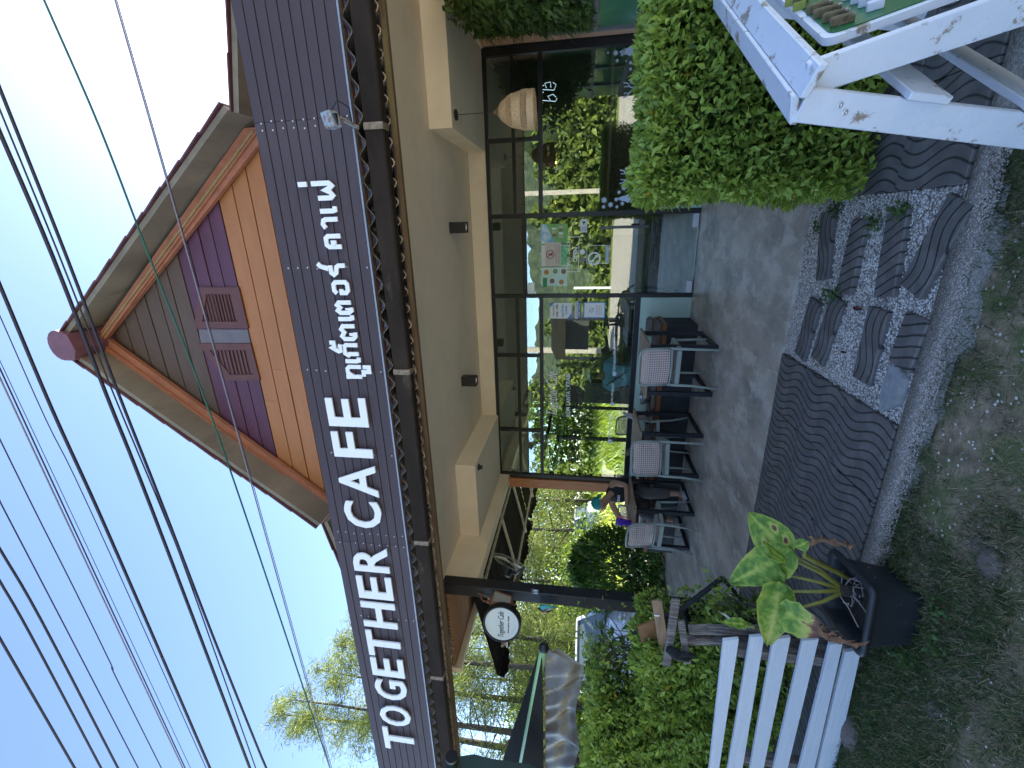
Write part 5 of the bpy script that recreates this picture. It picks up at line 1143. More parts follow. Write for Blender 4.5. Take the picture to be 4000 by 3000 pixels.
for pos, ls in FLK.items():
    for i, (px, o, size) in enumerate(sorted(ls, key=lambda a: a[0])): o['label'] = f'{size} snowflake decal, {ORD[i]} in the {pos} cluster, right window'
for cxp, cyp, lb in ((2460, 200, 'pale fir tree decal in the right corner of the shop window'), (2450, 775, 'pale fir tree decal near the door side of the shop window')):
    c = aY(cxp, cyp, YV); V = []
    for s_, h_ in ((1, 0), (.5, .35), (.75, .35), (.35, .65), (.5, .65), (.0, 1)): V.append((c[0]+.075*s_, YV-.001, c[2]-.1+.23*h_))
    V += [(2*c[0]-x, y, z) for x, y, z in V[::-1]]; m3 = MB(); m3.add(V, [tuple(range(len(V)))]); tag(m3.build('fir_decal', dec), lb, 'window decal')
for cxp, cyp, lb in ((2460, 350, 'pale reindeer antler decal in the middle of the right shop window'), (2445, 690, 'pale reindeer antler decal near the door side fir decal')):
    c = aY(cxp, cyp, YV); m3 = MB()
    for sg in (-1, 1):
        ribbon(m3, [(c[0]+sg*.01, c[2]-.05), (c[0]+sg*.03, c[2]), (c[0]+sg*.07, c[2]+.03), (c[0]+sg*.08, c[2]+.08)], .012, YV, .001); ribbon(m3, [(c[0]+sg*.035, c[2]+.012), (c[0]+sg*.035, c[2]+.07)], .01, YV-.0003, .0008)
    m3.blob((c[0], YV, c[2]-.08), (.03, .001, .04), 8, 5); tag(m3.build('deer_decal', dec), lb, 'window decal')
# inside the room
CO = thing('service_counter', (1.2, 9.6, 0), 'dark timber service counter deep inside the right half of the cafe', 'counter')
wd = mat('aged_timber_counter', (.13, .09, .05), .6, var=.3, scale=4, stretch=(1, 1, 8))
mb = MB(); mb.box((-.2, 9.4, 0), (2.8, 9.9, 1.05)); mb.build('counter_body', wd, CO); mb = MB(); mb.box((-.3, 9.3, 1.052), (2.9, 10, 1.1)); mb.build('counter_top', mat('counter_top', (.25, .2, .14), .4), CO)
for i, (px, py, y, lb) in enumerate(((2150, 636, 8.6, 'dark barrel pendant lamp with glowing bulb seen through the right window'), (2150, 795, 9.6, 'second glowing pendant bulb seen through the right window near the door'))):
    c = aY(px, py, y); T = thing('indoor_pendant', (c[0], y, c[2]-.1), lb, 'pendant lamp')
    mb = MB(); r_ = .17 if i == 0 else .05
    mb.lathe((c[0], y, c[2]-.10), [(r_, 0), (r_*1.05, .22), (r_*.9, .24), (.02, .25)], 20); mb.build('shade', mat('dark_wicker', (.05, .03, .02), .8, var=.3, scale=60), T)
    mb = MB(); mb.tube([(c[0], y, c[2]+.14), (c[0], y, 2.855)], .005, 5); mb.build('cord', black_frame, T)
    mb = MB(); mb.blob((c[0], y, c[2]-.06), (.03, .03, .04)); mb.build('bulb', mat('warm_bulb', (1, .6, .25), .4, emit=(1, .45, .12), estr=14), T, smooth=True)
c = aY(2140, 358, 8.4); T = thing('neon_sign', (c[0], 8.4, c[2]), 'small glowing white script sign deep inside behind the right window', 'sign')
m3 = MB()
for st in (((2118, 392), (2170, 396), (2176, 384)), ((2150, 392), (2140, 376), (2160, 368), (2172, 380)), ((2120, 350), (2165, 352), (2172, 330), (2160, 322)), ((2135, 345), (2128, 325), (2150, 320), (2152, 342)), ((2116, 362), (2124, 360)), ((2118, 336), (2126, 332))):
    m3.tube([aY(a, b_, 8.4) for a, b_ in st], .0045, 6)
m3.build('tube', mat('white_neon', (.4, .5, .6), .4, emit=(.6, .8, 1), estr=.45), T)
BRD = thing('menu_board', (-.2, 11.4, 1.6), 'dim framed board on the back wall of the cafe', 'board')
mb = MB(); mb.box((-1.8, 11.44, 1.2), (-.2, 11.49, 2.1)); mb.build('board_panel', mat('dim_board', (.16, .17, .15), .5, var=.4, scale=6), BRD)
mb = MB(); mb.box((-1.85, 11.46, 1.15), (-.15, 11.495, 2.15)); mb.build('board_frame', black_frame, BRD)
# ================================================================== HEDGES AND PLANTS
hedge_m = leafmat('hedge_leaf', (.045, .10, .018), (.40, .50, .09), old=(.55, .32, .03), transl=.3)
twig = mat('grey_brown_twig', (.13, .10, .075), .8, var=.2)
def hedge(name, lb, lo, hi, k, size, ragged=.05, cat='hedge', lmt=None, tw=160):
    lo, hi = np.array(lo, float), np.array(hi, float); T = thing(name, ((lo[0]+hi[0])/2, (lo[1]+hi[1])/2, 0), lb, cat)
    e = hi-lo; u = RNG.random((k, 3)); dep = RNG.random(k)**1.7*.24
    ar = np.array([e[1]*e[2], e[1]*e[2]*.3, e[0]*e[2], e[0]*e[2]*.3, e[0]*e[1]*1.1]); f = RNG.choice(5, k, p=ar/ar.sum())
    P = lo+u*e; nn = np.zeros((k, 3))
    for i, (ax, sg) in enumerate(((0, -1), (0, 1), (1, -1), (1, 1), (2, 1))):
        s = f == i; P[s, ax] = (hi[ax]-dep[s]) if sg > 0 else (lo[ax]+dep[s]); nn[s, ax] = sg
    # bumpy clipped surface
    b = .5*np.sin(P[:, 0]*9+P[:, 2]*5)+.5*np.sin(P[:, 1]*11+P[:, 2]*8+1)+.6*np.sin(P[:, 0]*23+P[:, 1]*17+P[:, 2]*19)
    P += nn*(b*ragged*.55)[:, None]; cc = (lo+hi)/2
    # rounded edges
    q = (P-cc)/(e/2); r3 = np.sort(np.abs(q), 1); over = np.clip(r3[:, 1]-.86, 0, 1)*.5; P = cc+(P-cc)*(1-over[:, None]*.5)
    D = nn*.55+RNG.normal(size=(k, 3))*.55+np.array((0, 0, .35)); N = nn*.3+RNG.normal(size=(k, 3))*.45+np.array((0, 0, .9))
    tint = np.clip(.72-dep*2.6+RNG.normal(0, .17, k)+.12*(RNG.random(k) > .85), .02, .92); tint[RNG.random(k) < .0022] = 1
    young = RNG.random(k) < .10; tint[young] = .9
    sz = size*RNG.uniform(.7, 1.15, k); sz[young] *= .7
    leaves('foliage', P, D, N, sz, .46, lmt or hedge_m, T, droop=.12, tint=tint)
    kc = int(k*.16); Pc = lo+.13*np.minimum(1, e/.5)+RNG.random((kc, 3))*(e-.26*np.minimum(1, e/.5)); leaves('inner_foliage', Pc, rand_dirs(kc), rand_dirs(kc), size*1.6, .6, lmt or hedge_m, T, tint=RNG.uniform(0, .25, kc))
    mb = MB()
    for _ in range(tw):
        a = lo+np.array((.15, .15, .02))+RNG.random(3)*(e-np.array((.3, .3, .3))); c_ = lo+RNG.random(3)*e*np.array((1, 1, 1)); c_[2] = min(hi[2]-.03, a[2]+RNG.uniform(.15, .4)); c_ = a+(c_-a)*min(1, .35/max(.01, np.linalg.norm(c_-a)))
        mb.tube([a, (a+c_)/2+RNG.normal(0, .015, 3), c_], [.005, .004, .002], 4, cap=False)
    for _ in range(14):
        a = np.array((RNG.uniform(lo[0]+.15, hi[0]-.15), RNG.uniform(lo[1]+.12, hi[1]-.12), 0)); mb.tube([a, a+np.array((RNG.normal(0, .05), RNG.normal(0, .05), e[2]*.45)), a+np.array((RNG.normal(0, .1), RNG.normal(0, .08), e[2]*.85))], [.014, .01, .004], 5, cap=False)
    mb.build('twigs', twig, T, kind='stuff')
    return T
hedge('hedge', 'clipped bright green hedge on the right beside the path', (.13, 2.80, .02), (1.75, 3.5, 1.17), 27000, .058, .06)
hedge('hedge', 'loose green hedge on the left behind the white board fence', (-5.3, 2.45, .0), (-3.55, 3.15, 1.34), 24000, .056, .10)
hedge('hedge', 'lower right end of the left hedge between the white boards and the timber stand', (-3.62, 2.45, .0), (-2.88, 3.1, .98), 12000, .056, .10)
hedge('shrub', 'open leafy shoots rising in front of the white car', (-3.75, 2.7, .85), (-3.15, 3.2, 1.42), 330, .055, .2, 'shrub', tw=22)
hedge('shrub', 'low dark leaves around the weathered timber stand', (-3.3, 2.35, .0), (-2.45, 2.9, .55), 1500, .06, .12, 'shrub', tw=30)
# pot bush with long leaves behind the terrace
bushm = leafmat('long_dark_leaf', (.02, .06, .018), (.15, .27, .05), transl=.3)
BS = thing('pot_bush', (-6.4, 7.2, 0), 'dense rounded bush of long blotched leaves behind the end table', 'bush')
k = 3600; t = RNG.uniform(0, 6.283, k); ph = RNG.uniform(-1.1, 1.57, k); r_ = 1-RNG.random(k)**2*.35
P = np.stack([-6.3+.82*r_*np.cos(ph)*np.cos(t), 7.1+.7*r_*np.cos(ph)*np.sin(t), .78+.72*r_*np.sin(ph)], 1); O = P-np.array((-6.3, 7.1, .4)); O /= np.linalg.norm(O, axis=1, keepdims=True)
leaves('foliage', P, O*.6+RNG.normal(size=(k, 3))*.35+np.array((0, 0, .25)), RNG.normal(size=(k, 3))*.4+O*.5+np.array((0, 0, .5)), RNG.uniform(.13, .24, k), .27, bushm, BS, droop=.3)
mb = MB()
for _ in range(12): a = np.array((-6.3+RNG.normal(0, .12), 7.1+RNG.normal(0, .12), .05)); mb.tube([a, a+np.array((RNG.normal(0, .2), RNG.normal(0, .2), .6))], [.014, .008], 5)
mb.build('stems', twig, BS)
mb = MB(); mb.box((-7.2, 6.5, -.03), (-5.27, 7.8, .05)); mb.box((-7.2, 5.2, -.04), (-5.92, 6.49, .02)); mb.build('planting_bed', soil, BS)
k = 500; P = np.stack([RNG.uniform(-6.7, -5.3, k), RNG.uniform(6.3, 6.7, k), RNG.uniform(.0, .35, k)], 1)
leaves('low_leaves', P, rand_dirs(k, .8), rand_dirs(k, .6), RNG.uniform(.08, .15, k), .4, bushm, BS)

# potted philodendron in the foreground
PT = thing('plastic_planter', (-1.78, 2.02, 0), 'scuffed black square plastic planter sunk in the grass beside the white fence', 'planter')
plas = mat('scuffed_black_plastic', (.022, .024, .028), .45, var=.3, scale=6, col2=(.09, .1, .115), c2lo=.62, c2hi=.72, s2=14)
c0 = np.array((-1.74, 1.90, 0)); ang = math.radians(8); U = np.array((math.cos(ang), math.sin(ang), 0)); Vv = np.array((-math.sin(ang), math.cos(ang), 0))
def ringp(h, r_, cr=.2, n_=5):
    out = []
    for (sx, sy) in ((1, 1), (-1, 1), (-1, -1), (1, -1)):
        a0 = math.atan2(sy, sx)-math.pi/4
        for j in range(n_):
            a_ = a0+math.pi/2*j/(n_-1); out.append(c0+U*(sx*r_*(1-cr)+r_*cr*math.cos(a_))+Vv*(sy*r_*(1-cr)+r_*cr*math.sin(a_))+np.array((0, 0, h)))
    return out+[out[0]]
mb = MB(); R0 = .158
mb.grid([ringp(-.08, R0*.78), ringp(.0, R0*.8), ringp(.195, R0*.96)]); mb.build('pot_body', plas, PT, smooth=True)
mb = MB(); mb.grid([ringp(.18, R0*.965), ringp(.185, R0*1.1), ringp(.205, R0*1.14), ringp(.217, R0*1.1), ringp(.215, R0*1.0), ringp(.195, R0*.93), ringp(.12, R0*.9)]); mb.build('rolled_rim', plas, PT, smooth=True)
mb = MB(); mb.add([p for p in ringp(.135, R0*.9)[:-1]], [tuple(range(20))]); mb.build('potting_soil', mat('dark_potting_soil', (.03, .022, .016), .95, var=.6, scale=40, bump=1), PT)
PH = thing('philodendron', (-1.72, 1.86, .165), 'yellow green variegated philodendron with browned lower leaves in the black planter', 'plant')
philm = bpy.data.materials.new('variegated_leaf'); philm.use_nodes = True; n = philm.node_tree.nodes; l = philm.node_tree.links; bsdf = n['Principled BSDF']
at_ = n.new('ShaderNodeAttribute'); at_.attribute_name = 'tint'; nz = n.new('ShaderNodeTexNoise'); nz.inputs['Scale'].default_value = 35; nz.inputs['Detail'].default_value = 6; tcn = n.new('ShaderNodeTexCoord'); l.new(tcn.outputs['Object'], nz.inputs['Vector'])
a0_ = n.new('ShaderNodeMath'); a0_.operation = 'MULTIPLY_ADD'; l.new(nz.outputs['Fac'], a0_.inputs[0]); a0_.inputs[1].default_value = .9; l.new(at_.outputs['Fac'], a0_.inputs[2]); ad = n.new('ShaderNodeMath'); ad.operation = 'MULTIPLY'; l.new(a0_.outputs[0], ad.inputs[0]); ad.inputs[1].default_value = .625
cr = n.new('ShaderNodeValToRGB'); e = cr.color_ramp.elements; e[0].position = .22; e[0].color = (.07, .16, .02, 1); e[1].position = .95; e[1].color = (.14, .07, .035, 1)
for p_, c_ in ((.375, (.16, .30, .035)), (.49, (.36, .46, .06)), (.66, (.60, .58, .13)), (.78, (.30, .12, .07))): x = e.new(p_); x.color = (*c_, 1)
l.new(ad.outputs[0], cr.inputs[0]); l.new(cr.outputs[0], bsdf.inputs['Base Color']); bsdf.inputs['Roughness'].default_value = .55
trn = n.new('ShaderNodeBsdfTranslucent'); l.new(cr.outputs[0], trn.inputs[0]); mx = n.new('ShaderNodeMixShader'); mx.inputs[0].default_value = .25; l.new(bsdf.outputs[0], mx.inputs[1]); l.new(trn.outputs[0], mx.inputs[2]); l.new(mx.outputs[0], n['Material Output'].inputs[0])
deadm = mat('dried_brown_leaf', (.20, .10, .05), .85, var=.5, scale=25, bump=.6)
def big_leaf(base, tip, side, width, mt=philm, lab=None, cup=.25, lobes=True, vein=.28, crumple=0, burn=0, spots=()):
    base, tip = np.asarray(base, float), np.asarray(tip, float); L = tip-base; ln = np.linalg.norm(L); d = L/ln; s_ = nrm(np.asarray(side)-np.dot(side, d)*d); nn = np.cross(s_, d)
    if nn[2] < 0: nn = -nn
    prof = [(-.16, .0), (-.15, .42), (-.05, .78), (.1, .97), (.25, 1.0), (.42, .92), (.6, .74), (.78, .48), (.92, .2), (1.0, .0)] if lobes else [(0, 0), (.08, .35), (.2, .7), (.38, .95), (.55, 1), (.7, .85), (.85, .5), (.95, .2), (1, 0), (1, 0)]
    V = []; T_ = []; cols = 9
    for i, (u, w) in enumerate(prof):
        for j in range(cols):
            a = (j/(cols-1)-.5)*2; uu = u
            if lobes and u < 0: uu = u*(1 if abs(a) > .35 else .0)
            rip = .018*math.sin(i*2.7+abs(a)*6)*abs(a)*ln/.3+crumple*RNG.normal()*.02
            p = base+d*ln*max(uu, -.16)+s_*(a*w*width/2)+nn*(cup*abs(a)*width*.32*w-.25*ln*max(0, uu)**2*.55+rip+(.004 if j == 4 else 0))
            V.append(p); T_.append((.32 if abs(a) < .15 else 0)*vein/.28+.12+.10*(i % 2)+(.22 if abs(a) > .9 else 0)+(burn*max(0, u-.35)*1.6 if burn else 0)+(1.0 if (i, j) in spots else 0))
    F = [(i*cols+j, i*cols+j+1, (i+1)*cols+j+1, (i+1)*cols+j) for i in range(len(prof)-1) for j in range(cols-1)]
    V = np.array(V)
    o = new_mesh('leaf', V, F, mt, PH, smooth=True, tint=T_)
    if lab: o['label'] = lab
    return o
crown = np.array((-1.73, 1.95, .185))
# each: petiole joint, tip given by photo pixels and distance along y
for (bp, by_), (tp, ty_), side, w, lb in (
    (((3055, 2145), 2.05), ((2920, 1998), 2.2), (.6, .2, -.4), .19, 'leaf with brown oval spots pointing up to the right'),
    (((3060, 2170), 2.02), ((2840, 2290), 2.05), (.3, .4, .5), .19, 'leaf pointing straight up toward the patio'),
    (((3050, 2240), 1.98), ((2950, 2200), 2.15), (.5, .3, .2), .17, None),
    (((3040, 2310), 1.93), ((3000, 2545), 1.86), (.15, .3, 1), .17, 'broad leaf hanging in front of the white boards'),
    (((3070, 2390), 1.85), ((3235, 2490), 1.72), (1, .3, .25), .19, 'half browned leaf drooping over the planter rim')):
    b_ = aY(*bp, by_); t_ = aY(*tp, ty_); big_leaf(b_, t_, side, w, lab=lb, burn=1.3 if lb and 'browned' in lb else .25 if lb and 'hanging' in lb else 0, spots=((3, 6), (4, 2), (5, 6)) if lb and 'spots' in lb else ())
    mb = MB(); mid = (crown+b_)/2+np.array((0, 0, -.03)); mb.tube([crown, mid, b_], [.012, .009, .006], 7); mb.build('leaf_stalk', mat('olive_stalk', (.26, .24, .05), .5, var=.25, scale=20), PH, smooth=True)
b_ = aY(3060, 2180, 1.95); big_leaf(b_, aY(2975, 2120, 2.0), (.3, .5, .6), .10)
b_ = aY(2910, 2440, 2.02); big_leaf(b_, aY(2805, 2400, 2.1), (.2, .3, .8), .085, mt=mat('cream_marbled_leaf', (.62, .60, .40), .4, var=.3, scale=12, col2=(.14, .26, .04), c2lo=.45, c2hi=.55, s2=14), lab='small cream and green marbled young leaf')
big_leaf(aY(2905, 2440, 1.98), aY(2820, 2425, 2.0), (.1, .2, -.9), .07); mb = MB(); mb.tube([aY(2945, 2450, 1.97), b_, ], [.009, .006], 6); mb.build('leaf_stalk', mat('olive_stalk', (.26, .24, .05)), PH)
b_ = aY(3160, 2115, 1.95); big_leaf(b_, aY(3105, 2140, 1.95), (.3, .3, .6), .06, lobes=False)
mb = MB(); mb.tube([crown+np.array((.06, .02, -.01)), aY(3140, 2170, 1.98), aY(3150, 2120, 1.95)], [.014, .013, .008], 8); mb.build('leaf_stalk', mat('olive_stalk', (.26, .24, .05)), PH, smooth=True)
for pts, w in ((((3165, 2112), (3220, 2105), (3280, 2120), (3340, 2128)), .03), (((3215, 2465), (3250, 2490), (3300, 2500), (3370, 2520)), .035)):
    yy = (1.95, 1.92, 1.88, 1.84) if w == .03 else (1.75, 1.72, 1.68, 1.64)
    Pp = [aY(a, b, y) for (a, b), y in zip(pts, yy)]; rows = []
    for i in range(12):
        f = i/11*3; j = min(2, int(f)); p = Pp[j]+(Pp[j+1]-Pp[j])*(f-j); rows.append([p+np.array((w*a*math.cos(i*1.1), .4*w*a*math.sin(i*.9), w*a*.9*math.sin(i*1.1)))+RNG.normal(0, .004, 3) for a in (-1, -.4, .3, 1)])
    mb = MB(); mb.grid(rows); o = mb.build('dead_leaf', deadm, PH); o['label'] = 'shrivelled brown leaf hanging down'
mb = MB()
for _ in range(26):
    a = crown+RNG.normal(0, .03, 3)+np.array((0, 0, -.03)); b = a+np.array((RNG.normal(0, .07), RNG.normal(-.03, .06), -RNG.uniform(.0, .05))); mb.tube([a, (a+b)/2+RNG.normal(0, .015, 3), b], .0035, 4)
mb.build('aerial_roots', mat('pale_roots', (.35, .28, .24), .8, var=.4, scale=30), PH)
mb = MB(); mb.tube([crown+np.array((-.0, 0, -.05)), crown+np.array((.0, .0, .03))], [.035, .028], 8); mb.build('root_stock', mat('dark_root_stock', (.05, .035, .025), .9, var=.5, scale=40, bump=1), PH)

# ================================================================== FENCE, STANDS, SIGN
fw_ = mat('white_washed_board', (.66, .68, .72), .6, var=.06, scale=3, stretch=(.3, 6, 6), bump=.35, bscale=30, col2=(.45, .46, .5), c2lo=.66, c2hi=.75, s2=5)
weath = mat('weathered_grey_timber', (.14, .115, .10), .9, var=.5, scale=8, stretch=(8, 8, .8), bump=.8, bscale=40, col2=(.33, .29, .26), c2lo=.5, c2hi=.62, s2=10)
YFc = 1.96
FE = thing('board_fence', (-2.6, YFc, 0), 'low white fence of six slightly sagging boards in front of the left hedge', 'fence')
for (ra, rb, ry), (la, lb_) in (((2825, 2885, 2500), (2770, 2808)), ((2930, 2985, 2488), (2843, 2900)), ((3022, 3090, 2500), (2932, 2985)), ((3137, 3200, 2508), (3025, 3080)), ((3240, 3290, 2515), (3120, 3180)), ((3300, 3362, 2545), (3192, 3262))):
    RT, RB, LT_, LB = aY(ra, ry, YFc), aY(rb, ry-6, YFc), aY(la, 3000, YFc), aY(lb_, 3000, YFc)
    LT_ = RT+(LT_-RT)*1.5; LB = RB+(LB-RB)*1.5; dy = random.uniform(-.006, .006)
    mb = MB(); mb.prism([p+np.array((0, dy, 0)) for p in (RT, RB, LB, LT_)], (0, .018, 0)); mb.build('board', fw_, FE)
for py in (2530, 2940):
    a_ = aY(2800, py, YFc+.05); mb = MB(); mb.box((a_[0]-.03, YFc+.03, -.05), (a_[0]+.03, YFc+.08, aY(2840, py, YFc)[2]-.05)); mb.build('fence_post', weath, FE)
ST = thing('timber_stand', (-2.2, 2.1, 0), 'broken weathered timber stand with crossed boards and black cloth beside the fence', 'stand')
for (a, b), nm in ((((2690, 2458), (3400, 2470)), .05), (((2685, 2500), (3400, 2500)), .035)):
    p, q = aY(*a, 2.1), aY(*b, 2.1); q[2] = max(q[2], -.05); mb = MB(); mb.bar(p, q, .045, .04, up=(0, 1, 0), bev=.003); mb.build('upright', weath, ST)
for (a, b), w in ((((2640, 2340), (2603, 2600)), .045), (((2660, 2425), (2685, 2590)), .04)):
    mb = MB(); mb.bar(aY(*a, 2.04), aY(*b, 2.04), .02, w, bev=.003); mb.build('cross_board', weath, ST)
p = aY(2640, 2555, 2.0); mb = MB(); mb.tube([aY(2610, 2535, 2.0), p, aY(2690, 2575, 2.0)], [.02, .032, .016], 8); mb.tube([p, p+np.array((.02, -.01, -.06)), p+np.array((.0, 0, -.11))], [.022, .016, .005], 7); mb.build('black_cloth', mat('black_cloth', (.01, .01, .012), .9, var=.4, scale=20, bump=1), ST, smooth=True)
KB = thing('painted_board', (-2.8, 2.55, .7), 'worn orange brown board with a small white mark leaning behind the timber stand', 'board')
mb = MB(); mb.bar(aY(2565, 2345, 2.55), aY(2605, 2605, 2.55), .02, .07, bev=.003); mb.build('rail', mat('tan_board', (.30, .18, .10), .7, var=.3, scale=6, stretch=(1, 6, 6)), KB)
mb = MB(); mb.prism([aY(x, y, 2.6) for x, y in ((2490, 2450), (2556, 2425), (2572, 2500), (2505, 2510))], (0, .015, 0)); mb.build('panel', mat('orange_brown_panel', (.22, .10, .035), .6, var=.3, scale=9), KB)
mb = MB(); p = aY(2566, 2405, 2.535); mb.blob(p, (.008, .002, .02), 8, 5); mb.build('white_mark', white_paint, KB)
BF = thing('folding_frame', (-2.9, 2.9, 0), 'folded black steel frame with a pointed top leaning by the patio corner', 'frame')
for a, b, y0_, y1_ in (((2468, 2470), (2655, 2385), 2.75, 2.75), ((2655, 2385), (2822, 2258), 2.75, 2.8), ((2818, 2255), (2935, 2385), 2.8, 2.7), ((2655, 2385), (2705, 2475), 2.75, 2.72), ((2680, 2370), (2700, 2470), 2.9, 2.9), ((2660, 2395), (2850, 2402), 3.0, 3.0)):
    mb = MB(); mb.bar(aY(*a, y0_), aY(*b, y1_), .028, .028, bev=.002); mb.build('bar', black_steel, BF)
WB = thing('white_post_foot', (-2.3, 2.3, 0), 'short white painted block behind the young leaf', 'post')
p = fl(2960, 2395, .0); mb = MB(); mb.box((p[0]-.02, p[1]-.02, -.03), (p[0]+.03, p[1]+.02, .10)); mb.build('block', fw_, WB)

# white A-frame sign at the right edge
pw = mat('peeling_white_timber', (.68, .70, .74), .5, var=.06, scale=4, bump=.3, bscale=25, col2=(.30, .24, .18), c2lo=.565, c2hi=.61, s2=11)
AP = np.array([.306, 1.519, .9]); dR = nrm([.462, .755, 0]); pL = np.array([-dR[1], dR[0], 0]); 
AF = thing('a_frame_sign', (AP[0]+.3, AP[1]+.5, 0), 'peeling white timber A-frame carrying a green board with raised letters', 'sign')
LEN = 1.35
def leg_dir(w): v = np.array([w*pL[0], w*pL[1], -AP[2]-.04]); return v
lA, lB = leg_dir(.16), leg_dir(-.27)
for nm, lv, sgn in (('A', lA, 1), ('B', lB, -1)):
    fn = nrm(np.cross(dR, lv)); 
    if np.dot(fn, pL)*sgn < 0: fn = -fn
    for s_ in (0, LEN-.09):
        a = AP+dR*(s_+.045+(.026 if sgn < 0 else 0)*(1 if s_ == 0 else -1))+pL*sgn*.026; mb = MB(); mb.obox(a+lv*.5, dR*.024, lv*1.0, fn*.088, .003); mb.build('leg', pw, AF)
    # horizontal slats of this face
    if sgn == 1:
        for t_ in (.32, .66):
            c_ = AP+lv*t_+dR*(LEN/2)+pL*sgn*.026-fn*.058; mb = MB(); mb.obox(c_, dR*(LEN-.02), nrm(lv)*.11, fn*.020, .003); mb.build('slat', pw, AF)
    else:
        for t_ in (.93,):
            c_ = AP+lv*t_+dR*(LEN/2)+pL*sgn*.012-fn*.024; mb = MB(); mb.obox(c_, dR*(LEN-.02), nrm(lv)*.08, fn*.018, .003); mb.build('slat', pw, AF)
# ridge boards, one on each face of the top
for lv, sgn in ((lA, 1), (lB, -1)):
    fn = nrm(np.cross(dR, lv)); fn = fn if np.dot(fn, pL)*sgn > 0 else -fn
    c_ = AP+dR*(LEN/2+.01)+np.array((0, 0, .012))+pL*sgn*.040+np.array((0, 0, -.012 if sgn < 0 else 0)); mb = MB(); mb.obox(c_+dR*(.03 if sgn > 0 else 0), dR*(LEN), pL*.078+np.array((0, 0, -.022*sgn)), np.array((0, 0, .022)), .003); mb.build('ridge_board', pw, AF)
grn = mat('green_sign_enamel', (.015, .13, .045), .3, var=.08, scale=3, spec=.6)
fnB = nrm(np.cross(dR, lB)); fnB = fnB if np.dot(fnB, pL) < 0 else -fnB; dn = nrm(lB)
SB0 = AP+dR*.13+dn*.065+fnB*.065
def sp(u, v, h=0.0): return SB0+dR*u+dn*v+fnB*h
def rr(u0, v0, u1, v1, r_, h):
    out = []
    for cx_, cy_, a0 in ((u0+r_, v0+r_, math.pi), (u1-r_, v0+r_, 1.5*math.pi), (u1-r_, v1-r_, 0), (u0+r_, v1-r_, .5*math.pi)):
        for j in range(5): a_ = a0+j*math.pi/8; out.append(sp(cx_+r_*math.cos(a_), cy_+r_*math.sin(a_), h))
    return out
mb = MB(); mb.prism(rr(0, 0, 1.1, .62, .03, 0), fnB*.02); mb.build('white_backing', pw, AF)
mb = MB(); mb.prism(rr(.018, .018, 1.08, .6, .03, .0205), fnB*.003); mb.build('green_board', grn, AF)
wl = mat('white_raised_letter', (.68, .70, .78), .45, var=.05); bl = mat('brown_flaking_letter', (.16, .12, .06), .8, var=.5, scale=50, bump=1, col2=(.6, .62, .66), c2lo=.58, c2hi=.66, s2=30)
def hit(px, py, h=.034):
    d = AX.T @ np.array([(px-2000)/FPX, -(py-1500)/FPX, -1.0]); t = np.dot(SB0+fnB*h-CAM, fnB)/np.dot(d, fnB); return CAM+t*d
def stroke(p0, p1, w, m_):
    a, b = hit(*p0), hit(*p1); m3 = MB(); m3.obox((a+b)/2, b-a, np.cross(nrm(b-a), fnB)*w, fnB*.024, .003); m3.build('raised_letter', m_, AF)
for p0, p1 in (((3150, 42), (3255, 14)), ((3176, 58), (3290, 28)), ((3212, 74), (3318, 46)), ((3242, 90), (3342, 62)), ((3100, 8), (3160, -12))): stroke(p0, p1, .0135, bl)
for p0, p1 in (((3322, 2), (3372, -12)), ((3352, 14), (3424, -6)), ((3384, 30), (3456, 8)), ((3290, -12), (3330, -24))): stroke(p0, p1, .0150, wl)
for p0, p1 in (((3066, 14), (3128, -6)), ((3096, 32), (3150, 14))): stroke(p0, p1, .006, mat('yellow_green_streak', (.25, .28, .05), .7))
for (u, v) in ((.02, .1), (.03, .17)):
    a = AP+dR*.0325+pL*(.03+.02*(u > .025))+np.array((0, 0, -.07-v*.3))
    mb = MB(); mb.lathe(a, [(.008, 0), (.008, .002), (.004, .003), (.0005, .002)], 10, -dR); mb.build('screw', alu, AF)

# ================================================================== CANOPIES AT THE LEFT EDGE
CP = thing('market_umbrella', (-5.2, 3.2, 0), 'dark market canopy with light green rib and shiny brown plastic valance above the left hedge', 'umbrella')
Aq = aY(2125, 2530, 3.0); C0 = Aq+(aY(2040, 3000, 3.0)-Aq)*1.25; C0[1] = 3.15
grp = mat('light_green_pipe', (.34, .55, .24), .4, var=.2, scale=30)
mb = MB(); mb.tube([Aq, (Aq+C0)/2, C0], .036, 12); mb.build('rib', grp, CP, smooth=True)
mb = MB(); mb.blob(Aq+np.array((.02, -.02, .0)), (.048, .048, .048), 12, 8); mb.build('end_cap', black_frame, CP, smooth=True)
dkc = mat('dark_canopy_fabric', (.028, .027, .022), .95, spec=.08, var=.25, scale=4)
Lp = aY(2128, 3000, 3.0); Lp = Aq+(Lp-Aq)*1.25; Lp[2] = Aq[2]-.01; K = aY(1962, 3000, 3.9); K0 = Aq+(K-Aq)*1.25
mb = MB()
for a, b, c_ in ((Aq, Lp, C0), (Aq, C0, K0)):
    n_ = nrm(np.cross(b-a, c_-a)); 
    if n_[2] < 0: n_ = -n_
    a, b, c_ = a+n_*.03, b+n_*.03, c_+n_*.03
    mb.prism([a, b, c_], n_*.004)
mb.build('canopy', dkc, CP)
plast = mat('shiny_brown_plastic', (.13, .10, .065), .34, var=.4, scale=4, stretch=(.6, 1, 1), bump=.0, spec=.45)
rows = []; NX = 48
bot = [(2275, 2575), (2262, 2640), (2248, 2700), (2262, 2760), (2258, 2820), (2245, 2880), (2250, 2940), (2240, 3000)]
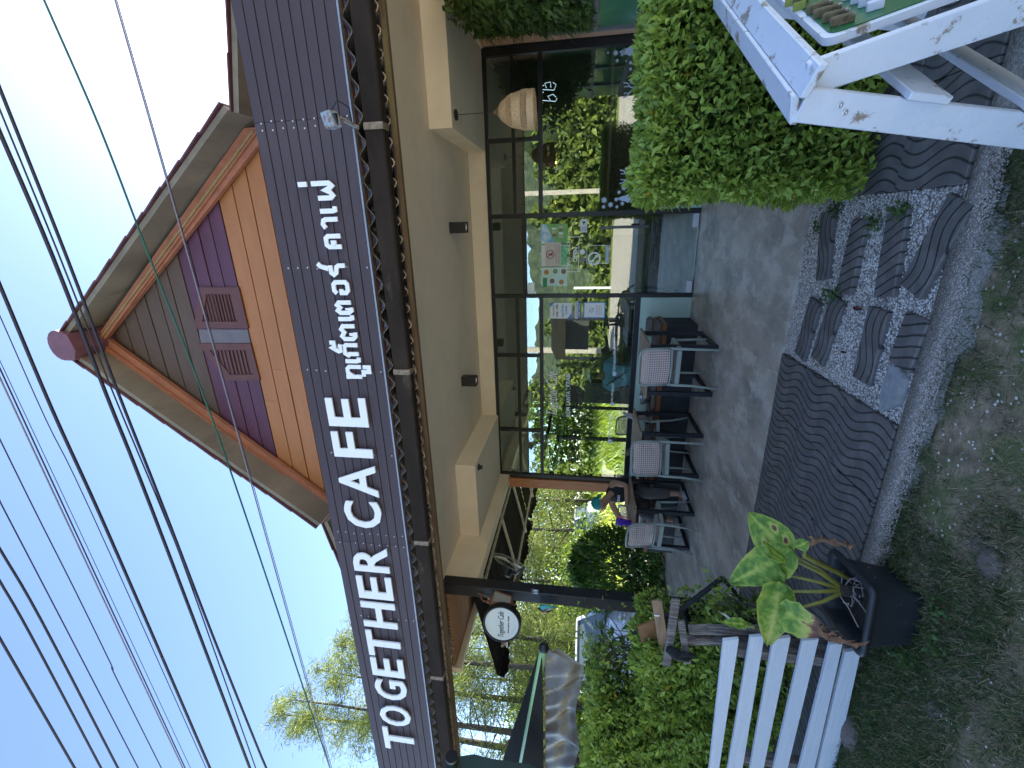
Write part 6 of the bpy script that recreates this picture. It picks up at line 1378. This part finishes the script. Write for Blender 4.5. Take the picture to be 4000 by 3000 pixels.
for i in range(NX):
    u = i/(NX-1); X = Aq[0]+(Lp[0]-Aq[0])*u; col = []
    py = 2545+(3000-2545)*u*1.25; zb2 = Aq[2]-.33-.03*math.sin(u*14)+.05*u-(.25 if False else 0)+(.22*max(0, 1-u/.09)**2)
    for j in range(14):
        v = j/13; col.append((X+.012*math.sin(v*7+u*9), 3.0-.035*v+.022*math.sin(u*31+v*2.2)*v+.012*math.sin(u*67+v*9)+.018*math.sin(v*8+u*5)*v-.05*math.exp(-((u-.52)/.03)**2)*v, Aq[2]-.012+(zb2-Aq[2])*v))
    rows.append(col)
mb = MB(); mb.grid(rows); mb.build('valance', plast, CP, smooth=True)
mb = MB(); mb.tube([r_[0] for r_ in rows], .006, 5); mb.build('hem', mat('brown_hem', (.2, .14, .09), .6), CP)
C2 = thing('market_umbrella', (-4.9, 2.6, 0), 'corner of a nearer dark green canopy with black pipe cap at the photo\'s left edge', 'umbrella')
g2 = mat('dark_green_canvas', (.014, .03, .024), .8, spec=.15, var=.2, scale=5)
p = aY(1765, 2962, 2.6); mb = MB(); mb.tube([p, p+np.array((-.4, .0, .02))], .055, 12); mb.build('canvas_sleeve', g2, C2, smooth=True)
mb = MB(); mb.tube([p+np.array((.0, 0, 0)), p+np.array((.03, 0, 0))], .058, 12); mb.build('pipe_cap', black_frame, C2)
mb = MB(); mb.lathe(p+np.array((-.10, -.056, 0)), [(.018, 0), (.018, -.003), (.008, -.005), (.001, -.005)], 12, (0, 1, 0)); mb.build('eyelet', alu, C2)
top = [aY(x, y, 2.62) for x, y in ((1785, 2955), (1850, 2952), (1920, 2958), (1990, 2972), (2060, 2990), (2120, 3010))]
rows = [[q+np.array((-.55*k/5, .015*math.sin(i*2+k), .0)) for i, q in enumerate(top)] for k in range(6)]
mb = MB(); mb.grid(rows); mb.build('canvas_flap', g2, C2, smooth=True)

# ================================================================== CARS
def car(name, lb, P0, heading, body_m, L=4.3, Wd=1.75, H=1.5, suv=False):
    T = thing(name, P0, lb, 'car'); T.rotation_euler = (0, 0, heading)
    hw = Wd/2
    st = [(-L/2, .35, .62, .80), (-L/2+.08, .25, .85, .88), (-L/2+.6, .22, .95, .97), (-.6, .2, .97, 1), (.5, .2, .97, 1), (1.15, .2, .96, .99), (L/2-.55, .22, .84, .96), (L/2-.2, .25, .74, .88), (L/2, .35, .60, .74)]
    if suv: st = [(x, a, b+.12, c) for x, a, b, c in st]
    V = []; rows = []
    for x, zb_, zt_, w in st:
        prof = [(-1, .0), (-1.0, .45), (-.985, .75), (-.9, .97), (-.5, 1.03), (0, 1.05), (.5, 1.03), (.9, .97), (.985, .75), (1.0, .45), (1, .0)]
        rows.append([(x, a*hw*w, zb_+(zt_-zb_)*b) for a, b in prof])
    m3 = MB(); m3.grid(rows); m3.add(rows[0], [tuple(range(11))]); m3.add(rows[-1], [tuple(range(11))[::-1]]); m3.build('body', body_m, T, local=True, smooth=True)
    z1 = .96+(.12 if suv else 0); r0, r1 = (-L/2+.25, -L/2+.55) if suv else (-L/2+.35, -L/2+.95)
    base = [(r0, .80), (1.2, .80)]; roof = [(r1, .60), (.35, .60)]
    P = [(r0, -.84*hw, z1), (1.25, -.84*hw, z1), (1.25, .84*hw, z1), (r0, .84*hw, z1)]; Q = [(r1, -.66*hw, H), (.3, -.66*hw, H), (.3, .66*hw, H), (r1, .66*hw, H)]
    m3 = MB(); m3.hexa(P+Q); m3.build('greenhouse', mat('car_window_glass', (.06, .085, .08), .08, spec=.8), T, local=True)
    m3 = MB(); m3.box((r1-.06, -.68*hw, H-.02), (.36, .68*hw, H+.035), .03)
    for s_ in (-1, 1):
        m3.bar((1.27, s_*.85*hw, z1), (.32, s_*.67*hw, H), .06, .05); m3.bar((r0, s_*.85*hw, z1), (r1, s_*.67*hw, H), .09, .05); m3.bar((-.45, s_*.85*hw, z1), (-.5, s_*.67*hw, H), .07, .04)
    m3.build('roof_and_pillars', body_m, T, local=True)
    for s_ in (-1, 1):
        m3 = MB(); m3.blob((L/2-.27, s_*hw*.66, .69+(.1 if suv else 0)), (.20, .20, .095), 12, 8); m3.build('headlight', mat('headlight_glass', (.45, .48, .52), .08, var=.5, scale=20, metal=.3), T, local=True, smooth=True)
        m3 = MB(); m3.box((.95, s_*(hw+.02)-.07, z1), (1.12, s_*(hw+.02)+.07, z1+.12), .02); m3.build('door_mirror', body_m, T, local=True)
        for xx in (-L/2+.8, L/2-.85):
            m3 = MB(); m3.lathe((xx, s_*(hw-.2), .32), [(.001, 0), (.2, .0), (.31, .02), (.32, .1), (.31, .19), (.2, .21), (.001, .21)], 20, (0, s_, 0)); w_ = m3.build('wheel', mat('tyre_rubber', (.02, .02, .02), .8), T, local=True)
            m3 = MB(); m3.lathe((xx, s_*(hw-.2), .32), [(.001, .214), (.08, .22), (.19, .213)], 12, (0, s_, 0)); m3.build('rim', alu, w_, local=True)
    m3 = MB(); m3.box((L/2-.03, -.45*hw, .50), (L/2+.012, .45*hw, .60), .01); m3.build('grille', black_frame, T, local=True)
    m3 = MB(); m3.box((L/2-.02, -.75*hw, .34), (L/2+.03, .75*hw, .46), .01); m3.build('bumper_intake', black_frame, T, local=True)
    for s_ in (-1, 1):
        m3 = MB(); m3.bar((1.28, s_*.1, z1+.02), (1.05, s_*.1+.4, z1+.10), .02, .02); m3.build('wiper', black_frame, T, local=True)
    return T
wcar = mat('white_car_paint', (.70, .72, .76), .25, var=.02, coat=.6); scar = mat('silver_car_paint', (.42, .45, .48), .25, var=.03, metal=.3, coat=.6)
car('white_car', 'white hatchback parked behind the left hedge, one headlight in view', (-8.25, 6.85, -.03), math.radians(-38), wcar, H=1.46)
car('silver_suv', 'silver grey car parked far off on the bright meadow beyond the bush', (-16.3, 20.3, -.03), math.radians(190), scar, H=1.62, suv=True)

# ================================================================== TREES
bark = mat('dark_bark', (.05, .04, .032), .95, var=.4, scale=8, stretch=(1, 1, .3), bump=.8, bscale=20)
casu = leafmat('casuarina_needles', (.05, .085, .025), (.26, .30, .08), transl=.45)
broad = leafmat('broad_tree_leaf', (.035, .065, .015), (.20, .28, .045), transl=.4)
def casuarina(x, y, h, lb, k=3600, lean=0.0, spread=2.6, low=.12, seed=0):
    r = np.random.default_rng(seed); T = thing('casuarina_tree', (x, y, 0), lb, 'tree', 'casuarina trees behind the yard')
    kk = np.array([(x+lean*h*f+.12*math.sin(f*5+seed), y+.1*math.cos(f*4+seed), h*f) for f in np.linspace(0, 1, 8)])
    mb = MB(); mb.tube(kk, list(np.linspace(.13, .02, 8)*h/11), 7); mb.build('trunk', bark, T, smooth=True)
    mb = MB(); P = []; D = []; nb = 34
    for i in range(nb):
        f = low+(1-low)*(i+r.random())/nb; f = min(f, .98); j = f*7; a = kk[int(j)]+(kk[min(7, int(j)+1)]-kk[int(j)])*(j-int(j))
        t = r.uniform(0, 6.283); ln = spread*(1-f)**.7*r.uniform(.5, 1.1)+.5; e_ = a+np.array((math.cos(t)*ln, math.sin(t)*ln, ln*r.uniform(.15, .8)))
        m_ = (a+e_)/2+np.array((0, 0, -.05*ln)); mb.tube([a, m_, e_], [.035*(1-f)+.012, .02, .006], 4, cap=False)
        q = int(k/nb); s_ = r.uniform(.25, 1.05, q)[:, None]; pp = a+(e_-a)*s_+r.normal(0, .20+.10*ln/2, (q, 3)); P.append(pp); dd = r.normal(size=(q, 3))*.6+(e_-a)/ln*.5+np.array((0, 0, -.35)); D.append(dd)
    mb.build('limbs', bark, T)
    P = np.concatenate(P); D = np.concatenate(D); leaves('crown', P, D, r.normal(size=P.shape), r.uniform(.16, .42, len(P)), .095, casu, T, droop=.35, tint=r.random(len(P)))
    return T
def broadtree(x, y, h, w, lb, k=2600, size=.35, seed=0, z0=.2, mt=None, name='broadleaf_tree', cat='tree', grp='leafy trees beyond the meadow'):
    r = np.random.default_rng(seed); T = thing(name, (x, y, 0), lb, cat, grp); mb = MB()
    mb.tube([(x, y, 0), (x+.1, y, h*.35), (x-.1, y+.1, h*.7)], [.22, .15, .05], 7); mb.build('trunk', bark, T)
    cl = [(x+r.normal(0, w*.28), y+r.normal(0, w*.25), h*r.uniform(z0+.15, .85), w*r.uniform(.22, .4)) for _ in range(13)]; P = []
    for cx_, cy_, cz_, cr_ in cl:
        q = int(k/len(cl)); d = r.normal(size=(q, 3)); d /= np.linalg.norm(d, axis=1, keepdims=True); P.append(np.array((cx_, cy_, cz_))+d*cr_*(1-r.random((q, 1))**2*.5)*np.array((1, 1, .8)))
    mb = MB()
    for cx_, cy_, cz_, cr_ in cl: mb.tube([(x, y, h*.3), ((x+cx_)/2, (y+cy_)/2, (h*.3+cz_)/2+.1), (cx_, cy_, cz_)], [.08, .05, .02], 5, cap=False)
    mb.build('limbs', bark, T)
    P = np.concatenate(P); P[:, 2] = np.maximum(P[:, 2], .15)
    leaves('crown', P, r.normal(size=P.shape)+np.array((0, 0, -.2)), r.normal(size=P.shape)*.5+np.array((0, 0, .8)), r.uniform(.6, 1.1, len(P))*size, .5, mt or broad, T, tint=np.clip(r.random(len(P)), 0, .97)); return T
spec = [(1965, 24, 10.5, 0), (2075, 22, 11, 0), (2135, 26, 11.5, -.05), (2225, 24, 11, .02), (2290, 21, 10, -.02), (2535, 17, 13, .02), (2640, 15, 13.2, .0), (2765, 15.5, 15, .0), (2880, 13.5, 15, -.04), (2960, 15, 18, -.02), (2590, 22, 11, 0), (2700, 24, 12, 0), (2420, 25, 10, 0)]
where = ['seen just left of the timber corner post', 'standing behind the roof of the silver car', 'leaning trunk behind the silver car', 'seen left of the fan over the bush', 'nearest the right side of the black post', 'seen between the black post and the canopy rib end', 'behind the green canopy rib, right one of the near three', 'behind the dark canopy, middle of the near three', 'leaning to the left behind the dark canopy', 'at the outer left edge, showing above the name board', 'far one beyond the round sign', 'far one beyond the canopy', 'far one behind the round sign and the lantern']
for i, ((py, y, h, ln), w_) in enumerate(zip(spec, where)):
    X = aY(2300, py, y)[0]; near = y < 18
    casuarina(X, y, h, 'feathery yellow green casuarina tree '+w_, 11000 if near else 8000, ln, 2.8 if near else 2.9, .06, i+1)
for i in range(11):
    X = -72+i*6.0+RNG.normal(0, .6); y = 38+RNG.uniform(-4, 4); broadtree(X, y, RNG.uniform(7, 10.5), RNG.uniform(8, 10), ('leftmost', 'second from left', 'third from left', 'fourth from left', 'fifth from left', 'middle', 'fifth from right', 'fourth from right', 'third from right', 'second from right', 'rightmost')[i]+' round leafy tree of the row beyond the sunlit meadow', 3200, .5, 30+i)
for i, (X, y, h) in enumerate(((-13.5, 15, 2.6), (-19, 26, 3.2), (-15.5, 19, 1.6))):
    broadtree(X, y, h, 3, ('leafy shrub on the meadow behind the white car', 'leafy shrub behind the silver car', 'small shrub in the grass close to the silver car')[i], 1800, .2, 50+i, .0, None, 'shrub', 'shrub', None)
k = 12000; X = RNG.uniform(-95, -8, k); Z = RNG.random(k)*3.4
leaves('far_thicket', np.stack([X, 37+RNG.normal(0, 1.2, k)+Z*.4, Z], 1), rand_dirs(k, -.1), RNG.normal(size=(k, 3))*.5+np.array((0, 0, .8)), RNG.uniform(.4, .9, k), .5, broad, None, tint=RNG.uniform(0, .9, k)); tag(bpy.data.objects['far_thicket'], 'dense green thicket filling the foot of the tree row beyond the meadow', 'bushes')
# tall meadow grass: bright, uncountable
k = 16000; gx = RNG.uniform(-45, -7, k); gy = RNG.uniform(10, 34, k); P = np.stack([gx, gy, np.full(k, -.03)], 1)
leaves('meadow_grass', P, RNG.normal(size=(k, 3))*.25+np.array((0, 0, 1)), rand_dirs(k), RNG.uniform(.25, .7, k), .10, leafmat('meadow_blade', (.16, .22, .03), (.42, .48, .08), transl=.4), None, droop=.5)
o = bpy.data.objects['meadow_grass']; tag(o, 'tall sunlit yellow green grass of the meadow behind the cafe yard', 'grass')
WDm = leafmat('roadside_leaf', (.03, .06, .015), (.22, .28, .05), transl=.25)
k = 30000; X = RNG.uniform(-45, 32, k); hh = 3.5+1.6*np.sin(X*.35)+1.1*np.sin(X*1.1+2)+.7*np.sin(X*2.7); Z = RNG.random(k)**.8*hh; Yy = -14-RNG.random(k)*1.5-Z*.5+np.sin(X*3+Z*4)*.35
leaves('roadside_wood', np.stack([X, Yy, Z], 1), rand_dirs(k, -.2), RNG.normal(size=(k, 3))*.5+np.array((0, .7, .6)), RNG.uniform(.25, .55, k), .55, WDm, None, tint=np.clip(RNG.random(k)*.95, 0, .95))
tag(bpy.data.objects['roadside_wood'], 'sunlit wood across the road, seen mirrored in the shop windows', 'trees')
mb = MB(); mb.grid([[(x, -16.5-.3*math.sin(x), z*(3.2+1.6*math.sin(x*.35)+1.1*math.sin(x*1.1+2))/3) for x in np.linspace(-46, 33, 60)] for z in (0, 1, 2, 3)]); o = mb.build('wood_interior', mat('dark_undergrowth', (.02, .035, .01), .95, var=.5, scale=1)); o['kind'] = 'stuff'; tag(o, 'dark undergrowth inside the wood across the road', 'undergrowth')
# poles and a stall across the road, seen only mirrored in the glass
conc = mat('concrete_pole', (.42, .38, .31), .85, var=.15, scale=3)
for X, y, h, r_, lb in ((1.45, -9.5, 5.6, .10, 'slim concrete pole by the road, mirrored in the right window'), (-6.2, -9.8, 8, .13, 'concrete pole mirrored in the left window beside the lettering'), (-3.33, -12.6, 2.0, .06, 'short white road marker post with orange band, mirrored in the door')):
    T = thing('roadside_pole', (X, y, 0), lb, 'pole'); mb = MB(); mb.box((X-r_, y-r_, -.05), (X+r_, y+r_, h)); mb.build('shaft', conc if h > 2 else white_paint, T)
SL = thing('roadside_stall', (-4.4, -5.5, 0), 'dark stall with black awning across the road, mirrored in the left window', 'stall')
mb = MB(); mb.prism([(-5.3, -5, 2.48), (-3.5, -5, 2.48), (-3.5, -6.6, 2.8), (-5.3, -6.6, 2.8)], (0, 0, .05)); mb.box((-5.3, -5, 2.15), (-3.5, -4.96, 2.5)); mb.build('awning', dkc, SL)
mb = MB(); mb.box((-5.25, -6.5, 1.2), (-3.55, -6.45, 2.75)); mb.build('back_panel', dark_in, SL)
for x in (-5.25, -3.6): mb = MB(); mb.box((x-.05, -5.1, 0), (x+.05, -5.0, 2.55)); mb.build('leg', black_steel, SL)

# ================================================================== GRASS IN FRONT
gm = leafmat('grass_blade', (.03, .06, .02), (.13, .20, .055), old=(.42, .34, .20), transl=.25, rough=.6)
def grassf(name, k, xr, yr, hr, dens, lb, tlo=0, thi=.93, dry=.1):
    X = RNG.uniform(*xr, k*3); Y = RNG.uniform(*yr, k*3); keep = RNG.random(k*3) < dens(X, Y); X, Y = X[keep][:k], Y[keep][:k]; q = len(X); P = np.stack([X, Y, np.full(q, -.035)], 1)
    D = RNG.normal(size=(q, 3))*.55+np.array((0, 0, .75)); t = RNG.uniform(tlo, thi, q); t[RNG.random(q) < dry] = 1
    o = leaves(name, P, D, rand_dirs(q), RNG.uniform(*hr, q), .06, gm, None, droop=.5, tint=t, fold=.05); tag(o, lb, 'grass')
def d1(X, Y): return np.clip((.18+.9*(X < -1.25)*(Y > 1.45)+.45*(X > -.2)*(Y < 2.05)+.35*np.sin(X*6+Y*9)*np.sin(X*3-Y*5)), .03, 1)*(Y < 2.10+.04*np.sin(X*11)+.02*np.sin(X*29))*(1-.85*((X > -1.3) & (X < -.35) & (Y > 1.4) & (Y < 1.95) & (np.sin(X*13) > -.3)))
grassf('front_grass', 60000, (-3.4, 1.6), (.85, 2.08), (.02, .06), d1, 'green tufts of grass along the paving edge and under the fence', dry=.12)
def d2(X, Y): return np.clip(.6+.4*np.sin(X*5-Y*7), .1, 1)
grassf('dry_grass', 26000, (-3.4, 1.6), (.75, 1.75), (.02, .055), d2, 'sparse dry straw coloured stalks over the bare soil in front', dry=.75)
def d3(X, Y): return ((np.abs(Y-2.045) < .05)*.9+(np.abs(X+.95-.0) < .03)*.35+(np.abs(X-.09) < .03)*.25+(np.abs(Y-3.50) < .025)*.5+((X < -.55) & (Y < 2.5))*.25)*(np.sin(X*19+Y*23) > -.1)
grassf('joint_weeds', 3800, (-1.02, .14), (2.0, 3.53), (.015, .04), d3, 'small weeds in the gravel and along the paver joints', dry=.05)
k = 480; cl = [(-.05, 3.32), (.05, 3.15), (-.02, 2.72), (-.45, 3.05), (-.44, 2.95), (.02, 2.55), (-1.9, 1.75), (-1.55, 1.68), (-1.7, 1.63)]
ci = RNG.integers(0, len(cl), k); P = np.array(cl)[ci]+RNG.normal(0, .025, (k, 2)); P = np.column_stack([P, RNG.uniform(-.02, .03, k)])
o = leaves('clover_weeds', P, rand_dirs(k, .4), rand_dirs(k, 1.2), RNG.uniform(.015, .032, k), .7, gm, None, tint=RNG.uniform(.2, .8, k)); tag(o, 'broad leaved weeds sprouting between the stepping stones and by the planter', 'weeds')
for q, lb in (((3355, 1205), 'curled reddish dead leaf on the gravel between the stepping stones'), ((3300, 1375), 'small dark dead leaf on the pale gravel')):
    c = fl(*q, -.015); mb = MB(); s_ = .05 if q[0] == 3355 else .028; mb.grid([[c+np.array((u*.25*s_*(1-abs(v)), v*s_, .012*abs(u)+.006*math.sin(v*5))) for u in (-1, 0, 1)] for v in np.linspace(-1, 1, 7)]); tag(mb.build('dead_leaf', mat('rust_leaf', (.12, .045, .03), .8)), lb, 'leaf')

# ================================================================== OVERHEAD CABLES
YC = 2.2
cabm = mat('black_cable', (.02, .018, .03), .5, var=.1); cabg = mat('green_cable', (.01, .10, .07), .4, var=.1); cabw = mat('grey_steel_strand', (.25, .23, .28), .4, var=.1, metal=.4)
def cable(pts, r_, m_, lb):
    P = [aY(a, b, YC) for a, b in pts]; P = [P[0]+(P[0]-P[1])*.8]+P+[P[-1]+(P[-1]-P[-2])*1.5]
    Q = []
    for i in range(len(P)-1):
        p0 = P[max(i-1, 0)]; p1 = P[i]; p2 = P[i+1]; p3 = P[min(i+2, len(P)-1)]
        for j in range(5):
            t = j/5; Q.append(.5*((2*p1)+(-p0+p2)*t+(2*p0-5*p1+4*p2-p3)*t*t+(-p0+3*p1-3*p2+p3)*t**3))
    Q.append(P[-1]); mb = MB(); mb.tube(Q, r_, 7); tag(mb.build('overhead_cable', m_, smooth=True), lb, 'cable', 'overhead cables along the road')
cable(((449, 0), (735, 1000), (1012, 2000), (1290, 3000)), .0038, cabw, 'lowest overhead strand, thin and grey, crossing the gable shutters')
cable(((456, 0), (738, 990), (1017, 1995), (1296, 3000)), .0022, cabm, 'hair thin black wire running against the lowest grey strand')
cable(((172, 0), (390, 500), (582, 1000), (778, 1500), (955, 2000), (1289, 3000)), .0052, cabg, 'dark green overhead cable just above the lowest grey strand')
cable(((0, 347), (259, 1000), (460, 1530), (645, 2000), (830, 2480), (1000, 2904), (1040, 3000)), .0085, cabm, 'thick black cable crossing the gable ridge, lower of the close pair')
cable(((0, 430), (232, 1000), (440, 1530), (640, 2010), (747, 2289), (995, 2990)), .0045, cabm, 'thin black cable running between the thick pair over the gable ridge')
cable(((0, 518), (205, 1000), (415, 1540), (597, 2000), (976, 3000)), .0105, cabm, 'thickest black cable, upper of the pair over the gable ridge')
cable(((0, 1115), (204, 1600), (386, 2000), (600, 2490), (820, 3000)), .010, cabm, 'thick black cable passing just above the ridge cap')
cable(((0, 1235), (180, 1640), (356, 2000), (805, 3000)), .003, cabm, 'thin wire next above the thick cable over the ridge cap')
cable(((0, 1410), (277, 2000), (744, 3000)), .0022, cabm, 'thinnest wire of the loose bundle left of the ridge')
cable(((0, 1440), (259, 2000), (723, 3000)), .0045, cabm, 'middle wire of the loose bundle left of the ridge')
cable(((0, 1476), (244, 2000), (714, 3000)), .005, cabw, 'grey lower wire of the loose bundle left of the ridge')
cable(((0, 1717), (139, 2000), (300, 2320), (436, 2600), (448, 2635), (630, 3000)), .004, cabm, 'thin black cable with a small kink in it')
cable(((0, 1958), (21, 2000), (250, 2440), (540, 3000)), .0045, cabm, 'plain thin cable just above the kinked one')
cable(((0, 2145), (160, 2420), (461, 3000)), .009, cabm, 'third highest cable, thick and black with a white tie')
cable(((0, 2271), (120, 2480), (395, 3000)), .009, cabm, 'second highest thick black cable')
cable(((0, 2494), (292, 3000)), .010, cabm, 'highest thick black cable at the corner of the sky')
# a second run of wires seen far off under the eave at the left
for i in range(10):
    x0, x1 = 1775+i*33, 2005+i*22; P = [aY(1790+i*30, 2990-i*6, 9.5+i*.1), aY(1850+i*22, 2560, 16)]
    a = aY(1745+i*26+ (i % 3)*6, 3000, 9); b = aY(1880+i*20, 2500, 9); b2 = a+(b-a)*1.6; a2 = a-(b-a)*.6
    if i < 8: mb = MB(); mb.tube([a2, a+(b-a)*.5+np.array((0, 0, -.04)), b2], .006, 4); tag(mb.build('distant_wire', cabm), ('highest', 'second highest', 'third highest', 'fourth highest', 'fourth lowest', 'third lowest', 'second lowest', 'lowest')[i]+' thin wire of the far bundle crossing the casuarinas below the eave', 'wire', 'distant wires below the left eave')
